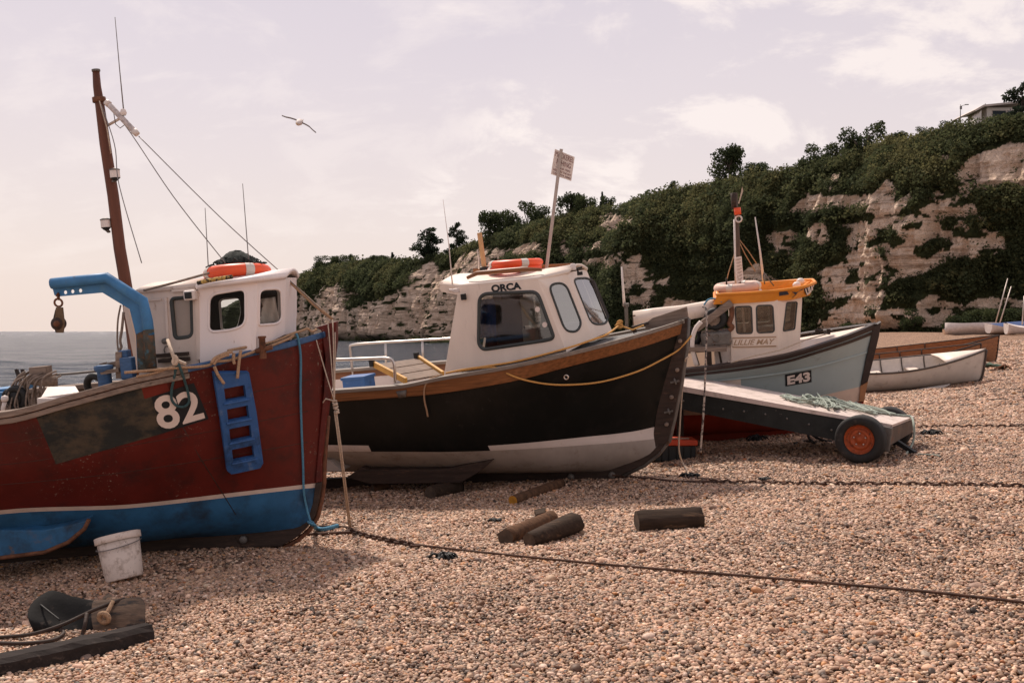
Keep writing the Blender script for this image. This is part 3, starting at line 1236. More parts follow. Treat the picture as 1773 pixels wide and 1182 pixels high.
def tree_meshes(kind, seed, n_leaf=4200):
    """unit tree (height 1): crown and trunk meshes"""
    g = np.random.default_rng(seed)
    rnd = random.Random(seed)
    tb = MB()
    trunk_top = 0.55 if kind != 'cedar' else 0.92
    lean = Vector((rnd.uniform(-.06, .06), rnd.uniform(-.06, .06), 0))
    tb.tube([lean * t * 2 + Vector((0, 0, t * trunk_top)) for t in (0, .3, .6, 1)], [.035, .028, .022, .008], 7)
    cl = []
    if kind == 'round':
        for k in range(rnd.randint(17, 23)):
            a = rnd.uniform(0, 6.28)
            z = rnd.uniform(0.12, 0.84)
            rr = 0.36 * math.sqrt(max(0.05, 1 - ((z - 0.5) / 0.46) ** 2)) * rnd.uniform(0.45, 1.0)
            c = Vector((math.cos(a) * rr, math.sin(a) * rr, z))
            cl.append((c, rnd.uniform(0.14, 0.23), rnd.uniform(0.65, 0.9)))
            tb.tube([Vector((0, 0, max(0.12, z - 0.3))), (c + Vector((0, 0, max(0.12, z - 0.3)))) / 2 + Vector((0, 0, .03)), c], [.014, .009, .004], 5)
    elif kind == 'cedar':
        for k in range(30):
            a = rnd.uniform(0, 6.28)
            z = 0.14 + 0.8 * k / 30 + rnd.uniform(-.04, .04)
            rr = (0.50 - 0.42 * max(0, z - 0.3)) * rnd.uniform(0.15, 1.0)
            c = Vector((math.cos(a) * rr, math.sin(a) * rr, z))
            cl.append((c, rnd.uniform(0.13, 0.24) * (1.15 - 0.5 * z), rnd.uniform(0.28, 0.5)))
            tb.tube([Vector((0, 0, z - 0.06)), c * 0.5 + Vector((0, 0, z * 0.5 - 0.02)), c], [.016, .010, .004], 5)
    else:   # small conifer
        for k in range(14):
            z = 0.12 + 0.84 * k / 14
            a = rnd.uniform(0, 6.28)
            rr = 0.2 * (1.05 - z)
            cl.append((Vector((math.cos(a) * rr, math.sin(a) * rr, z)), 0.15 * (1.2 - z) + 0.03, 0.7))
    wts = np.array([r * r for _, r, _ in cl])
    pick = g.choice(len(cl), n_leaf, p=wts / wts.sum())
    cc = np.array([tuple(c) for c, _, _ in cl])[pick]
    rr = np.array([r for _, r, _ in cl])[pick]
    fl = np.array([f for _, _, f in cl])[pick]
    d = g.normal(size=(n_leaf, 3))
    d /= np.linalg.norm(d, axis=1, keepdims=True)
    rad = rr * g.uniform(0.45, 1.08, n_leaf)
    cen = cc + d * rad[:, None] * np.stack([np.ones(n_leaf), np.ones(n_leaf), fl], 1)
    tint = np.clip(0.35 + 0.5 * (np.array([rnd.uniform(-.5, .5) for _ in cl])[pick]) + g.normal(0, 0.15, n_leaf), 0, 1)
    v, q = leaf_quads(cen, np.full(n_leaf, 0.027), g)
    col = np.repeat(np.repeat(tint[:, None], 4, 0), 3, 1)
    crown = quick_mesh(kind + '_crown', v, q, M_TREE if kind == 'round' else M_CONIFER, cols=col)
    to = tb.build('trunk', M_BARK)
    tm = to.data
    bpy.data.objects.remove(to)
    return crown, tm


TREES = {k: tree_meshes(*a) for k, a in {'r1': ('round', 1), 'r2': ('round', 2), 'r3': ('round', 3), 'r4': ('round', 4), 'c1': ('cedar', 5), 'c2': ('cedar', 6), 'k1': ('conifer', 7)}.items()}


def tree(key, px, top, width, label, inland=1.5, sink=0.0, cat='tree', group='trees along the cliff top', rz=None, base=None):
    """a tree whose crown tops out at photo row `top`, `width` photo pixels wide, rooted on the cliff top"""
    if base is None:
        b, i = cliff_top(px, inland)
    else:
        b = base
    d = b.y
    h = EYE.z + (HY - top) / F * d - b.z + sink
    h = max(h, 1.2)
    w = width / F * d / 0.86
    o = empty('pine_tree' if key[0] in 'ck' else 'broadleaf_tree', Matrix.Translation(b - Vector((0, 0, sink))))
    o.rotation_euler = (0, 0, random.uniform(0, 6.28) if rz is None else rz)
    o.scale = (w, w, h)
    crown, trunk = TREES[key]
    link_mesh('crown', crown, o)
    link_mesh('trunk', trunk, o)
    tag(o, label, cat, group)
    return o


for a in [
    ('r1', 1260, 247, 62, 'round dense tree standing alone on the skyline left of the bare mast', 2, 2.0),
    ('r2', 1310, 276, 48, 'low rounded tree just right of the lone round skyline tree', 2, 2.0),
    ('r3', 1413, 245, 60, 'mid sized broad tree on the cliff top, left of the tallest rounded skyline tree', 2, 3.0),
    ('r4', 1498, 203, 78, 'tallest rounded tree on the skyline, left of the lamp and house', 2, 4.0),
    ('r2', 1455, 240, 50, 'bushy tree filling the gap left of the tallest rounded skyline tree', 3, 3.0),
    ('r1', 1550, 226, 46, 'low bushy tree right of the tallest rounded skyline tree', 2, 3.0),
    ('r3', 1637, 207, 40, 'small domed tree on the skyline just left of the street lamp', 2, 2.5),
    ('r3', 1594, 216, 24, 'tiny domed tree on the skyline, second left of the street lamp', 2, 1.5),
    ('c1', 1772, 143, 70, 'dark spreading cedar beside the flat roofed house at the right edge', 5, 1.0),
    ('c2', 745, 391, 56, 'dark flat layered pine at the left end of the cliff ridge', 2, 2.0),
    ('c1', 792, 384, 34, 'sparse windblown pine right of the dark layered pine', 2, 2.0),
    ('r1', 848, 362, 50, 'rounded tree at the left of the ridge wood above the black boat wheelhouse', 2, 4.0),
    ('r2', 880, 356, 42, 'pale green rounded tree, second from left in the ridge wood above the black boat wheelhouse', 3, 4.0),
    ('r4', 915, 341, 54, 'tallest dark tree in the ridge wood, left of the fishing sign pole', 2, 5.0),
    ('r3', 940, 352, 40, 'dark tree in the ridge wood directly behind the fishing sign pole', 4, 5.0),
    ('r1', 988, 331, 56, 'broad dark tree right of the fishing sign pole', 2, 4.0),
    ('r2', 1015, 334, 40, 'paler tree crowning the wood right of the fishing sign pole', 3, 4.0),
    ('k1', 1042, 329, 18, 'small pointed conifer at the right end of the ridge wood', 3, 2.0),
    ('r4', 1052, 334, 26, 'small bushy tree right of the small pointed conifer', 3, 2.0),
    ('r4', 1167, 309, 14, 'tiny lone tree on the open ridge', 2, 0.5),
    ('r3', 560, 440, 36, 'rounded bushy tree at the seaward end of the headland', 3, 3.0),
    ('r2', 588, 438, 36, 'second rounded tree from the seaward end of the headland', 3, 3.0),
    ('r1', 609, 438, 14, 'little round topped tree poking above the headland scrub', 3, 3.0),
    ('k1', 679, 435, 22, 'dark pointed conifer on the seaward headland', 3, 3.0),
    ('r1', 655, 441, 40, 'dark bushy tree left of the pointed headland conifer', 3, 3.0),
    ('r3', 634, 446, 30, 'low tree in the middle of the headland row', 3, 3.0),
]:
    tree(*a)


def bush(px, py_foot, py_top, width, d, label):
    b = P(px, py_foot, d)
    tree('r%d' % random.randint(1, 4), px, py_top, width, label, base=Vector((b.x, b.y, b.z - 1.0)), cat='bush', group='bushes at the cliff foot')


bush(1579, 572, 531, 38, 150, 'dark green bush alone at the cliff foot above the wooden rowing boat')
bush(1667, 573, 540, 60, 143, 'wide bush at the cliff foot left of the leaning dinghy masts')
bush(1712, 573, 528, 80, 140, 'big bush at the cliff foot behind the leaning dinghy masts')
bush(1765, 573, 530, 60, 137, 'bush at the cliff foot at the right edge')
bush(1478, 573, 556, 40, 150, 'low bush at the cliff foot behind the pale blue boat bow')

# ------------------------------------------------------------------ house and lamp on the cliff top
M_RENDER = mat('white_render', (0.72, 0.66, 0.6), rough=0.8, var=0.06, scale=1)
M_ROOFEDGE = mat('roof_edge', (0.55, 0.47, 0.42), rough=0.7, var=0.1)
M_DARKWIN = mat('window_dark', (0.05, 0.06, 0.07), rough=0.1, var=0.1, spec=0.6)


def build_house():
    b, i = cliff_top(1712, 7.0)
    d = b.y
    s = d / F
    w = 88 * s
    x0 = P(1684, 205, d).x
    top, floor = P(1684, 186.5, d).z, P(1684, 222, d).z
    root = empty('house', Matrix.Translation((x0, d, floor)))
    tag(root, 'white flat roofed modern house on the cliff top beside a cedar', 'house')
    h = top - floor
    mb = MB().box((w * .5 + 1.2, 3.5, h * .5), (w - 2.4, 7, h))
    mb.build('wall', M_RENDER, root)
    rf = MB().prism([(0.2, -.8, h - .75), (1.6, -.8, h), (w + .5, -.8, h + .75), (w + .5, -.8, h + 1.05), (1.5, -.8, h + .32), (0, -.8, h - .55)], (0, 8.6, 0))
    r = rf.build('roof', M_ROOFEDGE, root)
    MB().tube([(w * .42, 3, h), (w * .42, 3, h + 1.4)], .07, 8).build('chimney', M_DARKWIN, r)
    for x, ww in ((w * .52, 2.2), (w * .78, 1.5)):
        f = MB().box((x, -.03, h * .62), (ww + .2, .1, 1.7)).build('window', M_ROOFEDGE, root)
        MB().box((x, -.09, h * .62), (ww, .04, 1.5)).build('pane', M_DARKWIN, f)
    # slanting side screen wall at the seaward end
    MB().prism([(1.25, -.5, 0), (0.1, -.5, 0), (0.5, -.5, h * .5), (1.25, -.5, h - .5)], (0, 2.5, 0)).build('porch', M_RENDER, root)


build_house()


def build_lamp():
    b, i = cliff_top(1663, 3.0)
    d = b.y
    z1 = P(1663, 181, d).z
    root = empty('street_lamp', Matrix.Translation((P(1663, 200, d).x, d, b.z - .5)))
    tag(root, 'slim street lamp with a single arm on the cliff top left of the house', 'street lamp')
    h = z1 - b.z + .5
    m = mat('lamp_steel', (0.16, 0.15, 0.15), rough=0.5, metal=0.6)
    MB().tube([(0, 0, 0), (0, 0, h * .5), (0, 0, h)], [.10, .08, .06], 8).build('pole', m, root)
    MB().tube([(0, 0, h - .3), (.5, 0, h - .15), (1.0, 0, h - .05)], .04, 6).build('arm', m, root)
    MB().box((1.05, 0, h - .03), (.6, .2, .12)).build('lamp_head', m, root)
    MB().box((0.08, 0, h - .55), (.3, .2, .5)).build('control_box', m, root)


build_lamp()
# ================================================================== BOATS: common tools
GN_ = Vector((-GA, -GB, 1)).normalized()


class Boat:
    """local frame: x forward, y to port, z up; origin where the forefoot meets the shingle.
    The starboard side (y < 0) is the one turned to the camera."""

    def __init__(self, px, py, heading, heel, trim=0.0, sink=0.0):
        o = G(px, py) + Vector((0, 0, sink))
        f = Vector((math.cos(R(heading)), -math.sin(R(heading)), 0))
        f = (f - GN_ * f.dot(GN_)).normalized()
        p = GN_.cross(f).normalized()
        m = Matrix((f, p, GN_)).transposed()
        m = m @ Matrix.Rotation(R(heel), 3, 'X') @ Matrix.Rotation(R(-trim), 3, 'Y')
        self.M = Matrix.Translation(o) @ m.to_4x4()
        self.I = self.M.inverted()
        self.e = self.I @ EYE

    def lray(self, px, py):
        return (self.I.to_3x3() @ ray(px, py)).normalized()

    def at(self, px, py, y):
        """local point under a photo pixel, y metres off the centre line"""
        d = self.lray(px, py)
        return self.e + d * ((y - self.e.y) / d.y)

    def atx(self, px, py, x):
        d = self.lray(px, py)
        return self.e + d * ((x - self.e.x) / d.x)

    def atz(self, px, py, z):
        d = self.lray(px, py)
        return self.e + d * ((z - self.e.z) / d.z)

    def onplane(self, px, py, p0, n):
        d = self.lray(px, py)
        return self.e + d * ((p0 - self.e).dot(n) / d.dot(n))

    def on(self, px, py, yf):
        p = self.at(px, py, -yf(-1.0))
        for _ in range(25):
            p = self.at(px, py, -yf(p.x))
        return p

    def px(self, p):
        w = self.M @ Vector(p)
        return (HX + F * w.x / w.y, HY - F * (w.z - EYE.z) / w.y)


def pchip(xs, ys, x):
    xs, ys = np.asarray(xs, float), np.asarray(ys, float)
    o = np.argsort(xs)
    xs, ys = xs[o], ys[o]
    h = np.diff(xs)
    d = np.diff(ys) / h
    m = np.zeros(len(xs))
    m[1:-1] = np.where(d[1:] * d[:-1] > 0, 2 * d[1:] * d[:-1] / (d[1:] + d[:-1] + 1e-12 * np.sign(d[1:] + d[:-1] + 1e-30)), 0)
    m[0], m[-1] = d[0], d[-1]
    x = np.asarray(x, float)
    i = np.clip(np.searchsorted(xs, x) - 1, 0, len(xs) - 2)
    t = (x - xs[i]) / h[i]
    t2, t3 = t * t, t * t * t
    inner = (2 * t3 - 3 * t2 + 1) * ys[i] + (t3 - 2 * t2 + t) * h[i] * m[i] + (-2 * t3 + 3 * t2) * ys[i + 1] + (t3 - t2) * h[i] * m[i + 1]
    return np.where(x < xs[0], ys[0] + m[0] * (x - xs[0]), np.where(x > xs[-1], ys[-1] + m[-1] * (x - xs[-1]), inner))


class Line:
    """one fore-and-aft line of a hull: photo pixels on the starboard side, half breadth B"""

    def __init__(self, boat, px, B, n, full, stern=0.9, tail=None, y0=0.0):
        self.B, self.n, self.full, self.stern, self.y0 = B, n, full, stern, y0
        self.stem = boat.at(px[0][0], px[0][1], -y0)
        self.xs = boat.xs
        self.L = self.stem.x - boat.xs
        pts = [self.stem] + [boat.on(a, b, self.y) for a, b in px[1:]]
        x, z = [p.x for p in pts], [p.z for p in pts]
        if tail:                      # heights further aft, out of the picture: (x, z above the last seen)
            for tx_, tz in tail:
                x.append(tx_)
                z.append(z[len(pts) - 1] + tz)
        self.x_, self.z_ = x, z

    def y(self, x):
        v = (self.stem.x - x) / self.full
        v = min(max(v, 0.0), 1.0)
        y = self.B * (1 - (1 - v) ** self.n)
        aft = max(0.0, (self.stem.x - x) / self.L - 0.55) / 0.45
        return self.y0 + y * (1 - (1 - self.stern) * min(aft, 1.2) ** 1.8)

    def z(self, x):
        return float(pchip(self.x_, self.z_, x))

    def pt(self, u, s=-1):
        x = self.xs + (self.stem.x - self.xs) * u
        return Vector((x, s * self.y(x), self.z(x)))


US = [1 - (1 - i / 72) ** 1.25 for i in range(73)]


def hull_rows(lines, subs, bulges):
    """starboard rows of points, bottom to top, and for every row its band number"""
    rows, band = [], []
    for k in range(len(lines) - 1):
        for j in range(subs[k]):
            t = j / subs[k]
            r = []
            for u in US:
                a, b = lines[k].pt(u), lines[k + 1].pt(u)
                p = a.lerp(b, t)
                e = bulges[k] * math.sin(math.pi * t) * min(1.0, (1 - u) * 5)
                n = Vector((0, -(b.z - a.z), (b.y - a.y)))
                n = n.normalized() if n.length > 1e-6 else Vector((0, -1, 0))
                r.append(p - n * -e if n.y < 0 else p + n * -e)
            rows.append(r)
            band.append(k)
    rows.append([lines[-1].pt(u) for u in US])
    return rows, band


def mirror(p):
    return Vector((p[0], -p[1], p[2]))


def hull_mesh(rows, band, mat_of):
    """both sides plus transom; mat_of(band, u) -> material slot"""
    mb = MB()
    nc = len(US)
    for s in (0, 1):
        for i in range(len(rows) - 1):
            for j in range(nc - 1):
                q = [rows[i][j], rows[i][j + 1], rows[i + 1][j + 1], rows[i + 1][j]]
                if s:
                    q = [mirror(p) for p in q][::-1]
                mb.add(q, [(0, 1, 2, 3)], mat_of(band[i], (US[j] + US[j + 1]) / 2), True)
    edge = [r[0] for r in rows]
    for i in range(len(edge) - 1):
        a, b = edge[i], edge[i + 1]
        mb.add([a, b, mirror(b), mirror(a)], [(0, 1, 2, 3)], mat_of(band[i], 0.0))
    return mb


def band_mesh(mb, top, bot, out, mi=0, over=0.0, u0=0.0, u1=1.0):
    """plank on both sides between two row functions of u (point lists), `out` proud"""
    for s in (1, -1):
        sec = []
        for a, b in zip(top, bot):
            a, b = Vector(a), Vector(b)
            o = Vector((0, -out, 0))
            i = Vector((0, over, 0))
            sq = [a + o, b + o, b + i, a + i]
            if s < 0:
                sq = [mirror(p) for p in sq]
            sec.append(sq)
        n = len(sec)
        vs = [p for q in sec for p in q]
        fs = []
        for k in range(n - 1):
            for e in range(4):
                e2 = (e + 1) % 4
                fs.append((k * 4 + e, k * 4 + e2, (k + 1) * 4 + e2, (k + 1) * 4 + e))
        fs += [(3, 2, 1, 0), ((n - 1) * 4, (n - 1) * 4 + 1, (n - 1) * 4 + 2, (n - 1) * 4 + 3)]
        mb.add(vs, fs, mi)
    return mb


def bvh_of(mb):
    return BVHTree.FromPolygons([tuple(p) for p in mb.v], [tuple(f) for f in mb.f])


def hit(boat, bvh, px, py, lift=0.0):
    d = boat.lray(px, py)
    loc, n, i, dist = bvh.ray_cast(boat.e, d)
    k = 0
    while loc is None and k < 14:          # just off the edge: slide down onto the planking
        k += 1
        loc, n, i, dist = bvh.ray_cast(boat.e, boat.lray(px, py + k * 1.5))
    if loc is None:                        # beside the edge: the nearest planking to the line of sight
        loc, n, i, dist = bvh.find_nearest(boat.at(px, py, -.3))
        return loc + (n if n.dot(d) < 0 else -n) * lift
    if k:
        d = boat.lray(px, py + k * 1.5)
    if n.dot(d) > 0:
        n = -n
    return loc + n * lift


def bil(q, u, v):
    """bilinear in a pixel quad: q = top-left, top-right, bottom-right, bottom-left"""
    x = (q[0][0] * (1 - u) + q[1][0] * u) * (1 - v) + (q[3][0] * (1 - u) + q[2][0] * u) * v
    y = (q[0][1] * (1 - u) + q[1][1] * u) * (1 - v) + (q[3][1] * (1 - u) + q[2][1] * u) * v
    return x, y


def patch(boat, bvh, quad, lift, nu=12, nv=8, thick=0.0):
    mb = MB()
    rows = [[hit(boat, bvh, *bil(quad, i / nu, j / nv), lift) for i in range(nu + 1)] for j in range(nv + 1)]
    mb.grid(rows)
    return mb


def text_polys(body, bold=0.0, shear=0.0, res=4):
    """flat triangulated glyphs, normalised to a unit box (x right, y up)"""
    cu = bpy.data.curves.new('lettering', 'FONT')
    cu.body = body
    cu.offset = bold
    cu.shear = shear
    cu.resolution_u = res
    cu.align_x = 'LEFT'
    ob = bpy.data.objects.new('lettering', cu)
    C.objects.link(ob)
    dg = bpy.context.evaluated_depsgraph_get()
    me = ob.evaluated_get(dg).to_mesh()
    vs = [v.co.copy() for v in me.vertices]
    fs = [tuple(p.vertices) for p in me.polygons]
    ob.evaluated_get(dg).to_mesh_clear()
    bpy.data.objects.remove(ob)
    bpy.data.curves.remove(cu)
    x0, x1 = min(v.x for v in vs), max(v.x for v in vs)
    y0, y1 = min(v.y for v in vs), max(v.y for v in vs)
    return [((v.x - x0) / (x1 - x0), (v.y - y0) / (y1 - y0)) for v in vs], fs


def lettering(body, place, bold=0.02, shear=0.0):
    """glyphs laid on a surface: place(u, v) -> point, v downwards"""
    uv, fs = text_polys(body, bold, shear)
    return MB().add([place(u, 1 - v) for u, v in uv], fs)


def round_poly(pts, r, n=5):
    """2D polygon with rounded corners"""
    out = []
    m = len(pts)
    for i in range(m):
        p0, p, p1 = Vector(pts[i - 1]), Vector(pts[i]), Vector(pts[(i + 1) % m])
        a, b = (p0 - p), (p1 - p)
        rr = r[i] if isinstance(r, (list, tuple)) else r
        la = min(rr, a.length * 0.48)
        lb = min(rr, b.length * 0.48)
        s, e = p + a.normalized() * la, p + b.normalized() * lb
        for k in range(n + 1):
            t = k / n
            out.append(tuple(s * (1 - t) ** 2 + p * 2 * t * (1 - t) + e * t * t))
    return out


def wall_with_holes(outer, holes):
    """planar wall polygon with openings -> MB (triangulated)"""
    bm = bmesh.new()
    ed = []
    for lp in [outer] + holes:
        vs = [bm.verts.new(p) for p in lp]
        for i in range(len(vs)):
            ed.append(bm.edges.new((vs[i], vs[(i + 1) % len(vs)])))
    bmesh.ops.triangle_fill(bm, edges=ed, use_beauty=True)
    bm.verts.index_update()
    mb = MB().add([v.co.copy() for v in bm.verts], [tuple(v.index for v in f.verts) for f in bm.faces])
    bm.free()
    return mb


def merge(*mbs):
    r = MB()
    for m in mbs:
        o = len(r.v)
        r.v += m.v
        r.f += [[i + o for i in f] for f in m.f]
        r.mi += m.mi
        r.sm += m.sm
    return r


def face_normal(pts):
    n = (pts[1] - pts[0]).cross(pts[2] - pts[0])
    return n.normalized()


def scaled(loop, k):
    c = sum(loop, Vector()) / len(loop)
    return [c + (p - c) * k for p in loop]


def window_parts(cabin, loop, n, m_frame, m_glass, r=0.016, flat=1.0):
    """rubber-framed pane in an opening"""
    f = MB().tube(loop, r, 6, closed=True).build('window', m_frame, cabin)
    MB().add([p for p in loop], [tuple(range(len(loop)))]).build('pane', m_glass, f)
    return f


def life_ring(mb, c, R_, r, axis, mi_a=0, mi_b=1, tapes=4, ph=0.3, flat=1.0):
    mb.torus(c, R_, r, axis, 48, 14, flat, mi_a)
    ax = Vector(axis).normalized()
    u = ax.orthogonal().normalized()
    w = ax.cross(u)
    for k in range(tapes):
        a0 = ph + k * 2 * math.pi / tapes
        rings = []
        for j in range(4):
            a = a0 + (j - 1.5) * 0.09
            e = u * math.cos(a) + w * math.sin(a)
            rings.append([Vector(c) + e * (R_ + (r + .003) * math.cos(b)) + ax * (r * flat + .003) * math.sin(b) for b in [2 * math.pi * q / 16 for q in range(17)]])
        mb.grid(rings, mi_b)
    return mb


def sag(a, b, drop, n=14):
    a, b = Vector(a), Vector(b)
    return [a.lerp(b, i / n) - Vector((0, 0, drop * 4 * (i / n) * (1 - i / n))) for i in range(n + 1)]


# ------------------------------------------------------------------ materials of the boats
M_RED = mat('red_paint', (0.105, 0.012, 0.008), rough=0.5, var=0.22, scale=3, spec=0.3, bump=0.12, bscale=18, wear=((0.26, 0.19, 0.15), 34, 0.60, 0.66, 1.3), wear2=((0.045, 0.012, 0.010), 4, 0.5, 0.72))
M_REDFRESH = mat('red_paint_patch', (0.15, 0.018, 0.010), rough=0.6, var=0.2, scale=8)
M_BLACKWORN = mat('worn_black_paint', (0.022, 0.024, 0.022), rough=0.75, var=0.3, scale=5, bump=0.2, bscale=30, wear=((0.082, 0.062, 0.040), 3.2, 0.44, 0.60), wear2=((0.17, 0.13, 0.09), 46, 0.64, 0.72, 2.0), stretch=(1, 1, 1.6))
M_STRIPE = mat('white_stripe', (0.60, 0.48, 0.40), rough=0.6, var=0.1, scale=9, wear=((0.12, 0.09, 0.06), 30, 0.60, 0.70, 2.4))
M_BLUEBOT = mat('blue_antifoul', (0.024, 0.108, 0.225), rough=0.65, var=0.25, scale=4, bump=0.15, bscale=25, wear=((0.15, 0.10, 0.07), 6, 0.57, 0.62, 1.1), wear2=((0.018, 0.028, 0.042), 2.6, 0.46, 0.66))
M_BLUEPAINT = mat('blue_paint', (0.045, 0.175, 0.36), rough=0.5, var=0.2, scale=7, bump=0.1, bscale=30, wear=((0.10, 0.055, 0.03), 16, 0.59, 0.66, 2.0), wear2=((0.07, 0.20, 0.34), 9, 0.55, 0.7))
M_BLUECAP = mat('blue_cap_paint', (0.045, 0.105, 0.22), rough=0.6, var=0.25, scale=12, wear=((0.22, 0.16, 0.12), 14, 0.58, 0.68, 3.0), stretch=(1, 3, 3), bump=0.2, bscale=25)
M_GREYWOOD = mat('weathered_wood', (0.22, 0.165, 0.13), rough=0.85, var=0.35, scale=9, stretch=(.35, 5, 5), bump=0.35, bscale=20, wear=((0.06, 0.045, 0.035), 6, 0.58, 0.7))
M_DARKWOOD = mat('dark_wood', (0.042, 0.026, 0.019), rough=0.7, var=0.35, scale=7, stretch=(.5, 4, 4), bump=0.25, bscale=18, wear=((0.13, 0.07, 0.045), 9, 0.6, 0.7))
M_VARNISH = mat('varnished_wood', (0.21, 0.082, 0.028), rough=0.38, var=0.4, scale=8, spec=0.45, stretch=(.25, 6, 6), bump=0.06, bscale=20, wear=((0.10, 0.035, 0.012), 5, 0.55, 0.7))
M_CABWHITE = mat('white_cabin_paint', (0.80, 0.72, 0.69), rough=0.5, var=0.05, scale=2.5, spec=0.35, wear=((0.46, 0.34, 0.26), 9, 0.60, 0.74, 2.0), wear2=((0.30, 0.16, 0.09), 16, 0.70, 0.76), bump=0.05, bscale=20, stretch=(2.2, 2.2, .45))
M_CREAM = mat('cream_gelcoat', (0.77, 0.65, 0.55), rough=0.42, var=0.06, scale=2.5, spec=0.35, wear=((0.52, 0.42, 0.34), 8, 0.60, 0.76, 1.8), wear2=((0.36, 0.24, 0.16), 20, 0.71, 0.77), stretch=(2.2, 2.2, .45))
M_CREAMWOOD = mat('cream_painted_wood', (0.62, 0.52, 0.45), rough=0.6, var=0.12, scale=4, wear=((0.30, 0.19, 0.13), 12, 0.60, 0.70, 2.4), stretch=(1, 1, .4), bump=0.12, bscale=16)
M_BLACKGEL = mat('black_gelcoat', (0.0065, 0.0075, 0.007), rough=0.38, var=0.2, scale=2, spec=0.22, wear=((0.03, 0.027, 0.024), 14, 0.60, 0.70, 1.5), wear2=((0.014, 0.013, 0.012), 3, 0.5, 0.7))
M_WHITEGEL = mat('white_gelcoat', (0.66, 0.58, 0.53), rough=0.5, var=0.08, scale=3, wear=((0.40, 0.33, 0.27), 6, 0.58, 0.75))
M_BOTTOM = mat('grey_bottom_paint', (0.38, 0.33, 0.29), rough=0.75, var=0.15, scale=3, wear=((0.26, 0.21, 0.17), 5, 0.55, 0.72))
M_IRON = mat('grey_iron', (0.16, 0.145, 0.13), rough=0.6, var=0.25, scale=10, metal=0.4, wear=((0.10, 0.05, 0.03), 14, 0.58, 0.68))
M_RUST = mat('rust', (0.15, 0.062, 0.032), rough=0.85, var=0.4, scale=14, bump=0.4, bscale=60, wear=((0.06, 0.035, 0.025), 20, 0.55, 0.68))
M_STEEL = mat('stainless', (0.62, 0.57, 0.53), rough=0.28, var=0.06, metal=0.9)
M_RUBBER = mat('black_rubber', (0.014, 0.014, 0.014), rough=0.6, var=0.2)
M_FRAME = mat('grey_rubber_frame', (0.05, 0.055, 0.052), rough=0.6, var=0.15)
M_GLASS = glass_mat('window_glass', (0.62, 0.66, 0.64), 0.12)
M_GLASSCLEAR = glass_mat('clear_glass', (0.86, 0.88, 0.87), 0.0)
M_GLASSSKY = glass_mat('sky_glass', (0.40, 0.41, 0.41), 0.33)
M_ORANGE = mat('orange_plastic', (0.80, 0.095, 0.028), rough=0.42, var=0.1, scale=6, spec=0.4)
M_TAPE = mat('reflective_tape', (0.58, 0.52, 0.46), rough=0.4, var=0.1)
M_BLUEPLASTIC = mat('blue_plastic', (0.030, 0.105, 0.29), rough=0.55, var=0.12, scale=6, wear=((0.10, 0.16, 0.28), 14, 0.56, 0.70), wear2=((0.016, 0.045, 0.11), 5, 0.52, 0.7))
M_TANROPE = mat('tan_rope', (0.42, 0.27, 0.165), rough=0.9, var=0.35, scale=90, bump=0.8, bscale=160)
M_PALEROPE = mat('pale_rope', (0.55, 0.44, 0.34), rough=0.9, var=0.3, scale=90, bump=0.8, bscale=160)
M_BLUEROPE = mat('blue_rope', (0.085, 0.24, 0.36), rough=0.8, var=0.3, scale=90, bump=0.8, bscale=160)
M_TEALROPE = mat('teal_rope', (0.045, 0.095, 0.10), rough=0.85, var=0.35, scale=80, bump=0.8, bscale=160)
M_YELLOWROPE = mat('yellow_rope', (0.62, 0.33, 0.10), rough=0.8, var=0.25, scale=90, bump=0.6, bscale=160)
M_WIRE = mat('stay_wire', (0.19, 0.17, 0.16), rough=0.5, var=0.2)
M_WHITEPL = mat('white_plastic', (0.70, 0.62, 0.57), rough=0.5, var=0.08, scale=8, wear=((0.40, 0.31, 0.25), 10, 0.58, 0.72))
M_BLACKLETTER = mat('black_lettering', (0.014, 0.016, 0.018), rough=0.6, var=0.05)
M_WHITELETTER = mat('white_lettering', (0.74, 0.63, 0.56), rough=0.6, var=0.04)
M_NET = mat('dark_net', (0.016, 0.020, 0.018), rough=0.9, var=0.4, scale=60, wear=((0.05, 0.07, 0.06), 50, 0.55, 0.65))
M_MAST = mat('rust_brown_mast', (0.125, 0.042, 0.022), rough=0.6, var=0.25, scale=6, stretch=(4, 4, .4), bump=0.15, bscale=20, wear=((0.07, 0.025, 0.016), 5, 0.55, 0.7))
M_INSIDE = mat('cabin_inside', (0.06, 0.052, 0.048), rough=0.8, var=0.2, scale=3)
M_GREYGREEN = mat('faded_cloth', (0.16, 0.16, 0.14), rough=0.9, var=0.3, scale=8)
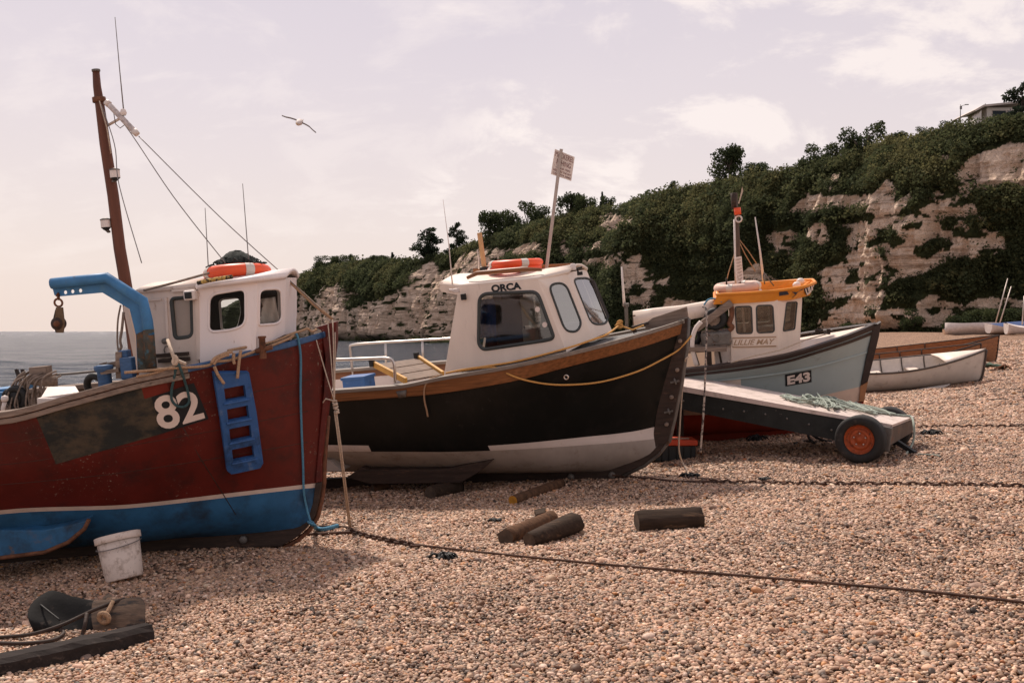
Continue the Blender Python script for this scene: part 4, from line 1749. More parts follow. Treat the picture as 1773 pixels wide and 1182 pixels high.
# ================================================================== the red boat, number 82
def boat_82():
    B = Boat(500, 941, 1.5, 4.0)
    B.xs = -7.6
    fm = B.M
    root = empty('fishing_boat', fm)
    tag(root, 'weathered red fishing boat with blue bottom, white wheelhouse and number 82 on the bow', 'fishing boat', 'beached fishing boats')
    # -------- hull lines
    garb = Line(B, [(546, 882), (535, 900), (510, 914), (420, 924), (240, 936), (60, 952)], 0.04, 2, 2.0, 0.9, [(-5.5, -.08), (-7.6, -.1)], y0=0.05)
    lo = Line(B, [(556, 843), (522, 846), (400, 860), (240, 878), (0, 890)], 0.98, 1.8, 3.2, 0.82, [(-5.5, -.02), (-7.6, .05)])
    hi = Line(B, [(556.5, 835), (522, 839), (400, 853), (240, 871.5), (0, 883)], 1.01, 1.8, 3.2, 0.82, [(-5.5, -.02), (-7.6, .05)])
    mid = Line(B, [(563, 720), (510, 732), (400, 757), (240, 784), (0, 815)], 1.17, 2.25, 2.8, 0.84, [(-5.5, -.02), (-7.6, .06)])
    top = Line(B, [(566, 583), (500, 602), (425, 619), (368, 635), (240, 662), (128, 692), (0, 724)], 1.27, 2.7, 2.5, 0.86, [(-5.5, 0.0), (-7.6, .12)])
    rows, band = hull_rows([garb, lo, hi, mid, top], [8, 1, 5, 5], [0.13, 0, 0.01, 0.0])
    hm = hull_mesh(rows, band, lambda b, u: (0, 1, 2, 2)[b])
    bv = bvh_of(hm)
    hull = hm.build('hull', [M_BLUEBOT, M_STRIPE, M_RED], root)
    # paint patches and the number board, each a skin on the planking
    patch(B, bv, [(59, 711.5), (264, 656.5), (284, 749), (97, 803)], 0.004, 26, 12).build('painted_panel', M_BLACKWORN, hull)
    patch(B, bv, [(262, 687), (335, 662), (361, 724.5), (281, 749.5)], 0.007, 12, 8).build('number_board', M_BLACKLETTER, hull)
    for ch, q in (('8', [(262.5, 687), (303.5, 679), (313.5, 738), (274.5, 743)]), ('2', [(301.5, 680.5), (340.5, 672.5), (354.5, 722.5), (316.5, 733.5)])):
        lettering(ch, lambda u, v: hit(B, bv, *bil(q, u, v), 0.011), bold=0.022).build('number', M_WHITELETTER, hull)
    patch(B, bv, [(243, 664), (286, 655), (294, 676), (250, 690)], 0.006, 4, 3).build('paint_patch', M_REDFRESH, hull)
    # seams / scarf joint at the bow
    mb = MB()
    mb.tube([hit(B, bv, x, y, 0.001) for x, y in [(316, 738), (345, 790), (385, 853), (408, 890)]], 0.0035, 5)
    mb.build('plank_seam', M_DARKWOOD, hull)
    for fr, a_, b_ in ((.30, lo, top), (.52, lo, top), (.74, lo, top)):
        sm = []
        for u in [.0 + .985 * i / 40 for i in range(41)]:
            q = hi.pt(u).lerp(top.pt(u), fr)
            w = B.px(q)
            sm.append(q)
        loc = []
        for q in sm:
            d = Vector((0, 1, 0))
            l_, n_, i_, ds_ = bv.ray_cast(Vector((q.x, -4, q.z)), d)
            if l_ is not None:
                loc.append(l_ + Vector((0, -.0005, 0)))
        MB().tube(loc, 0.0028, 5).build('plank_seam', M_DARKWOOD, hull)
    # -------- stem post and keel (timber)
    stem = [(582, 556), (582, 591), (575, 650), (567.5, 705), (562, 760), (557.5, 798), (557, 834), (552.6, 865), (545.5, 893), (531, 914), (512, 931), (486, 946), (418, 948)]
    inn = [(400, 922), (480, 917), (515, 908), (533, 893), (541, 872), (546, 836), (549, 798), (553, 750), (560, 680), (563, 620), (556, 572), (545, 566.5)]
    pl = [B.at(x, y, -0.05) for x, y in stem + inn]
    ia = [B.at(x, y, -0.05) for x, y in stem[:7] + [(546, 836)] + inn[6:]]
    MB().prism(ia, (0, 0.10, 0)).build('stem_post', M_RED, root, bevel=0.008)
    ia = [B.at(x, y, -0.052) for x, y in stem[6:] + inn[:6]]
    MB().prism(ia, (0, 0.104, 0)).build('forefoot', M_DARKWOOD, root, bevel=0.008)
    kl = [B.at(418, 948, -0.06), B.at(150, 962, -.06), Vector((-7.4, -.06, .02)), Vector((-7.4, -.06, .3)), B.at(240, 930, -.06), B.at(400, 920, -.06)]
    k = MB().prism(kl, (0, 0.12, 0)).build('keel', M_DARKWOOD, root, bevel=0.01)
    c = B.at(422, 933, -0.075)
    MB().lathe([(0, .03), (.03, .03), (.036, .02), (.036, 0), (.016, 0)], c, (0, -1, 0), 14).build('keel_bolt', M_IRON, k)
    # iron band round the forefoot
    MB().tube([B.at(x + 2, y, 0) for x, y in [(566, 720), (560, 798), (559, 834), (555, 865), (548, 894), (534, 917), (514, 934), (486, 949), (430, 951)]], 0.022, 6).build('stem_iron', M_RUST, root)
    # -------- bilge keel, nearest the camera
    bk = [(0, 917), (71, 918), (120, 909), (154, 899), (146, 915), (118, 939), (78, 956), (0, 966), (-120, 972), (-120, 925)]
    MB().prism([B.at(x, y, -0.86) for x, y in bk], (0, 0.10, 0.02)).build('bilge_keel', M_BLUEBOT, root, bevel=0.012)
    MB().tube([B.at(x, y, -0.87) for x, y in [(-60, 968), (0, 965.5), (78, 955.5), (118, 938.5), (146, 915), (154, 899)]], 0.018, 6).build('bilge_iron', M_RUST, root)
    # -------- gunwale: blue forward, bare timber aft
    tp = [top.pt(u) for u in US]

    def up(l, h, o=0.0):
        return [p + Vector((0, o, h)) for p in l]
    xb = B.on(330, 632, top.y).x
    fw = [p for p in tp if p.x > xb - 0.15]
    af = [p for p in tp if p.x < xb + 0.05]
    m1 = band_mesh(MB(), up(fw, 0.055), up(fw, 0.0), 0.03, over=0.11)
    m1.build('blue_rail', M_BLUECAP, root, bevel=0.012)
    m2 = band_mesh(MB(), up(af, 0.05), up(af, 0.0), 0.035, over=0.12)
    m2.build('timber_rail', M_GREYWOOD, root, bevel=0.008)
    m3 = band_mesh(MB(), up(af, -0.006), up(af, -0.05), 0.022, over=0.0)
    m3.build('rubbing_strake', M_GREYWOOD, root, bevel=0.006)
    # inner side of the bulwark and the deck
    def inside_at(x, drop, off):
        t = min(1.0, drop / max(.05, top.z(x) - mid.z(x)))
        return max(0.0, top.y(x) * (1 - t) + mid.y(min(x, mid.stem.x)) * t - off)
    xs_ = [p.x for p in tp if p.x < top.stem.x - .22]
    ins = MB()
    for s in (1, -1):
        ins.grid([[Vector((x, s * inside_at(x, d, .035), top.z(x) - d)) for x in xs_] for d in (0.0, .32)])
    ins.build('bulwark', M_GREYWOOD, root)
    dk = MB()
    dk.grid([[Vector((x, s * inside_at(x, .27, .025), top.z(x) - .27)) for x in xs_] for s in (1, 0, -1)])
    dk.build('deck', M_GREYWOOD, root)

    # -------- wheelhouse
    def rail_z(x):
        return top.z(x) - 0.28
    ws = -0.60
    A = B.at(342, 497, ws)
    Bt = B.at(446, 484.5, ws)
    Ct = B.at(495, 480.5, -.20)
    A2 = B.at(344, 628, ws - .02)
    B2 = B.at(443, 606, ws - .02)
    C2 = B.at(494, 597, -.22)
    zt = (A.z + Bt.z + Ct.z) / 3
    low = -0.14
    Ab, Bb, Cb = A2 + Vector((0, 0, low)), B2 + Vector((0, 0, .01)), C2 + Vector((0, 0, .09))
    cab = MB()
    nS = face_normal([Ab, Bb, Bt])
    nF = face_normal([Bb, Cb, Ct])
    w2 = [tuple(p) for p in round_poly([(362, 510), (425, 499.5), (425.5, 563), (398, 572), (361, 575)], [16, 12, 16, 12, 12])]
    w3 = [tuple(p) for p in round_poly([(448.5, 501), (486, 499), (488, 560), (448, 563)], [12, 12, 16, 3])]
    L2 = [B.onplane(x, y, Ab, nS) for x, y in w2]
    L3 = [B.onplane(x, y, Bb, nF) for x, y in w3]
    EX = Vector((-.55, 0, 0))          # the port side of the wheelhouse runs further aft
    pn = face_normal([mirror(p) for p in (Ab, Bb, Bt)])
    LP = [B.onplane(x, y, mirror(Ab), pn) for x, y in round_poly([(380, 518), (416, 514), (419, 540), (412, 569), (384, 573)], [8, 8, 8, 8, 8])]
    fp = [Cb, mirror(Cb), mirror(Ct), Ct]
    walls = [wall_with_holes([Ab, Bb, Bt, A], [L2]), wall_with_holes([Bb, Cb, Ct, Bt], [L3]), wall_with_holes(fp, []),
             wall_with_holes([mirror(Ab) + EX, mirror(Bb), mirror(Bt), mirror(A) + EX], [LP]), wall_with_holes([mirror(p) for p in (Bb, Cb, Ct, Bt)], [[mirror(p) for p in L3]])]
    cabin = merge(*walls).build('wheelhouse', [M_CABWHITE, M_INSIDE], root, lined=0.035)
    for lp, n in ((L2, nS), (L3, nF), (LP, nS), ([mirror(p) for p in L3], nF)):
        window_parts(cabin, lp, n, M_CABWHITE, M_GLASSCLEAR, 0.012)
    # -------- older timber house behind it
    ys = ws + 0.02
    D = B.at(238, 507, ys)
    D2 = B.at(243, 650, ys)
    E, E2 = B.at(342, 498.5, ys), B.at(343, 628, ys)
    D2, E2 = D2 + Vector((0, 0, -.06)), E2 + Vector((0, 0, -.14))
    w1 = round_poly([(296, 516), (332, 513.5), (334, 583), (303, 587)], [9, 9, 11, 9])
    nA = face_normal([D2, E2, E])
    L1 = [B.onplane(x, y, D2, nA) for x, y in w1]
    aft = merge(wall_with_holes([D2, E2, E, D], [L1]), wall_with_holes([mirror(D2), mirror(E2) + EX, mirror(E) + EX, mirror(D)], []), MB().add([D2, mirror(D2), mirror(D), D], [(0, 1, 2, 3)]))
    house = aft.build('timber_house', M_CREAMWOOD, root, solid=0.03)
    f1 = MB().tube(L1, 0.02, 6, closed=True).build('window', M_FRAME, house)
    mfrost = mat('frosted_pane', (0.36, 0.30, 0.25), rough=0.35, var=0.1, scale=2)
    MB().add([p + Vector((0, .012, 0)) for p in L1], [tuple(range(len(L1)))]).build('pane', mfrost, f1)
    MB().prism([B.at(213, 530, ys + .1), B.at(221, 528, ys + .1), B.at(246, 641, ys + .1), B.at(236, 643, ys + .1)], (0, .03, 0)).build('door', M_CREAMWOOD, house)
    # seams, trim strips and little fittings of the timber house
    tr_ = MB()
    tr_.bar(B.at(298, 503.5, ys - .03), B.at(338, 500.5, ys - .03), .03, .02)
    tr_.bar(B.at(246, 521, ys - .025), B.at(279, 518, ys - .025), .015, .012)
    tr_.bar(B.at(287, 515, ys - .025), B.at(292, 610, ys - .025), .02, .02, up=(1, 0, 0))
    tr_.bar(B.at(341, 503, ys - .025), B.at(344, 622, ys - .025), .02, .03, up=(1, 0, 0))
    tr_.build('trim', M_CREAMWOOD, house)
    hk = MB().tube([B.at(x, y, ys - .04) for x, y in [(292, 599), (286, 600), (284, 606), (286, 611)]], .006, 5)
    hk.lathe([(0, 0), (.025, 0), (.025, .05), (0, .05)], B.at(288, 590, ys - .01), (0, -1, 0), 10)
    hk.build('latch', M_IRON, house)
    sl = MB()
    for y0_, x0_, x1_ in ((614, 268, 326), (623, 275, 328)):
        sl.bar(B.at(x0_, y0_ + 2, ys - .05), B.at(x1_, y0_ - 2, ys - .05), .05, .03)
    sl.build('rubbing_slat', M_DARKWOOD, house)
    # roofs
    rf = MB()
    ov = .05
    ring = [A + Vector((-.0, -ov, 0)), Bt + Vector((.02, -ov, 0)), Ct + Vector((.012, -.03, 0))]
    cen = [Vector((p.x, 0, p.z + .07)) for p in ring]
    ra = [ring[0], ring[1], ring[2]]
    nrow = 9
    rows_ = []
    for p in ra:
        rows_.append([Vector((p.x + (0.02 * (1 - (2 * k / (nrow - 1) - 1) ** 2) if p is ra[2] else 0), p.y * (1 - 2 * k / (nrow - 1)), p.z + .07 * (1 - (2 * k / (nrow - 1) - 1) ** 2))) for k in range(nrow)])
    rf.grid(rows_)
    rf.build('roof', M_CABWHITE, cabin, solid=0.035)
    rr = MB()
    rr.grid([[Vector((p.x, (p.y - .03) * (1 - 2 * k / 8), p.z + .01 + .07 * (1 - (2 * k / 8 - 1) ** 2))) for k in range(9)] for p in (D, E)])
    rr.build('roof', M_CREAMWOOD, house, solid=0.03)
    # the dark inside and what stands in it
    inn_ = MB()
    xm_ = (A.x + Bt.x) / 2
    inn_.box((xm_ + .12, 0.1, A2.z - .02), (.3, .8, .05))
    inn_.box((xm_ + .12, 0.30, A2.z + .22), (.05, .05, .5))
    inn_.build('console', M_INSIDE, cabin)
    wv = MB().tube([Vector((Bt.x - .10 + .02 * math.sin(a * 3), -.42 + .16 * math.cos(a), A2.z + .36 + .17 * math.sin(a))) for a in [i * .42 for i in range(15)]], .014, 6, closed=True)
    wv.build('steering_wheel', M_DARKWOOD, cabin)
    cloth = MB()
    cq = [(449, 518), (476, 514), (484, 560), (449, 566)]
    cloth.grid([[B.at(*bil(cq, u / 6, v / 6), -.26 + .02 * math.sin(u * 2.1 + v)) for u in range(7)] for v in range(7)])
    cloth.build('white_cloth', M_WHITELETTER, cabin, solid=.01)
    # spotlight on the corner
    c = B.at(330, 511, ys - .07)
    sp_ = MB().box(c, (.10, .09, .085)).build('spot_lamp', M_WHITEPL, root, bevel=.015)
    MB().box(c + Vector((-.005, -.05, 0)), (.06, .012, .055)).build('lens', M_RUBBER, sp_, bevel=.004)
    MB().bar(c + Vector((.03, 0, 0)), c + Vector((.06, .10, 0)), .03, .03).build('bracket', M_CREAMWOOD, sp_)

    # -------- mast with its fittings
    mp = [(166, 122), (168, 150), (171.5, 173), (182, 250), (196, 340), (207, 430), (214, 470), (222, 520), (232, 600), (241, 668)]
    rad = [5.6, 6.4, 7.2, 8.8, 9.2, 9.6, 9.8, 10, 10, 10]
    pts = [B.at(x, y, 0.0) for x, y in mp]
    sc = 1 / 185.0
    mast = MB().tube(pts, [r * sc for r in rad], 14).build('mast', M_MAST, root)
    c = B.at(171.5, 173, 0)
    ax = (pts[2] - pts[3]).normalized()
    MB().lathe([(.045, -.025), (.058, -.022), (.058, .022), (.045, .025)], c, ax, 16).build('collar', M_RUST, mast)
    cap = MB().lathe([(0, .01), (.037, .008), (.037, -.01), (.033, -.012)], pts[0], ax, 14).build('mast_cap', M_IRON, mast)
    # strip light on a bracket
    a, b = B.at(186, 178.5, -.14), B.at(234, 229, -.14)
    d = (b - a).normalized()
    mstrip = mat('strip_light_tube', (0.55, 0.49, 0.47), rough=0.5, var=0.3, scale=22, wear=((0.30, 0.26, 0.27), 20, 0.52, 0.62))
    tb = MB().tube([a, a + d * .03, b - d * .03, b], [.018, .026, .026, .018], 12).build('strip_light', mstrip, mast)
    MB().tube([b - d * .02, b + d * .03], [.032, .026], 12).build('end_cap', M_WHITEPL, tb)
    MB().tube([a - d * .02, a + d * .02], [.026, .030], 12).build('end_cap', M_WHITEPL, tb)
    MB().tube([B.at(187, 217, 0), B.at(208, 205, -.14)], .014, 6).build('bracket', M_CREAMWOOD, mast)
    ml = MB().tube([a.lerp(b, .2), B.at(200, 215, -.1), B.at(208, 222, -.1), B.at(216, 216, -.14)], .004, 5)
    ml.build('cable', M_WIRE, mast)
    bs = MB().lathe([(.02, 0), (.03, .02), (.022, .05), (.01, .06)], B.at(214, 200, -.14), (0, 0, 1), 10).build('aerial_base', M_WHITEPL, mast)
    MB().tube([B.at(214, 192, -.14), B.at(207, 120, -.14), B.at(199, 30, -.14)], [.006, .0045, .003], 5).build('whip_aerial', M_WIRE, mast)
    # mast lamps: one on the face, one on an arm
    for (x, y, s, yy) in ((199, 302, 1.0, -.09), (183, 388, 1.15, -.03)):
        c = B.at(x, y, yy)
        lp = MB().lathe([(0, -.06), (.02, -.055), (.042, -.032), (.045, -.03)], c, (0, 0, 1), 16)
        lp = lp.build('mast_lamp', M_RUBBER, mast)
        MB().lathe([(.043, -.03), (.043, .035)], c, (0, 0, 1), 16).build('lens', M_WHITEPL, lp)
        MB().lathe([(.046, .035), (.046, .045), (.02, .055), (0, .055)], c, (0, 0, 1), 16).build('cap', M_IRON, lp)
        MB().bar(c + Vector((0, 0, -.05)), B.at(x + (6 if x < 190 else -5), y + 14, 0), .03, .015).build('bracket', M_IRON, lp)
    # stays
    st = [[(240, 236), (380, 375), (500, 484), (574, 552)], [(172, 174), (215, 215), (300, 340), (390, 455)], [(172, 173), (198, 250), (206, 320), (245, 455), (290, 592)], [(248, 503), (300, 490), (372, 470)]]
    ys_ = [[-.14, -.1, -.04, 0], [0, -.1, -.3, -.5], [0, -.25, -.45, -1.0], [-.7, -.6, -.4]]
    for i, (s_, yy) in enumerate(zip(st, ys_)):
        q = [B.at(x, y, v) for (x, y), v in zip(s_, yy)]
        MB().tube(catmull(q, 6), .0045 if i != 3 else .012, 5).build('stay_wire', M_WIRE if i != 3 else M_GREYWOOD, root)
    q = [B.at(x, y, v) for x, y, v in [(497, 484, -.03), (515, 500, -.02), (545, 528, 0), (576, 553, 0)]]
    MB().tube(q, [.009, .016, .018, .012], 7).build('forestay_rope', M_TANROPE, root)
    q = [B.at(x, y, v) for x, y, v in [(172, 175, -.06), (185, 222, -.07), (192, 266, -.08)]]
    MB().tube(q, .006, 6).build('halyard', M_PALEROPE, mast)
    # thin aerials on the wheelhouse roof
    for x0_, y0_, x1_, y1_ in ((420, 318, 431, 458), (355, 360, 361, 470)):
        MB().tube([B.at(x1_, y1_ + 22, -.3), B.at(x1_, y1_, -.3), B.at(x0_, y0_, -.3)], [.006, .005, .003], 5).build('whip_aerial', M_WIRE, root)

    # -------- blue davit over the side
    yd = -0.92
    up_e = [(89, 484), (186, 474), (251, 516.5), (258, 560), (266, 645)]
    lo_e = [(239, 645), (236, 580), (225, 535), (178, 506.5), (104, 513), (95, 511), (92, 500)]
    outer = [B.at(x, y, yd) for x, y in up_e + lo_e]
    holes = []
    for x, y in ((113.5, 506), (126, 504.5), (139.5, 503)):
        c = B.at(x, y, yd)
        holes.append([c + Vector((math.cos(a) * .017, 0, math.sin(a) * .017)) for a in [k * .7854 for k in range(8)]])
    pl_ = wall_with_holes(outer, holes)
    dv = pl_.build('davit', M_BLUEPAINT, root, solid=0.018)
    MB().tube([B.at(x, y, yd - .035) for x, y in [(89, 491), (185, 481), (248, 522), (255, 555), (258, 580)]], .045, 10).build('davit_tube', M_BLUEPAINT, dv)
    mr = mat('davit_rust', (0.055, 0.055, 0.045), rough=0.8, var=0.4, scale=12, wear=((0.14, 0.07, 0.035), 16, 0.5, 0.62), wear2=((0.05, 0.16, 0.22), 10, 0.55, 0.65))
    ft = MB().prism([B.at(x, y, yd - .03) for x, y in [(235.5, 578), (250, 572), (252, 645), (239, 645)]], (0, .06, 0))
    ft.tube([B.at(x, y, yd - .035) for x, y in [(257, 570), (258.5, 592), (262.5, 644)]], .0455, 10)
    ft.build('davit_foot', mr, dv)
    # hauler and bollards at the rail
    hb = MB()
    c = B.at(181, 652, -.95)
    hb.lathe([(.06, -.12), (.055, -.1), (.055, .04), (.075, .06), (.075, .09), (.03, .10)], c, (0, 0, 1), 14)
    hb.build('capstan', M_BLUECAP, root)
    hp = MB()
    hp.bar(B.at(178, 628, -.9), B.at(181, 640, -.9), .04, .05, up=(1, 0, 0))
    hp.bar(B.at(180, 634, -.9), B.at(205, 629, -.9), .03, .045)
    hp.bar(B.at(206, 609, -.95), B.at(207, 655, -.95), .03, .05, up=(1, 0, 0))
    hp.bar(B.at(176, 645, -.98), B.at(207, 640, -.98), .05, .03)
    hp.build('hauler_frame', M_GREYWOOD, root)
    hm_ = MB().box(B.at(222, 637, -.95), (.10, .10, .18))
    hm_.box(B.at(216, 613, -.9), (.075, .1, .07))
    hm_.build('hauler_motor', M_BLUECAP, root, bevel=.012)
    # samson post with crossbar, wound with rope, forward of the wheelhouse
    c = B.at(454, 592, -.62)
    bl = MB().lathe([(.03, -.14), (.026, .03), (.034, .035), (.034, .05), (0, .05)], c + Vector((.0, 0, 0)), (.05, 0, 1), 12)
    bl.tube([c + Vector((-.06, -.0, -.075)), c + Vector((.08, 0, -.05))], .022, 9)
    bl.build('mooring_bitt', M_RUST, root)
    # aft: tyre fender, guard rail, net bundle, upright stakes
    tm = MB().torus(B.at(166, 668, -.86), .085, .03, (0.3, 1, .2), 24, 10)
    tm.build('tyre_fender', M_RUBBER, root)
    q = [B.at(x, y, v) for x, y, v in [(90, 667, .9), (91, 655, .9), (96, 649, .9), (130, 646, .9), (180, 641, .9), (215, 638, .9)]]
    MB().tube(catmull(q, 4), .012, 6).build('guard_rail', M_IRON, root)
    for x0_, x1_ in ((28, 41), (38.5, 47)):
        MB().bar(B.at(x0_, 639, .5), B.at(x1_, 676, .5), .022, .03, up=(1, 0, 0)).build('stake', M_DARKWOOD, root)
    MB().bar(B.at(94, 652, .75), B.at(95, 672, .75), .05, .04, up=(1, 0, 0)).build('rail_post', M_GREYWOOD, root)
    # transom quarter board, far blue boards
    return B, root, top, bv, ws, A, Bt, Ct, yd


B82, root82, top82, bv82, ws82, cabA, cabB, cabC, yd82 = boat_82()


def things_on_82():
    B = B82
    fm = B.M
    # life ring with its tape on the roof, dark net heaped on it
    z = (cabA.z + cabB.z) / 2 + .085
    c0 = B.at(411, 472, -.2)
    R_ = .235
    mb = life_ring(MB(), (0, 0, 0), R_, .06, (0, 0.08, 1), 0, 1, 4, -.1, .92)
    for v in mb.v:
        v += c0
    o = mb.build('life_ring', [M_ORANGE, M_TAPE], None, fm)
    tag(o, 'orange life ring under a dark net on the red boat wheelhouse roof', 'life ring', 'orange life rings on roofs')
    g = random.Random(4)
    nb = MB()
    base = c0 + Vector((.0, 0, .055))
    for k in range(80):
        a, rr = g.uniform(0, 6.28), g.uniform(0, .17)
        p = base + Vector((math.cos(a) * rr * 1.15, math.sin(a) * rr, .02))
        pts = []
        for j in range(6):
            p = p + Vector((g.uniform(-.05, .05), g.uniform(-.05, .05), g.uniform(-.02, .03)))
            lim = max(.012, .19 - .75 * ((p - base).xy.length))
            p.z = min(max(p.z, base.z), base.z + lim)
            pts.append(p.copy())
        nb.tube(catmull(pts, 3), g.uniform(.004, .009), 5)
    # a limp lump under the strands
    rows_ = []
    for i in range(8):
        t = i / 7
        rows_.append([base + Vector((math.cos(a) * .20 * t ** .7, math.sin(a) * .16 * t ** .7, .135 * (1 - t ** 1.5) + .012 * math.sin(a * 5 + i * 2))) for a in [k * .3927 for k in range(17)]])
    nb.grid(rows_)
    o = nb.build('fishing_net', M_NET, None, fm)
    tag(o, 'dark net heaped on the orange life ring of the red boat', 'net')
    pb = MB().tube([c0 + Vector((-.22, -.02, .05)), c0 + Vector((-.05, -.02, .10)), c0 + Vector((.06, 0, .125))], .012, 6)
    o = pb.build('wooden_pole', M_GREYWOOD, None, fm)
    tag(o, 'thin grey pole end resting on the net over the life ring', 'pole')
    # yellow and black rope along the roof edge
    q = [B.at(x, y, -.72 if x < 380 else -.66) for x, y in [(342, 490), (360, 486), (380, 482.5), (402, 479)]]
    mystripe = mat('yellow_black_rope', (0.52, 0.34, 0.10), rough=0.85, var=0.3, scale=30, wear=((0.03, 0.025, 0.02), 26, 0.48, 0.53), stretch=(1.4, 1, 1))
    o = MB().tube(catmull(q, 5), .018, 8).build('rope', mystripe, None, fm)
    tag(o, 'yellow and black twisted rope lying along the white wheelhouse roof edge', 'rope')
    # pulley block hanging from the davit
    root = empty('pulley_block', fm @ Matrix.Translation(B.at(101, 520, yd82)))
    c0 = B.at(101, 520, yd82)
    tag(root, 'rusty pulley block hanging from the end of the blue davit', 'pulley')
    L = lambda x, y, dy=0: B.at(x, y, yd82 + dy) - c0
    MB().torus(L(101, 524), .032, .009, (0, 1, 0.2), 20, 8).build('ring', M_RUST, root)
    MB().tube([L(97.5, 512), L(100.5, 507, -.04), L(103.5, 512)], .008, 6).build('shackle', M_RUST, root)
    MB().torus(L(101, 514), .022, .007, (1, 0.2, 0), 16, 6).build('shackle_link', M_RUST, root)
    ch = MB().prism([L(96, 532, -.03), L(108, 532, -.03), L(111, 560, -.03), L(109, 576, -.03), L(98, 576, -.03), L(94.5, 558, -.03)], (0, .018, 0))
    ch.build('cheek', mat('block_wood', (0.13, 0.085, 0.05), rough=0.8, var=0.3, scale=20), root, bevel=.003)
    ch = MB().prism([L(95, 536, .03), L(106, 532, .03), L(109, 560, .03), L(107, 576, .03), L(96, 576, .03), L(90, 558, .03)], (0, .018, 0))
    ch.build('cheek', M_DARKWOOD, root, bevel=.003)
    MB().lathe([(.02, -.035), (.052, -.03), (.044, 0), (.052, .03), (.02, .035)], L(101.5, 560), (.15, 1, 0), 24).build('sheave', M_DARKWOOD, root)
    MB().lathe([(0, -.06), (.022, -.055), (.026, -.04), (.026, .05), (0, .055)], L(102, 560), (0, 1, 0), 12).build('pin', M_RUST, root)
    # rope hanging behind the davit
    o = MB().tube(catmull([B.at(x, y, -.8) for x, y in [(209, 528), (204, 555), (203, 590), (205, 612), (202, 628)]], 5), .008, 6)
    o.tube(catmull([B.at(x, y, -.8) for x, y in [(214, 540), (211, 570), (208, 590), (210, 600), (206, 607)]], 5), .012, 6)
    o = o.build('rope', M_GREYWOOD, None, fm)
    tag(o, 'grey rope hanging behind the blue davit post', 'rope')

    # blue plastic boarding ladder hung on the side
    def S(x, y, l):
        return hit(B, bv82, x, y, l)
    qd = [(364, 633), (425, 622), (452.5, 803), (391, 815)]
    outer = [bil(qd, u, v) for u, v in [(0.02, 0.0), (1, .0), (1.0, .96), (.9, 1.0), (.1, 1.0), (0.0, .96)]]
    holes = []
    for v0, v1 in ((.205, .325), (.40, .515), (.585, .70), (.775, .885)):
        holes.append([bil(qd, u, v) for u, v in [(.20, v0), (.78, v0), (.78, v1), (.20, v1)]])
    mesh2 = wall_with_holes([Vector((x, y, 0)) for x, y in outer], [[Vector((x, y, 0)) for x, y in h] for h in holes])
    # follow the planking
    bm = bmesh.new()
    vv = [bm.verts.new(p) for p in mesh2.v]
    for f in mesh2.f:
        bm.faces.new([vv[i] for i in f])
    bmesh.ops.subdivide_edges(bm, edges=bm.edges, cuts=1)
    bm.verts.index_update()
    lm = MB().add([S(v.co.x, min(max(v.co.y, 640), 815), .05) + (Vector((0, -.01, .0)) if v.co.y < 640 else Vector((0, 0, 0))) for v in bm.verts], [tuple(v.index for v in f.verts) for f in bm.faces])
    bm.free()
    root = empty('boarding_ladder', fm @ Matrix.Translation(S(405, 720, .05)))
    c0 = S(405, 720, .05)
    tag(root, 'blue plastic boarding ladder with four openings hung on the red bow', 'ladder')
    for v in lm.v:
        v -= c0
    lm.build('frame', M_BLUEPLASTIC, root, solid=.05, bevel=.008)
    for v in (.345, .53, .715, .905):
        a, b = bil(qd, .14, v), bil(qd, .84, v)
        MB().bar(S(*a, .075) - c0, S(*b, .075) - c0, .03, .018).build('tread', M_BLUEPLASTIC, root, bevel=.005)
    # lashings of the ladder over the rail
    lz = MB()
    for pts in ([(371, 634), (377, 648), (388, 664)], [(417, 606), (414, 625), (411, 655)], [(405, 611), (404, 622), (406, 630)], [(366, 628), (372, 620), (384, 614), (392, 611), (402, 609)], [(370, 631), (376, 622), (388, 616), (396, 614)]):
        q = [B.on(x, y, lambda X: top82.y(X) + .085) for x, y in pts]
        lz.tube(catmull(q, 5), .0135, 7)
    o = lz.build('rope_lashing', M_TANROPE, None, fm)
    tag(o, 'tan rope lashings tying the blue boarding ladder to the rail', 'rope')
    # ropes along the rail
    q = [B.on(x, y, lambda X: top82.y(X) + .05) for x, y in [(215, 645), (260, 641), (300, 637), (340, 635), (362, 632), (372, 626), (400, 623), (430, 612), (470, 598), (500, 586), (508, 580)]]
    r1 = MB().tube(catmull(q, 5), .012, 7)
    q = [B.on(x, y, lambda X: top82.y(X) - .02) for x, y in [(394, 607), (425, 601), (455, 596), (480, 589), (505, 578), (520, 573), (532, 569), (540, 574), (548, 570)]]
    r1.tube(catmull(q, 5), .012, 7)
    q = [B.on(x, y, lambda X: top82.y(X) + .04) for x, y in [(236, 652), (262, 647), (284, 640), (300, 634)]]
    r1.tube(catmull(q, 5), .010, 7)
    o = r1.build('mooring_rope', M_TANROPE, None, fm)
    tag(o, 'tan rope running along the blue rail of the red boat', 'rope')
    q = [B.at(x, y, v) for x, y, v in [(290, 588, -1.02), (296, 605, -1.1), (303, 624, -1.18)]]
    kn = MB().tube(q, [.012, .014, .016], 7)
    kn.tube(catmull([B.at(x, y, -1.22) for x, y in [(302, 616), (306, 622), (304, 630), (300, 627), (303, 619)]], 4), .016, 7)
    kn.tube(catmull([B.at(x, y, -1.2) for x, y in [(303, 622), (312, 626), (322, 630)]], 4), .014, 7)
    o = kn.build('rope_knot', M_PALEROPE, None, fm)
    tag(o, 'pale knotted rope end tied at the rail beside the timber wheelhouse', 'rope')
    # teal rope loop over the number
    q = []
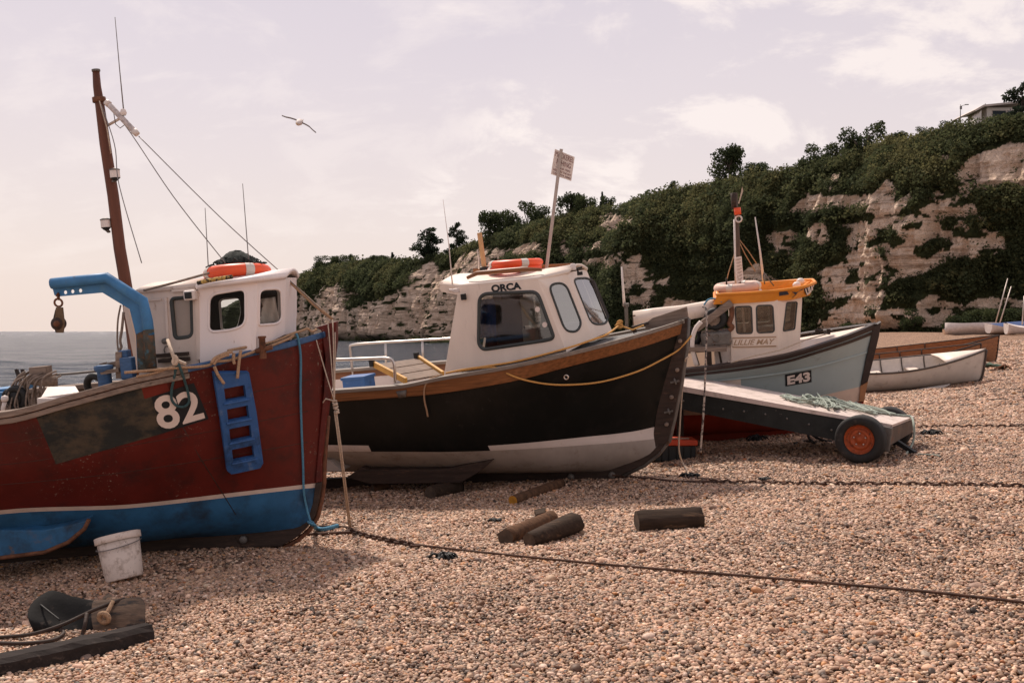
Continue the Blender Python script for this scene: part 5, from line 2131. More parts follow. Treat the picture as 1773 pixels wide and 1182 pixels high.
    for x, y in [(306, 628), (300, 655), (296, 675), (297, 691), (306, 701), (318, 702), (326, 694), (325, 680), (320, 662), (313, 640), (308, 628)]:
        q.append(S(x, max(y, 645), .02) if y > 640 else B.on(x, y, lambda X: top82.y(X) + .06))
    o = MB().tube(catmull(q, 5), .011, 7).build('rope_loop', M_TEALROPE, None, fm)
    tag(o, 'dark teal rope loop hanging over the number 82', 'rope')
    # pale blue rope from the rail to the ground
    q = []
    for x, y in [(513, 577), (517, 590), (518, 620), (518, 680), (520, 740), (523, 800), (525, 850), (531, 880), (537, 903)]:
        q.append(S(x, y, .022) if 612 < y < 890 else B.on(x, y, lambda X: top82.y(X) + .05))
    e = B.I @ on_beach(585, 914)
    q[-1] = B.I @ P(538, 904, (B.M @ q[-2]).y - .05)
    b0 = B.I @ on_beach(556, 921)
    b0.z += .03
    e.z += .025
    rp = MB().tube(catmull(q, 5), .0105, 7)
    rp.tube(catmull([q[-1], b0 + Vector((-.05, 0, .02)), b0 + Vector((.03, -.01, 0)), e], 6), .021, 8)
    kq = q[-1]
    for a in range(3):
        rp.torus(kq + Vector((0.01 * a, 0, -.012 * a)), .024, .011, (.4, .3 * a, 1), 14, 6)
    o = rp.build('rope', M_BLUEROPE, None, fm)
    tag(o, 'pale blue rope hanging down the red bow to a frayed end on the shingle', 'rope')
    # pale cords from the stem head gathered in a knot, down to the ground
    K = B.at(579, 694, -.22)
    GD = B.I @ on_beach(606, 912)
    cd = MB()
    for x, y, v in [(543, 572, -.1), (568, 560, -.06), (576, 553, -.06), (580, 575, -.06)]:
        cd.tube(sag(B.at(x, y, v), K, .02, 6), .0055, 6)
    cd.tube([B.at(532, 568, -.12), B.at(540, 574, -.1), B.at(545, 575, -.1)], .0055, 6)
    for a in range(7):
        cd.torus(K + Vector((.002 * a, 0, -.018 * a)), .018, .008, (.3 * math.sin(a * 2), .3 * math.cos(a * 3), 1), 12, 6)
    cd.tube([K, B.at(564, 690, -.22), B.at(559, 697, -.22)], .006, 6)
    for dx in (-.008, .008):
        cd.tube([K + Vector((dx, 0, -.1)), K.lerp(GD, .5) + Vector((dx, 0, .02)), GD + Vector((dx, 0, -.02))], .008, 6)
    o = cd.build('rope', M_PALEROPE, None, fm)
    tag(o, 'pale cords knotted together and running from the red stem head to the ground', 'rope')
    # things in the stern
    fb = empty('fish_box', fm @ Matrix.Translation(B.at(108, 686, -.75)))
    c0 = B.at(108, 686, -.75)
    tag(fb, 'white fish box with a sloping lid behind the rail of the red boat', 'box')
    L = lambda x, y, v: B.at(x, y, v) - c0
    a, b, c, d = L(82, 669.5, -.5), L(130, 668, -.5), L(137, 679, -.8), L(71, 688, -.8)
    lid = MB().add([a, b, c, d] + [p + Vector((0, 0, -.02)) for p in (a, b, c, d)], [(0, 1, 2, 3), (7, 6, 5, 4), (0, 4, 5, 1), (1, 5, 6, 2), (2, 6, 7, 3), (3, 7, 4, 0)])
    lid.build('lid', M_WHITEPL, fb)
    bd = MB().prism([L(63, 689, -.82), L(142, 689, -.82), L(142, 730, -.82), L(66, 730, -.82)], (0, .34, 0))
    bd.build('box_body', M_WHITEPL, fb, bevel=.01)
    nb = MB()
    g = random.Random(9)
    cx = B.at(67, 680, -.2)
    for k in range(26):
        a = g.uniform(-.10, .22)
        top = cx + Vector((a, g.uniform(-.1, .1), .13 + .08 * g.random()))
        nb.tube(catmull([top, top + Vector((-.06 - .05 * g.random(), -.05, -.06)), top + Vector((-.10 - .06 * g.random(), -.08, -.26)), top + Vector((-.08, -.06, -.34))], 4), .008, 5)
    nb.lathe([(0, -.05), (.11, -.05), (.115, .02), (.06, .05), (0, .05)], cx + Vector((.06, 0, .12)), (.2, 0, 1), 14)
    nb.box(cx + Vector((.04, 0, .20)), (.15, .12, .07))
    o = nb.build('net_bundle', M_GREYWOOD, None, fm)
    tag(o, 'brown bundle of nets and cord standing in the stern of the red boat', 'net')
    rb = MB().torus(B.at(29, 689, -.3), .085, .032, (.2, 1, .1), 24, 10)
    rb.lathe([(0, -.03), (.06, -.03), (.06, .03), (0, .03)], B.at(29, 689, -.3), (.2, 1, .1), 16)
    rb.torus(B.at(16, 690, -.2), .07, .02, (.5, 1, .1), 20, 8)
    o = rb.build('cable_reel', M_RUBBER, None, fm)
    tag(o, 'black reel of hose in the stern of the red boat', 'reel')
    bb = MB().bar(B.at(-60, 682, .2), B.at(42, 671, .2), .35, .04)
    bb.bar(B.at(-60, 690, -.1), B.at(30, 682, -.1), .06, .06)
    o = bb.build('blue_board', M_BLUEPAINT, None, fm)
    tag(o, 'bright blue board lying across the stern behind the black reel', 'board')
    fl = MB().lathe([(0, -.03), (.026, -.02), (.03, .0), (.026, .02), (0, .03)], B.at(8, 690, -.75), (0, 0.2, 1), 12)
    fl.tube([B.at(8, 696, -.75), B.at(5, 707, -.75), B.at(6, 722, -.75)], .018, 6)
    o = fl.build('net_float', M_WHITEPL, None, fm)
    tag(o, 'small round white float hanging on a cord at the far left', 'float')


things_on_82()
# ================================================================== the black boat, ORCA
def boat_black():
    B = Boat(1062, 829, 22.0, 5.5)
    B.xs = -5.35
    fm = B.M
    root = empty('fishing_boat', fm)
    tag(root, 'black hulled fishing boat with varnished wooden rail and cream wheelhouse lettered ORCA', 'fishing boat', 'beached fishing boats')
    garb = Line(B, [(1141, 768), (1124, 786), (1085, 803), (1038, 816), (860, 817), (640, 815)], 0.03, 2, 2.0, 0.9, [(-5.35, .05)], y0=0.05)
    kb = Line(B, [(1145, 758), (1100, 763), (1000, 771), (860, 779.5), (720, 782), (565, 781)], 0.95, 1.9, 2.5, 0.86)
    kt = Line(B, [(1141.5, 737), (1100, 746), (1000, 757.5), (860, 770.5), (720, 772), (565, 770)], 0.99, 1.95, 2.5, 0.86)
    md = Line(B, [(1160, 660), (1100, 677), (1000, 698), (860, 718), (700, 727), (565, 729)], 1.07, 2.15, 2.45, 0.88)
    tb = Line(B, [(1182, 577), (1114, 600), (987, 634), (880, 661.5), (707, 686), (583, 694.5)], 1.13, 2.5, 2.35, 0.89)
    tp = Line(B, [(1187, 553), (1114, 576), (982, 611), (860, 637), (768, 652), (682, 668), (583, 675)], 1.16, 2.6, 2.3, 0.90)
    rows, band = hull_rows([garb, kb, kt, md, tb, tp], [8, 2, 4, 4, 2], [0.10, 0, 0.0, 0.0, 0])
    # white boot stripe in two lengths, black between them
    u1 = (B.on(839, 775, kt.y).x - B.xs) / (kt.stem.x - B.xs)
    u0 = (B.on(644, 775, kt.y).x - B.xs) / (kt.stem.x - B.xs)
    ue = (B.on(1134, 742, kt.y).x - B.xs) / (kt.stem.x - B.xs)

    def mo(b, u):
        if b == 0:
            return 0
        if b == 1:
            return 1 if (u < u0 or u1 < u < ue) else 2
        return 2 if b < 4 else 3
    hm = hull_mesh(rows, band, mo)
    bv = bvh_of(hm)
    hull = hm.build('hull', [M_BOTTOM, M_WHITEGEL, M_BLACKGEL, M_VARNISH], root)
    # rubbing band of varnished wood, grey cap on top
    a = [tp.pt(u) for u in US]
    b = [tb.pt(u) for u in US]
    band_mesh(MB(), a, b, 0.028).build('wooden_band', M_VARNISH, root, bevel=.006)
    upz = Vector((0, 0, 1))
    mcap = mat('grey_cap_rail', (0.20, 0.165, 0.135), rough=0.6, var=0.25, scale=7, stretch=(.4, 4, 4), wear=((0.42, 0.34, 0.28), 9, 0.62, 0.72))
    band_mesh(MB(), [p + upz * .006 for p in a], [p - upz * .036 for p in a], 0.036, over=.11).build('cap_rail', mcap, root, bevel=.006)
    # inner side, cockpit sole and foredeck
    xs_ = [p.x for p in a if p.x < tp.stem.x - .16]

    def iy(x, d, off):
        t = min(1.0, d / max(.05, tp.z(x) - md.z(x)))
        return max(0.0, tp.y(x) * (1 - t) + md.y(min(x, md.stem.x)) * t - off)
    xf = B.at(800, 640, -.75).x
    ins = MB()
    aft = [x for x in xs_ if x < xf + .1]
    for s in (1, -1):
        ins.grid([[Vector((x, s * iy(x, d, .05), tp.z(x) - d)) for x in aft] for d in (0.012, .13)], 1)
        ins.grid([[Vector((x, s * iy(x, d, .05), tp.z(x) - d)) for x in aft] for d in (0.13, .55)])
    x0 = aft[0] + .03
    ins.grid([[Vector((x0, s * iy(x0, d, .05), tp.z(x0) - d)) for s in (1, -1)] for d in (0.0, .55)])
    ins.build('bulwark', [M_WHITEGEL, M_VARNISH], root)
    MB().grid([[Vector((x, s * iy(x, .5, .04), tp.z(x) - .5)) for x in aft] for s in (1, -1)]).build('cockpit_sole', M_CREAM, root)
    fo = [x for x in xs_ if x > xf - .2]
    mdk = mat('grey_deck', (0.13, 0.125, 0.12), rough=0.7, var=0.2, scale=5)
    MB().grid([[Vector((x, s * iy(x, .03, .05), tp.z(x) - .03 + .03 * (1 - abs(s)))) for x in fo] for s in (1, .5, 0, -.5, -1)]).build('foredeck', mdk, root)
    # stem, keel, iron band
    out_ = [(1190, 550), (1187, 603), (1177, 667), (1167, 718), (1157, 761), (1139, 784), (1114, 804), (1076, 822), (1063, 827), (987, 834), (860, 832), (788, 839), (700, 838)]
    inn = [(700, 816), (860, 815), (1038, 812), (1085, 798), (1118, 780), (1130, 760), (1136, 718), (1146, 667), (1164, 603), (1174, 554)]
    pl = [B.at(x, y, -0.05) for x, y in out_[:-1]] + [Vector((-5.3, -.05, -.02)), Vector((-5.3, -.05, .12))] + [B.at(x, y, -0.05) for x, y in inn[1:]]
    st = MB().prism(pl, (0, 0.10, 0)).build('keel_and_stem', M_DARKWOOD, root, bevel=.006)
    io = [(1190, 550), (1187, 603), (1177, 667), (1167, 718), (1157, 761), (1139, 784), (1114, 804), (1076, 822)]
    MB().tube([B.at(x + 2, y + 1, 0) for x, y in io], .026, 6).build('stem_iron', M_IRON, root)
    for x, y in ((1178, 590), (1173, 640), (1163, 687), (1154.5, 734)):
        q = MB().lathe([(0, .035), (.02, .035), (.024, .02), (.024, 0)], B.at(x, y, -.05), (0, -1, 0), 12)
        q.build('stem_bolt', M_GREYWOOD, st)
    for x, y in ((1169, 660), (1158, 712)):
        q = MB().torus(B.at(x, y, -.10), .028, .009, (1, .1, .2), 14, 6)
        q.bar(B.at(x - 8, y + 2, -.09), B.at(x + 7, y - 1, -.09), .02, .02)
        q.build('eye_bolt', M_IRON, st)
    for x, y in ((1060, 822), (989, 825)):
        MB().lathe([(0, .03), (.034, .03), (.042, .018), (.042, 0)], B.at(x, y, -.05), (0, -1, 0), 14).build('keel_bolt', M_IRON, st)
    # bilge keel
    bk = [(626, 809), (640, 813), (690, 813), (776, 812), (800, 806), (854, 796), (830, 817), (797, 836), (640, 838), (600, 826)]
    MB().prism([B.at(x, y, -.80) for x, y in bk], (0, .09, .01)).build('bilge_keel', M_DARKWOOD, root, bevel=.01)
    MB().prism([B.at(x, y, -.9) for x, y in [(556, 795), (572, 797), (590, 815), (556, 816)]], (0, .3, 0)).build('stern_bracket', M_BOTTOM, root)
    # grey chafe plate on the band, hull eye
    patch(B, bv, [(683, 665), (707, 661), (705, 685), (693, 687)], .034, 2, 2).build('chafe_plate', M_IRON, root, solid=.008)
    c = hit(B, bv, 980, 652, .008)
    MB().torus(c, .024, .009, (0, 1, .1), 16, 8).build('hull_eye', M_STEEL, root)
    mb = MB()
    q = [hit(B, bv, x, y, .002) for x, y in [(1100, 686), (1000, 708), (880, 728)]]
    # -------- wheelhouse
    ys = -.76
    A, Bb, C_ = B.at(768.6, 650, ys), B.at(980.8, 610, ys), B.at(1026, 586, -.40)
    At, Bt, Ct = B.at(766, 496, -.66), B.at(931, 484, -.66), B.at(982, 472, -.36)
    Am = B.at(789, 519, -.69)
    roofA = At
    At = B.at(790, 497, -.66)
    # side wall plane through the bottom edge and the top of its fore edge
    nS = face_normal([A, Bb, Bt])
    nF = face_normal([Bb, C_, Ct])
    At = B.onplane(794, 497, A, nS)
    side = [A, Bb, Bt, At, B.onplane(790, 521, A, nS)]
    fac = [Bb, C_, Ct, Bt]
    fro = [C_, mirror(C_), mirror(Ct), Ct]
    nP = face_normal(fro)
    K = (740, 420, .2199)
    wl1 = tr(*K, [(402, 400), (870, 390), (1000, 760), (400, 845)])
    wl1 = tr(*K, [(408, 405), (865, 386), (998, 750), (935, 768), (440, 842), (402, 800)])
    L1 = [B.onplane(x, y, A, nS) for x, y in round_poly(wl1, [16, 12, 8, 8, 8, 8], 6)]
    wl2 = tr(*K, [(952, 330), (1085, 312), (1215, 640), (1175, 705), (1085, 695)])
    L2 = [B.onplane(x, y, Bb, nF) for x, y in round_poly(wl2, [15, 16, 10, 10, 12], 6)]
    wl3 = tr(*K, [(1146, 284), (1290, 276), (1422, 600), (1400, 640), (1290, 645)])
    L3 = [B.onplane(x, y, C_, nP) for x, y in round_poly(wl3, [10, 14, 8, 8, 14], 6)]
    mi = lambda l: [mirror(p) for p in l]
    aftw = [A, mirror(A), mirror(At), At]
    door = [A.lerp(mirror(A), .3) + Vector((0, 0, .06)), A.lerp(mirror(A), .72) + Vector((0, 0, .06)), At.lerp(mirror(At), .72) + Vector((0, 0, -.12)), At.lerp(mirror(At), .3) + Vector((0, 0, -.12))]
    bm_ = [wall_with_holes(side, [L1]), wall_with_holes(fac, [L2]), wall_with_holes(fro, [L3]), wall_with_holes(mi(side), [mi(L1)]), wall_with_holes(mi(fac), [mi(L2)]), wall_with_holes(aftw, [door])]
    cab = merge(*bm_).build('wheelhouse', [M_CREAM, M_INSIDE], root, lined=.03)
    for lp, n, gm, r in ((L1, nS, M_GLASS, .021), (L2, nF, M_GLASSSKY, .014), (L3, nP, M_GLASSSKY, .014), (mi(L1), nS, M_GLASSCLEAR, .018), (mi(L2), nF, M_GLASSCLEAR, .014)):
        w_ = window_parts(cab, lp, n, M_FRAME, gm, r)
        if lp is L1:
            nn = nS if nS.y < 0 else -nS
            for x, y, mm in ((931, 535.5, M_WHITELETTER), (943.5, 562, M_WHITELETTER)):
                c = B.onplane(x, y, A, nS) + nn * .006
                q = MB().lathe([(0, 0), (.030, 0)], c, nn, 20)
                q.build('sticker', mm, w_)
    # camber roof with aft visor
    rf = MB()
    rear = B.at(760, 489, -.60)
    rearl = B.at(766, 497, -.66)
    prof = [(0.0, 0), (.12, .035), (.3, .075), (.5, .085), (.7, .075), (.88, .035), (1, 0)]
    rws = []
    for p, h in ((rear + Vector((0, 0, -.02)), .9), (At, 1.0), (Bt, 1.05), (Ct + Vector((.02, 0, 0)), .8)):
        rws.append([Vector((p.x, p.y * (1 - 2 * t), p.z + z * h)) for t, z in prof])
    # crown lifts between the ends
    rf.grid(rws)
    rf.build('roof', M_CREAM, cab, solid=.03)
    vs_ = MB()
    e0, e1 = At + Vector((0, -.0, -.005)), rear
    vs_.prism([e1, At + Vector((-.0, 0, 0)), At + Vector((0.02, 0, -.10)), e1 + Vector((.02, 0, -.11))], (0, .05, 0))
    pm = [mirror(p) for p in vs_.v]
    vs_.add(pm, [tuple(f) for f in vs_.f])
    vs_.bar(e1 + Vector((.02, 0, -.05)), mirror(e1) + Vector((.02, 0, -.05)), .03, .10)
    vs_.build('visor', M_CREAM, cab)
    # name
    nq = [(850, 493.5), (901.5, 488), (903.5, 500.5), (851.5, 506.5)]
    nn = nS if nS.y < 0 else -nS
    lettering('ORCA', lambda u, v: B.onplane(*bil(nq, u, v), A, nS) + nn * .004, .05).build('lettering', M_BLACKLETTER, cab)
    # black strip and beading where house meets deck
    sk = MB()
    sk.tube([B.onplane(x, y, A, nS) + nn * .006 for x, y in [(800, 643), (880, 628.5), (980, 606)]], .012, 6)
    sk.build('sealing_strip', M_IRON, cab)
    # inside: blue coat, locker front, pale curtain strip, dark console
    ib = MB()
    w0 = B.onplane(833, 545, A, nS)
    ib.grid([[Vector((w0.x - .20 + .25 * i / 6, -.42 + .05 * math.sin(i * 2.1 + j), w0.z + .16 - .44 * j / 5)) for i in range(7)] for j in range(6)])
    ib.build('blue_coat', mat('blue_cloth', (0.02, 0.055, 0.19), rough=0.9, var=0.4, scale=9), cab, solid=.02)
    ic = MB()
    w1 = B.onplane(900, 560, A, nS)
    ic.box((w1.x - .02, .12, w1.z - .02), (.05, .03, .9))
    ic.box((w1.x + .10, .1, w1.z - .02), (.08, .03, .9))
    ic.box((w1.x - .16, .14, w1.z - .30), (.30, .03, .34))
    ic.box((w1.x - .22, .16, w1.z + .08), (.16, .03, .34))
    ic.build('locker', mat('locker_paint', (0.30, 0.27, 0.22), rough=0.6, var=0.15), cab)
    MB().box((w1.x + .22, 0.05, w1.z - .30), (.3, .8, .36)).build('console', M_INSIDE, cab)
    # lamps, vent and trim
    c = B.onplane(804.5, 514, A, nS) + nn * .03
    MB().box(c, (.055, .05, .07)).build('speaker', M_RUBBER, cab, bevel=.008)
    c = B.at(790, 503, -.78)
    q = MB().box(c, (.06, .07, .05))
    q.lathe([(.018, 0), (.022, .03), (.015, .06)], c + Vector((-.02, -.02, .0)), (-.6, -.4, .2), 10)
    q.build('deck_lamp', M_WHITEPL, cab, bevel=.008)
    c = B.at(1001, 469, -.36)
    q = MB().tube([c + Vector((0, 0, -.02)), c + Vector((-.01, 0, .03)), c + Vector((.05, 0, .035))], .012, 6)
    q.box(c + Vector((.02, -.01, -.03)), (.06, .02, .04))
    q.build('horn', M_RUBBER, cab)
    c = B.at(992, 463, -.2)
    MB().lathe([(.035, -.03), (.035, .03), (.02, .045), (0, .045)], c, (0, 0, 1), 14).build('vent', M_WHITEPL, cab)
    # wooden roof rails
    rr = MB()
    q = [B.at(x, y, -.50) for x, y in [(809, 481), (826, 473), (870, 469), (905, 466), (938, 467)]]
    rr.tube(q, [.020, .026, .028, .028, .016], 8)
    rr.build('roof_rail', M_VARNISH, root)
    rr = MB()
    q = [B.at(x, y, .35) for x, y in [(820, 468), (880, 463), (960, 459), (992, 459)]]
    rr.bar(q[0], q[3], .03, .05)
    rr.build('roof_rail', M_VARNISH, root)
    q = B.at(830, 403, .1), B.at(839, 466, .1)
    MB().bar(q[0], q[1], .03, .05, up=(1, 0, 0)).build('roof_post', mat('pale_wood', (0.50, 0.31, 0.15), rough=0.7, var=0.2, scale=12, stretch=(4, 4, .5)), root)
    MB().box(B.at(839, 466, .1), (.09, .09, .06)).build('post_socket', M_RUBBER, root, bevel=.01)
    for x0_, y0_, x1_, y1_, yy in ((767, 345, 784, 500, -.62), (826, 432, 829, 466, .3)):
        MB().tube([B.at(x1_, y1_, yy), B.at((x0_ + x1_) / 2 + 1.5, (y0_ + y1_) / 2, yy), B.at(x0_, y0_, yy)], [.009, .006, .003], 6).build('whip_aerial', M_WHITEPL, root)
    # -------- guard rails of the cockpit
    def gy(x):
        return tp.y(x) - .06
    r1 = MB()
    q = [B.on(x, y, gy) for x, y in [(540, 624), (600, 622), (655, 620), (672, 620.5), (679, 624), (683, 634), (684, 662)]]
    r1.tube(catmull(q, 5), .018, 8)
    r1.build('guard_rail', M_STEEL, root)
    yp = lambda x: -(tp.y(x) - .06)
    r2 = MB()
    q = [B.on(x, y, yp) for x, y in [(614, 664), (610, 640), (607, 612), (606, 601), (610, 597), (640, 594), (700, 590.5), (780, 586), (800, 585)]]
    r2.tube(catmull(q, 5), .018, 8)
    r2.build('guard_rail', M_STEEL, root)
    for x0_, y0_, x1_, y1_ in ((667, 593, 669, 640), (731, 589, 733, 638)):
        MB().tube([B.on(x0_, y0_, yp), B.on(x1_, y1_, yp)], .017, 8).build('rail_post', M_STEEL, root)
    # samson post / fairlead on the foredeck
    q = MB().bar(B.at(1095, 567, -.1), B.at(1122, 559, .0), .05, .03)
    q.bar(B.at(1097, 568, -.1), B.at(1100, 576, -.1), .04, .04, up=(1, 0, 0))
    q.build('deck_cleat', M_DARKWOOD, root)
    # heavy timber roller cheek at the stem head
    ch = MB().prism([B.at(x, y, .05) for x, y in [(1116, 560), (1130, 550), (1188, 531), (1191, 552), (1150, 564), (1118, 572)]], (0, .06, 0))
    ch.build('stem_head', M_GREYWOOD, root, bevel=.008)
    return B, root, tp, bv, A, nS


Bo, rooto, topo, bvo, cabAo, nSo = boat_black()


def things_on_black():
    B, fm = Bo, Bo.M
    # two orange rings stacked on the roof
    for i, (x, y, lab) in enumerate(((891, 465.5, 'lower orange life ring, almost hidden under another on the cream ORCA wheelhouse'), (893, 456, 'upper orange life ring with pale bands on the cream wheelhouse of the black boat'))):
        c0 = B.at(x, y, -.08)
        mb = life_ring(MB(), (0, 0, 0), .262, .062, (0.05, 0.03, 1), 0, 1, 4, -.05 + i * .0, .75)
        for v in mb.v:
            v += c0
        o = mb.build('life_ring', [M_ORANGE, M_TAPE], None, fm)
        tag(o, lab, 'life ring', 'orange life rings on roofs')
    # fishing sign on its pole
    b0 = B.at(946, 463, .12)
    root = empty('sign', fm @ Matrix.Translation(b0))
    tag(root, 'white mackerel fishing sign on a tall leaning pole above the black boat', 'sign')
    L = lambda x, y: B.at(x, y, .12) - b0
    MB().bar(L(946, 466), L(972, 258), .034, .02, up=(0, 1, 0)).build('pole', mat('grey_pole', (0.42, 0.36, 0.32), rough=0.7, var=0.15, scale=10, stretch=(3, 3, .4)), root)
    # board: turned a little away from the lens
    qd = [(960.5, 258), (989, 271), (983, 313), (953.5, 301.5)]
    p = [L(*qd[0]), L(*qd[1]) + Vector((0, .12, 0)), L(*qd[2]) + Vector((0, .12, 0)), L(*qd[3])]
    c0 = p[0]
    nrm = (p[1] - p[0]).cross(p[3] - p[0]).normalized()
    if nrm.y > 0:
        nrm = -nrm
    off = nrm * .02
    mbd = MB().prism([q + off for q in p], -nrm * .012)
    bd = mbd.build('board', M_WHITEPL, root)

    def pl(u, v):
        a = p[0].lerp(p[1], u)
        b = p[3].lerp(p[2], u)
        return a.lerp(b, v) + off + nrm * .003
    mtx = mat('sign_lettering', (0.20, 0.09, 0.09), rough=0.6, var=0.05)
    for txt, u0, u1, v0, v1, bo in (('MACKEREL', .05, .97, .05, .26, .0), ('FISHING', .17, .87, .33, .53, .0), ('1 HOUR TRIPS', .18, .88, .61, .69, .01), ('AROUND THE BAY', .06, .96, .74, .82, .01), ('CALL 07779 040491', .08, .96, .87, .95, .01)):
        lettering(txt, lambda u, v: pl(u0 + (u1 - u0) * u, v0 + (v1 - v0) * v), bo).build('lettering', mtx, bd)
    # slatted yellow plank ladder lying across the cockpit
    qs = [(646, 629), (728, 617), (765, 647), (700, 660)]
    root = empty('plank_ladder', fm @ Matrix.Translation(B.at(700, 640, -.5)))
    c0 = B.at(700, 640, -.5)
    tag(root, 'yellow edged wooden gangplank lying across the cockpit rail of the black boat', 'gangplank')
    a, b = B.at(647, 630, -.45) - c0, B.at(703, 659, -.85) - c0
    c, d = B.at(724, 619, .1) - c0, B.at(767, 648, -.5) - c0
    myel = mat('yellow_wood', (0.50, 0.27, 0.055), rough=0.6, var=0.2, scale=9, wear=((0.25, 0.17, 0.1), 14, 0.6, 0.7))
    MB().bar(a, b, .035, .07).build('side_rail', myel, root)
    MB().bar(c, d, .035, .07).build('side_rail', myel, root)
    for k in range(3):
        t0, t1 = k / 3 + .02, (k + 1) / 3 - .02
        MB().add([a.lerp(b, t0), c.lerp(d, t0), c.lerp(d, t1), a.lerp(b, t1)] + [p_ + Vector((0, 0, -.02)) for p_ in (a.lerp(b, t0), c.lerp(d, t0), c.lerp(d, t1), a.lerp(b, t1))], [(0, 1, 2, 3), (7, 6, 5, 4), (0, 4, 5, 1), (1, 5, 6, 2), (2, 6, 7, 3), (3, 7, 4, 0)]).build('plank', M_GREYWOOD, root)
    for p_ in (a, c):
        MB().box(p_ + Vector((-.01, -.02, .02)), (.05, .06, .10)).build('rail_end', M_RUBBER, root)
    # blue crate in the cockpit
    c0 = B.at(622, 668, .25)
    o = MB().box(c0, (.34, .26, .22))
    o.box(c0 + Vector((0, 0, .12)), (.37, .29, .04))
    o = o.build('crate', M_BLUEPLASTIC, None, fm, bevel=.01)
    tag(o, 'dark blue plastic crate in the cockpit of the black boat', 'crate')
    # yellow rope from foredeck bitts along the rail and down the topside to the stem
    K = B.at(1072, 563, -.18)
    rp = MB()
    for a_ in range(7):
        rp.torus(K + Vector((.012 * math.sin(a_ * 2.4), .012 * math.cos(a_ * 1.7), .014 * (a_ % 4) - .01)), .035 - .002 * a_, .010, (math.sin(a_ * 1.9), math.cos(a_ * 2.3), 1.0), 14, 6)
    ry = lambda x: topo.y(x) - .02
    q = [K] + [B.on(x, y, ry) for x, y in [(1050, 579), (1020, 590), (980, 603), (900, 624), (840, 634), (800, 640), (772, 646)]]
    rp.tube(catmull(q, 5), .011, 7)
    q = [B.on(x, y, ry) for x, y in [(790, 643), (830, 637), (855, 636), (868, 640)]]
    q += [hit(B, bvo, x, y, .035) for x, y in [(885, 647), (910, 655), (945, 661.5), (985, 663), (1040, 658), (1100, 641), (1140, 622), (1170, 605)]]
    q += [B.at(1188, 592, -.05), B.at(1197, 581, .0)]
    rp.tube(catmull(q, 5), .0105, 7)
    rp.tube([K, B.at(1095, 571, -.15), B.at(1115, 563, -.1)], .010, 6)
    o = rp.build('rope', M_YELLOWROPE, None, fm)
    tag(o, 'yellow rope knotted on the foredeck and looping down the black topside', 'rope')
    q = [B.on(766, 648, ry), B.on(745, 656, ry), B.on(739, 662, lambda x: topo.y(x) + .02)] + [hit(B, bvo, x, y, .035) for x, y in [(737, 672), (737, 690), (741, 708), (743, 719)]]
    o = MB().tube(catmull(q, 5), .010, 7).build('rope_end', M_TANROPE, None, fm)
    tag(o, 'tan rope end dangling over the wooden band of the black boat', 'rope')


things_on_black()
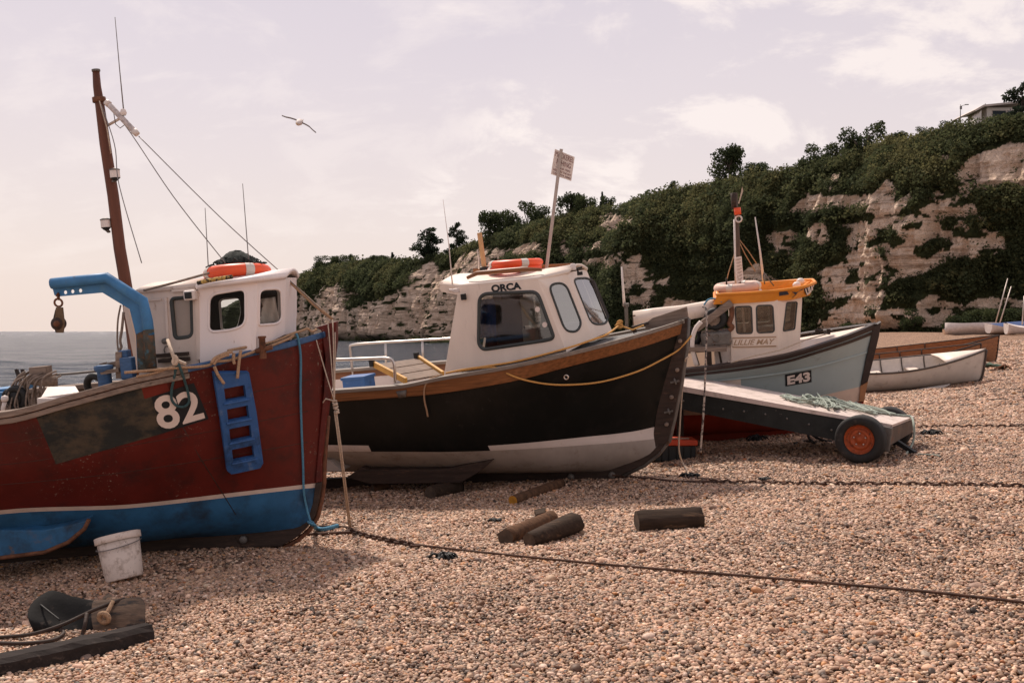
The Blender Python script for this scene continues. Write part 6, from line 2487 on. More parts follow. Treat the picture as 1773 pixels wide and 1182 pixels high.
# ================================================================== the pale blue boat, E43
def boat_blue():
    B = Boat(1420, 750, 12.0, 8.5)
    B.xs = -4.5
    root = empty('fishing_boat', B.M)
    tag(root, 'pale blue fishing boat numbered E43 with an orange roofed wheelhouse and brown rails', 'fishing boat', 'beached fishing boats')
    tt = [(-4.8, .02), (-6.1, .10)]
    garb = Line(B, [(1492, 700), (1484, 714), (1470, 728), (1440, 739), (1340, 746), (1180, 754)], .03, 2, 2, .9, y0=.05)
    bil_ = Line(B, [(1493, 697), (1464, 707), (1400, 717), (1340, 723), (1285, 729), (1180, 738)], .60, 1.9, 2.9, .85)
    red = Line(B, [(1494, 694.5), (1464, 698), (1400, 705), (1285, 716), (1180, 719)], .69, 1.9, 2.8, .86)
    crm = Line(B, [(1498, 667), (1464, 675), (1396, 690), (1285, 706), (1180, 710)], .75, 1.95, 2.7, .87)
    md = Line(B, [(1505, 612), (1460, 625), (1398, 640), (1300, 654), (1200, 663)], .82, 2.2, 2.55, .88)
    tb = Line(B, [(1514, 577), (1470, 594), (1420, 610), (1354, 629), (1266, 643), (1200, 650)], .88, 2.5, 2.4, .88)
    tp = Line(B, [(1517, 562), (1470, 582), (1420, 599), (1354, 618), (1266, 632), (1200, 640)], .905, 2.6, 2.4, .88)
    for ln in (garb, bil_, red, crm, md, tb, tp):
        ln.x_ += [-3.6, -4.5]
        k = len(ln.z_)
        m = (ln.z_[k - 2] - ln.z_[k - 1]) / (ln.x_[k - 2] - ln.x_[k - 1]) * .3
        z0, x0 = ln.z_[k - 1], ln.x_[k - 1]
        ln.z_ += [z0 + m * (-3.6 - x0), z0 + m * (-4.5 - x0)]
    mpale = mat('pale_blue_paint', (0.34, 0.41, 0.41), rough=0.5, var=0.06, scale=2, spec=.3, wear=((.25, .28, .27), 7, .6, .75))
    mred = mat('red_bottom', (0.36, 0.045, 0.022), rough=0.7, var=0.2, scale=4)
    mcrm = mat('cream_boot', (0.60, 0.47, 0.38), rough=.6, var=.1)
    rows, band = hull_rows([garb, bil_, red, crm, md, tb, tp], [5, 2, 2, 4, 4, 1], [.05, 0, 0, 0, 0, 0])
    hm = hull_mesh(rows, band, lambda b, u: 1 if b < 2 else (2 if b == 2 else 0))
    bv = bvh_of(hm)
    hull = hm.build('hull', [mpale, mred, mcrm], root)
    mbr = mat('dark_brown_paint', (0.040, 0.026, 0.022), rough=.5, var=.25, scale=6, wear=((.10, .06, .045), 12, .62, .72))
    a, b = [tp.pt(u) for u in US], [tb.pt(u) for u in US]
    upz = Vector((0, 0, 1))
    band_mesh(MB(), a, [p.lerp(q, .45) for p, q in zip(a, b)], .03).build('rubbing_strake', mbr, root, bevel=.005)
    band_mesh(MB(), [p.lerp(q, .62) for p, q in zip(a, b)], [p.lerp(q, 1.05) for p, q in zip(a, b)], .022).build('rubbing_strake', mbr, root, bevel=.005)
    band_mesh(MB(), [p + upz * .03 for p in a], [p + upz * .002 for p in a], .036, over=.09).build('cap_rail', mbr, root, bevel=.005)
    q = [p.lerp(m, .85) for p, m in zip([tb.pt(u) for u in US], [md.pt(u) for u in US])]
    band_mesh(MB(), q, [p - upz * .02 for p in q], .012, u1=1).build('knuckle', mpale, hull)
    # stem
    out_ = [(1526, 557), (1522, 583), (1513, 620), (1503, 660), (1499, 680), (1493, 703)]
    inn = [(1484, 703), (1488, 690), (1491, 667), (1500, 620), (1509, 580), (1512, 565)]
    cut = lambda l, a_, b_: l[a_:b_]
    MB().prism([B.at(x, y, -.06) for x, y in out_[:4] + [(1490, 667)] + inn[3:]], (0, .12, 0)).build('stem_post', mbr, root, bevel=.006)
    MB().prism([B.at(x, y, -.058) for x, y in [(1503, 661), (1499, 680), (1496, 695), (1488, 695), (1490, 668)]], (0, .116, 0)).build('stem_foot', mat('orange_wood', (.36, .17, .08), rough=.7, var=.2), root)
    k = [(1496, 695), (1493, 708), (1480, 730), (1462, 742), (1430, 750)]
    MB().prism([B.at(x, y, -.06) for x, y in k] + [Vector((-4.4, -.06, .0)), Vector((-4.4, -.06, .16)), B.at(1440, 736, -.06), B.at(1470, 722, -.06), B.at(1484, 702, -.06)], (0, .12, 0)).build('keel', mred, root)

    def iy(x, d, off):
        t = min(1.0, d / max(.05, tp.z(x) - md.z(x)))
        return max(0.0, tp.y(x) * (1 - t) + md.y(min(x, md.stem.x)) * t - off)
    xs_ = [p.x for p in a if p.x < tp.stem.x - .12]
    ys = -.56
    xw = B.at(1266, 560, ys).x
    aft = [x for x in xs_ if x < xw + .1]
    ins = MB()
    for s in (1, -1):
        ins.grid([[Vector((x, s * iy(x, d, .05), tp.z(x) - d)) for x in aft] for d in (0, .45)])
    ins.build('bulwark', M_CREAM, root)
    MB().grid([[Vector((x, s * iy(x, .4, .04), tp.z(x) - .4)) for x in aft] for s in (1, -1)]).build('cockpit_sole', M_CREAM, root)
    fo = [x for x in xs_ if x > xw - .1]
    MB().grid([[Vector((x, s * iy(x, .03, .05), tp.z(x) - .03 + .05 * (1 - s * s))) for x in fo] for s in (1, .6, .2, -.2, -.6, -1)]).build('foredeck', M_CREAM, root)
    # number
    patch(B, bv, [(1359, 648), (1404.5, 640), (1405, 661), (1360, 668.5)], .006, 5, 3).build('number_board', M_BLACKLETTER, hull)
    nq = [(1362.5, 650.5), (1402, 642.5), (1402.5, 659), (1363, 666)]
    lettering('E43', lambda u, v: hit(B, bv, *bil(nq, u, v), .010), .045).build('number', M_WHITELETTER, hull)
    # -------- wheelhouse
    A, Bb, C_ = B.at(1266, 634, ys), B.at(1346, 614, ys), B.at(1384, 600, -.29)
    At, Bt, Ct = B.at(1263, 524, -.53), B.at(1346, 519, -.53), B.at(1389, 515, -.27)
    dz = Vector((0, 0, -.06))
    A, Bb, C_ = A + dz, Bb + dz, C_ + dz
    nS = face_normal([A, Bb, Bt])
    nF = face_normal([Bb, C_, Ct])
    At = B.onplane(1263, 524, A, nS)
    side, fac, fro = [A, Bb, Bt, At], [Bb, C_, Ct, Bt], [C_, mirror(C_), mirror(Ct), Ct]
    nP = face_normal(fro)
    rp = lambda l, r: round_poly(l, r, 4)
    H1 = [B.onplane(x, y, A, nS) for x, y in rp([(1272.6, 531), (1301, 530), (1303, 577), (1276, 577.5)], 5)]
    H2 = [B.onplane(x, y, A, nS) for x, y in rp([(1309.6, 529), (1338, 528), (1341, 575), (1311, 576.5)], 6)]
    H3 = [B.onplane(x, y, Bb, nF) for x, y in rp([(1362, 524), (1380.5, 522.5), (1376, 570), (1356, 573.5)], 3)]
    lf = lambda u, v: Ct.lerp(mirror(Ct), u).lerp(C_.lerp(mirror(C_), u), v)
    H4 = [lf(.08, .1), lf(.46, .1), lf(.46, .52), lf(.08, .52)]
    H5 = [lf(.54, .1), lf(.92, .1), lf(.92, .52), lf(.54, .52)]
    mi = lambda l: [mirror(p) for p in l]
    aftw = [A, mirror(A), mirror(At), At]
    door = [A.lerp(mirror(A), .45) + Vector((0, 0, .1)), A.lerp(mirror(A), .85) + Vector((0, 0, .1)), At.lerp(mirror(At), .85) + Vector((0, 0, -.1)), At.lerp(mirror(At), .45) + Vector((0, 0, -.1))]
    cab = merge(wall_with_holes(side, [H1, H2]), wall_with_holes(fac, [H3]), wall_with_holes(fro, [H4, H5]), wall_with_holes(mi(side), [mi(H1), mi(H2)]), wall_with_holes(mi(fac), [mi(H3)]), wall_with_holes(aftw, [door]))
    cab = cab.build('wheelhouse', [M_CREAM, M_INSIDE], root, lined=.03)
    for lp, n in ((H1, nS), (H2, nS), (H3, nF), (H4, nP), (H5, nP), (mi(H1), nS), (mi(H2), nS), (mi(H3), nF)):
        window_parts(cab, lp, n, M_FRAME, M_GLASS, .010)
    # roof tray, orange, its rim flaring out ahead
    morg = mat('orange_roof_paint', (0.68, 0.24, 0.022), rough=.45, var=.08, scale=4)
    myel = mat('yellow_deck_paint', (0.70, 0.36, 0.07), rough=.5, var=.08, scale=4)
    lowp = [At + Vector((-.22, -.04, 0)), B.at(1300, 524, -.57), B.at(1372, 519, -.50), B.at(1402, 511, -.27)]
    hip = [B.at(1242, 510, -.58), B.at(1300, 507, -.59), B.at(1352, 502.5, -.58), B.at(1394, 496, -.45), B.at(1412, 489, -.2)]
    # resample the starboard half to common counts
    def res(l, n):
        l = [Vector(p) for p in l]
        d = [0]
        for i in range(len(l) - 1):
            d.append(d[-1] + (l[i + 1] - l[i]).length)
        out = []
        for k in range(n):
            t = d[-1] * k / (n - 1)
            i = max(j for j in range(len(d)) if d[j] <= t + 1e-9)
            i = min(i, len(l) - 2)
            out.append(l[i].lerp(l[i + 1], (t - d[i]) / (d[i + 1] - d[i])))
        return out
    lo_, hi_ = res(lowp, 14), res(catmull(hip, 4), 14)
    zl = sum(p.z for p in lo_) / 14
    zh = sum(p.z for p in hi_) / 14
    full = lambda l: l + [mirror(p) for p in l[::-1]]
    LO, HI = full(lo_), full(hi_)
    inn_ = [Vector((p.x * .985 + (-.0), p.y * .93, p.z)) for p in HI]
    flo = [Vector((p.x, p.y * .95, p.z + .05)) for p in LO]
    tray = MB()
    n = len(LO)
    tray.grid([LO + [LO[0]], HI + [HI[0]]], 0, False)
    tray.grid([HI + [HI[0]], inn_ + [inn_[0]]], 0, False)
    tray.grid([inn_ + [inn_[0]], flo + [flo[0]]], 0, False)
    h = n // 2
    for i in range(h - 1):
        tray.add([flo[i], flo[i + 1], flo[n - 2 - i], flo[n - 1 - i]], [(0, 1, 2, 3)], 1)
        tray.add([LO[i], LO[i + 1], LO[n - 2 - i], LO[n - 1 - i]], [(3, 2, 1, 0)], 0)
    roof = tray.build('roof', [morg, myel], cab)
    MB().tube(HI, .022, 7, closed=True).build('roof_rim', morg, roof)
    tbv = bvh_of(tray)
    # markings on the rim: dark chevrons, white board with the name
    mdk = mat('dark_marking', (.035, .038, .05), rough=.6, var=.1)
    for nm, poly in (('marking', [(1349, 504), (1362, 502), (1366, 509.5), (1349, 512)]), ('marking', [(1371, 505), (1380, 505.5), (1389, 499.5), (1394, 513.5), (1371, 515.5), (1377, 509.5)])):
        q = [hit(B, tbv, x, y, .006) for x, y in poly]
        MB().add(q, [tuple(range(len(q)))]).build(nm, mdk, roof)
    lq = [(1391, 500), (1413.5, 488), (1416.5, 497.5), (1396, 511)]
    patch(B, tbv, lq, .008, 6, 3).build('name_panel', mdk, roof)
    lq2 = [(1391.5, 500), (1413.5, 488.5), (1416, 497.5), (1396, 510.5)]
    lettering('LILLIE', lambda u, v: hit(B, tbv, *bil(lq2, u, v), .014), .05, .2).build('lettering', M_WHITELETTER, roof)
    # carved name on the side
    mcv = mat('carved_name', (.40, .26, .16), rough=.7, var=.1)
    nn = nS if nS.y < 0 else -nS
    bq = [(1268.5, 585), (1344, 583), (1344, 599), (1268.5, 601)]
    nb_ = MB().add([B.onplane(x, y, A, nS) + nn * .006 for x, y in bq], [(0, 1, 2, 3)]).build('name_board', M_CREAM, cab, solid=.008)
    for y0_, y1_ in ((585, 583), (600.5, 598.5)):
        MB().bar(B.onplane(1268.5, y0_, A, nS) + nn * .012, B.onplane(1344, y1_, A, nS) + nn * .012, .012, .014).build('beading', mcv, nb_)
    nq = [(1271, 588), (1342, 586), (1341, 595.5), (1270, 597.5)]
    lettering('LILLIE MAY', lambda u, v: B.onplane(*bil(nq, u, v), A, nS) + nn * .013, .02, .25).build('lettering', mcv, nb_)
    # inside bits
    w = B.onplane(1292, 555, A, nS)
    MB().box((w.x - .02, .1, w.z), (.03, .05, .5)).build('door_post', M_CREAMWOOD, cab)
    w = B.onplane(1330, 570, A, nS)
    MB().box((w.x, 0, w.z - .20), (.4, .8, .25)).build('console', M_INSIDE, cab)
    # two domes forward on the roof
    for x, y in ((1379.5, 493), (1386, 486.5)):
        c = B.at(x, y, .05 if y < 490 else -.2)
        MB().lathe([(0, .045), (.03, .04), (.055, .015), (.055, -.04), (0, -.04)], c, (0, 0, 1), 14).build('light_dome', M_WHITEPL, roof)
    # -------- mast, aerial, stays
    mp = MB()
    mp.tube([B.at(1279, 512, 0), B.at(1277, 420, 0), B.at(1273.5, 334, 0)], [.042, .036, .028], 9)
    mst = mp.build('mast', mat('grey_mast', (.10, .068, .052), rough=.8, var=.3, scale=10), root)
    MB().tube([B.at(1269, 334, -.03), B.at(1271, 362, -.03)], .035, 8).build('mast_head', M_DARKWOOD, mst)
    pv = MB().tube([B.at(1274, 500, -.06), B.at(1271.5, 380, -.06)], .014, 6)
    pv.build('conduit', M_WHITEPL, mst)
    MB().lathe([(0, -.05), (.05, -.05), (.05, .05), (0, .05)], B.at(1277, 365.5, -.06), (0, 0, 1), 10).build('red_lamp', M_ORANGE, mst)
    MB().torus(B.at(1279, 379, -.06), .045, .012, (.3, 1, 0), 14, 6).build('ring', M_WHITEPL, mst)
    fl = MB().prism([B.at(1278, 352, -.06), B.at(1282, 338, -.06), B.at(1285, 323, -.06), B.at(1287, 330, -.06), B.at(1283, 343, -.06), B.at(1280, 353, -.06)], (0, .01, 0))
    fl.build('pennant', M_PALEROPE, mst)
    for q in ([(1278, 412), (1296, 435), (1310, 456)], [(1278, 415), (1290, 440), (1308, 470)], [(1278, 420), (1262, 470), (1252, 510)]):
        MB().tube([B.at(x, y, 0 if i == 0 else .35) for i, (x, y) in enumerate(q)], .008, 5).build('stay_wire', M_TANROPE, mst)
    MB().tube([B.at(1322, 487, .25), B.at(1316, 435, .25), B.at(1307.5, 376, .25)], [.022, .014, .008], 7).build('whip_aerial', M_WHITEPL, root)
    ab = MB()
    for q in ((1321, 470), (1340, 495)), ((1321, 470), (1324, 492)):
        ab.tube([B.at(*q[0], .25), B.at(*q[1], .2)], .010, 5)
    ab.build('aerial_bracket', M_IRON, root)
    for x in (1258, 1298):
        MB().tube([B.at(x, 497, -.35 if x < 1270 else .1), B.at(x, 481, -.35 if x < 1270 else .1)], .012, 6).build('roof_peg', M_DARKWOOD, root)
    # deck hatch rail and bits on the foredeck
    fb = MB()
    for x0_, y0_, x1_, y1_ in ((1405, 579, 1424, 571), (1428, 577, 1441, 572)):
        fb.bar(B.at(x0_, y0_, -.1), B.at(x1_, y1_, -.05), .05, .03)
        fb.bar(B.at((x0_ + x1_) / 2, (y0_ + y1_) / 2 + 4, -.08), B.at((x0_ + x1_) / 2, (y0_ + y1_) / 2 - 5, -.08), .05, .05, up=(1, 0, 0))
    fb.build('mooring_bitt', M_DARKWOOD, root)
    MB().tube([B.at(1265, 628, -.9), B.at(1305, 616, -.92), B.at(1350, 606, -.9), B.at(1395, 588, -.6), B.at(1432, 578, -.3)], .010, 6).build('deck_line', M_PALEROPE, root)
    # -------- hauler gantry, tyre and gear abaft the wheelhouse
    g = MB()
    g.bar(B.at(1205, 569, -0.6), B.at(1267, 523, -0.576), .09, .10)
    g.build('gantry_arm', M_GREYWOOD, root, bevel=.01)
    g = MB().bar(B.at(1227, 600, -0.64), B.at(1229, 640, -0.64), .07, .07, up=(1, 0, 0))
    g.build('gantry_post', M_DARKWOOD, root)
    MB().torus(B.at(1239, 552, -0.56), .115, .05, (.1, 1, .1), 26, 12).build('tyre_fender', M_RUBBER, root)
    MB().lathe([(0, -.03), (.115, -.03), (.115, .05), (0, .05)], B.at(1239, 552, -0.528), (.1, -1, .1), 22).build('hauler_drum', M_GREYWOOD, root)
    g = MB().bar(B.at(1188, 600, -0.48), B.at(1258, 600, -0.48), .5, .06)
    g.bar(B.at(1182, 607, -0.6), B.at(1245, 602, -0.6), .06, .08)
    g.bar(B.at(1245, 603, -0.6), B.at(1266, 588, -0.6), .05, .05)
    g.build('work_bench', M_GREYWOOD, root)
    g = MB().box(B.at(1240, 585, -0.48), (.42, .3, .22)).build('engine_box', M_IRON, root, bevel=.04)
    MB().torus(B.at(1240, 584, -0.624), .05, .018, (0, 1, 0), 16, 8).build('pulley', M_IRON, g)
    MB().tube(catmull([B.at(x, y, -0.576) for x, y in [(1266, 530), (1267, 545), (1263, 560), (1268, 566), (1262, 572)]], 4), [.035] * 17, 8).build('hanging_block', M_RUST, root)
    MB().torus(B.at(1200, 582, -0.4), .10, .04, (.2, 1, 0), 22, 10).build('tyre_fender', M_RUBBER, root)
    MB().box(B.at(1260, 612, -0.36), (.38, .3, .5)).build('white_locker', M_WHITEPL, root, bevel=.02)
    MB().bar(B.at(1244, 602, -0.576), B.at(1249, 628, -0.576), .035, .03, up=(1, 0, 0)).build('bench_leg', M_DARKWOOD, root)
    MB().bar(B.at(1203, 610, -0.576), B.at(1210, 632, -0.576), .03, .03, up=(1, 0, 0)).build('bench_leg', M_DARKWOOD, root)
    # white pipe bent over the side and blue hose
    MB().tube(catmull([B.at(x, y, -0.68) for x, y in [(1214, 557), (1204, 570), (1199, 590), (1200, 610), (1206, 632)]], 5), .032, 9).build('white_pipe', M_WHITEPL, root)
    MB().tube(catmull([B.at(x, y, -0.56) for x, y in [(1219, 528), (1226, 519), (1238, 517), (1250, 523)]], 5), .012, 6).build('blue_hose', M_BLUEROPE, root)
    # cream canvas over the aft deck
    cv = MB()
    top_ = [(1096, 541), (1130, 536), (1180, 531), (1220, 524), (1240, 519)]
    bot_ = [(1098, 565), (1130, 560), (1180, 556), (1220, 548), (1240, 545)]
    cv.grid([[B.at(x, y, -0.44) for x, y in bot_], [B.at(x, y, -0.4) for x, y in top_], [B.at(x, y - 1.5, 0.24) for x, y in top_], [B.at(x, y + 18, 0.72) for x, y in top_]])
    cv.build('canvas_awning', M_CREAM, root, solid=.02)
    for x in (1098, 1240):
        MB().bar(B.at(x, 545, -0.4), B.at(x + 2, 640, -0.4), .04, .04, up=(1, 0, 0)).build('awning_post', M_GREYWOOD, root)
    MB().tube([B.at(1081, 530, 0.16), B.at(1079, 500, 0.16), B.at(1076.5, 462, 0.16)], [.022, .018, .012], 6).build('whip_aerial', M_WHITEPL, root)
    MB().box(B.at(1084, 528, 0.16), (.08, .08, .05)).build('aerial_clamp', M_IRON, root)
    MB().bar(B.at(1084, 530, 0.16), B.at(1088, 640, 0.16), .05, .05, up=(1, 0, 0)).build('aerial_post', M_IRON, root)
    return B, root


Be, roote = boat_blue()


def things_on_blue():
    B, fm = Be, Be.M
    mpk = mat('faded_ring', (0.62, 0.42, 0.34), rough=.6, var=.1, scale=8)
    mfo = mat('faded_orange', (0.50, 0.17, 0.08), rough=.6, var=.15, scale=8)
    for x, y, m_, lab in ((1279, 508, mfo, 'faded orange life ring lying under a white one on the orange roof'), (1277, 496.5, mpk, 'faded white life ring lying on an orange one on the orange roof')):
        c0 = B.at(x, y, -.12)
        mb = life_ring(MB(), (0, 0, 0), .27, .07, (.02, 0.02, 1), 0, 1, 4, .4, .95)
        for v in mb.v:
            v += c0
        o = mb.build('life_ring', [m_, M_TAPE], None, fm)
        tag(o, lab, 'life ring', 'life rings on the orange roof')
    # white notice on the mast foot
    c0 = B.at(1281, 470, -.2)
    root = empty('sign', fm @ Matrix.Translation(c0))
    tag(root, 'small tilted white notice board with faint lines of writing against the bare mast', 'sign')
    q = [(1272, 446.5), (1284, 443.5), (1287.5, 485), (1276.5, 491)]
    p = [B.at(x, y, -.2 + (.12 if i in (1, 2) else 0)) - c0 for i, (x, y) in enumerate(q)]
    n = (p[1] - p[0]).cross(p[3] - p[0]).normalized()
    if n.y > 0:
        n = -n
    bd = MB().prism(p, -n * .012).build('board', M_WHITEPL, root)
    ml = mat('faint_lettering', (.42, .33, .28), rough=.7, var=.1)
    for i in range(7):
        v0 = .06 + i * .13
        lettering('TRIPS', lambda u, v: p[0].lerp(p[1], .14 + .72 * u).lerp(p[3].lerp(p[2], .14 + .72 * u), v0 + .075 * v) + n * .003, .03).build('lettering', ml, bd)


things_on_blue()
# ================================================================== THINGS ON THE SHINGLE
def rot_frame(o, x, z=GN_):
    x = Vector(x).normalized()
    z = (z - x * z.dot(x)).normalized()
    y = z.cross(x)
    m = Matrix((x, y, z)).transposed().to_4x4()
    m.translation = o
    return m


# ------------------------------------------------------------------ launching platform on wheels
def build_platform():
    nr, fr = P(1545, 735, 11.3), P(1584.5, 720, 12.45)
    nl, fl = P(1183, 669, 12.72), None
    dirv = (nl - nr)
    wid = (fr - nr)
    wid = wid - Vector((0, 0, wid.z * .3))
    x = dirv.normalized()
    root = empty('launching_platform', Matrix.Translation(nr))
    tag(root, 'white topped wooden boarding platform on two orange wheeled tyres beside the black bow', 'boarding platform')
    Lg = dirv.length + .75
    w = wid.length
    y = wid.normalized()
    z = -x.cross(y).normalized()
    if z.z < 0:
        z = -z
    fm = Matrix((x, y, z)).transposed()
    T_ = lambda a, b, c: x * a + y * b + z * c
    mtop = mat('platform_top', (0.60, 0.50, 0.45), rough=.65, var=.12, scale=3, wear=((.36, .30, .25), 7, .50, .68), wear2=((.14, .13, .11), 30, .62, .70))
    mside = mat('dark_plank', (0.016, 0.018, 0.017), rough=.75, var=.35, scale=7, bump=.25, bscale=20, wear=((.12, .10, .085), 26, .64, .70))
    mend = mat('scuffed_brown_plank', (0.115, 0.088, 0.07), rough=.75, var=.3, scale=6, wear=((.22, .08, .03), 7, .58, .68))
    # deck board
    mb = MB().prism([T_(0, 0, 0), T_(Lg, 0, 0), T_(Lg, w, 0), T_(0, w, 0)], z * -.03)
    mb.build('deck', mtop, root)
    pe = MB().prism([T_(.005, -.004, 0.004), T_(Lg, -.004, 0.004), T_(Lg, -.004, -.075), T_(.02, -.004, -.03)], y * -.01)
    pe.build('pale_edge', mtop, root)
    sd = MB().prism([T_(.0, 0, -.035), T_(Lg, 0, -.06), T_(Lg, 0, -.29), T_(.9, 0, -.30), T_(.25, 0, -.30), T_(0, 0, -.27)], y * .05)
    side = sd.build('side_plank', mside, root)
    sd = MB().prism([T_(.0, w - .05, -.035), T_(Lg, w - .05, -.06), T_(Lg, w - .05, -.29), T_(0, w - .05, -.27)], y * .05)
    sd.build('side_plank', mside, root)
    MB().prism([T_(-.004, .05, -.035), T_(-.004, w - .05, -.035), T_(-.004, w - .05, -.20), T_(-.004, .05, -.24)], x * .04).build('end_plank', mend, root)
    MB().prism([T_(.06, -.006, -.05), T_(.40, -.006, -.05), T_(.40, -.006, -.26), T_(.06, -.006, -.24)], y * -.012).build('scuffed_panel', mend, root)
    mb = MB().box(T_(.06, -.02, -.17), (.15, .05, .28), fm).build('corner_bracket', M_IRON, root, bevel=.01)
    for k in range(13):
        c = T_(.12 + k * .27, -.012, -.17 - .02 * math.sin(k))
        MB().lathe([(0, .008), (.012, .006), (.014, 0)], c, -y, 8).build('bolt', M_IRON, side)
    for b in (.15, .75, 1.2):
        if b < w - .1:
            MB().prism([T_(.1, b, -.06), T_(Lg - .1, b, -.06), T_(Lg - .1, b, -.2), T_(.1, b, -.2)], y * .05).build('bearer', M_DARKWOOD, root)
    # wheels
    mtyre = mat('tyre_rubber', (.017, .016, .015), rough=.75, var=.3, scale=10, wear=((.06, .05, .042), 9, .56, .7))
    mrim = mat('orange_rim', (0.36, 0.075, 0.022), rough=.6, var=.25, scale=14, wear=((.09, .035, .02), 22, .54, .66))
    wc = P(1490, 760, 11.28) - nr
    axis = -y
    ax0 = Vector((axis.x, axis.y, 0)).normalized()
    for far in (0, 1):
        c = wc + (Vector((y.x, y.y, 0)).normalized() * (w + .12) if far else Vector())
        if far:
            c = c + Vector((0, 0, .0))
        rr = .272
        tt = MB().lathe([(.165, .075), (.19, .10), (.235, .10), (.262, .085), (rr, .06), (rr, -.10), (.262, -.125), (.235, -.14), (.19, -.14), (.165, -.12)], (0, 0, 0), ax0, 44)
        ty = tt.build('wheel', mtyre, root, origin=(0, 0, 0))
        ty.location = c
        rm = MB().lathe([(.168, .085), (.172, .07), (.155, .06), (.15, .02), (.118, .012), (.112, .035), (.085, .04), (.075, .02), (.06, .03), (.035, .035), (.033, .06), (0, .062)], (0, 0, 0), ax0, 40)
        rim = rm.build('rim', mrim, ty)
        up = Vector((0, 0, 1))
        sidev = ax0.cross(up).normalized()
        for k in range(5):
            a = k * 1.2566 + .3
            cc = ax0 * .028 + (up * math.sin(a) + sidev * math.cos(a)) * .067
            MB().lathe([(0, .02), (.009, .018), (.011, 0)], cc, ax0, 8).build('wheel_nut', M_STEEL, rim)
    MB().tube([wc + y * .05, wc + y * (w + .1)], .035, 8).build('axle', M_IRON, root)
    for b in (.25, w - .25):
        MB().bar(wc + y * b + z * .0, wc + y * b + z * .13, .06, .06, up=tuple(x)).build('axle_hanger', M_IRON, root)
    # stand at the raised end, out of sight behind the black bow
    for b in (.08, w - .08):
        p = T_(Lg - .2, b, -.28)
        gpt = nr + p
        gz_ = float(gz(gpt.x, gpt.y)) - nr.z
        MB().bar(p, Vector((p.x, p.y, gz_ - .02)), .08, .08, up=tuple(x)).build('leg', M_DARKWOOD, root)
    # tow hitch
    MB().bar(T_(.02, w * .35, -.24), T_(-.22, w * .30, -.33), .06, .05).build('hitch', M_RUBBER, root)
    # rope heap lying on the deck
    g = random.Random(3)
    mgr = mat('pale_green_rope', (.30, .34, .29), rough=.9, var=.35, scale=70, bump=.6, bscale=150)
    rp = MB()
    dpt = lambda px, py: (lambda r_: EYE + r_ * ((nr - EYE).dot(z) / r_.dot(z)) + z * .015)(ray(px, py))
    chain = [(1390, 699), (1372, 694), (1366, 690), (1378, 692), (1400, 699), (1425, 704), (1418, 697), (1408, 694), (1424, 696), (1445, 704), (1462, 711), (1452, 702), (1434, 695), (1450, 697), (1475, 705), (1505, 714), (1520, 719), (1500, 712), (1478, 703), (1490, 706), (1530, 717), (1548, 722), (1520, 718)]
    for k in range(9):
        pts = [dpt(x_ + g.uniform(-6, 6) - 3 * k, y_ + g.uniform(-4.0, 2.6)) + z * (.008 + .008 * k * (i % 3) / 2) for i, (x_, y_) in enumerate(chain[k // 2:len(chain) - k])]
        rp.tube(catmull(pts, 4), .011, 6)
    pts = [dpt(1520, 716), dpt(1560, 721), dpt(1577, 723)] + [P(1582, 733, 11.95), P(1583, 752, 11.9), P(1579, 770, 11.85)] + [on_beach(1568, 787, .01)]
    rp.tube(catmull(pts, 4), .014, 6)
    o = rp.build('rope', mgr)
    tag(o, 'pale green rope heaped on the white top of the boarding platform', 'rope')


build_platform()


# ------------------------------------------------------------------ orange lidded box behind the black stem
def build_box():
    d = 12.6
    b = on_beach(1165, 797)
    c = P(1165, 780, b.y)
    root = empty('storage_box', Matrix.Translation(b))
    tag(root, 'black box with an orange lid behind the stem of the black boat', 'box')
    s = b.y / F
    bd = MB().box((0, .15, .095), (78 * s, .36, .20))
    for k in range(6):
        bd.box((-.24 + k * .095, -.035, .09), (.02, .02, .17))
    bd.build('box_body', mat('black_plastic', (.02, .021, .02), rough=.5, var=.2), root, bevel=.008)
    ld = MB().box((0, .15, .235), (84 * s, .42, .075))
    ld.build('lid', mat('orange_lid', (.62, .07, .022), rough=.5, var=.12), root, bevel=.012)
    MB().tube(catmull([Vector((-.2, .05, .285)), Vector((-.05, -.02, .29)), Vector((.1, .0, .285)), Vector((.22, .06, .282))], 4), .009, 6).build('lashing', M_PALEROPE, root)


build_box()


# ------------------------------------------------------------------ timbers
M_LOG = mat('wet_log', (0.042, 0.028, 0.020), rough=.85, spec=.12, var=.4, scale=6, stretch=(.5, 4, 4), bump=.5, bscale=14, wear=((.17, .10, .058), 5, .56, .70))
M_LOGEND = mat('log_end', (.075, .052, .036), rough=.85, var=.4, scale=16)
M_LOGBROWN = mat('brown_log', (.115, .062, .036), rough=.85, spec=.12, var=.4, scale=6, stretch=(.5, 4, 4), bump=.5, bscale=14, wear=((.05, .032, .024), 5, .52, .66))
M_LOGYEL = mat('yellow_log_end', (.44, .20, .02), rough=.8, var=.3, scale=14)


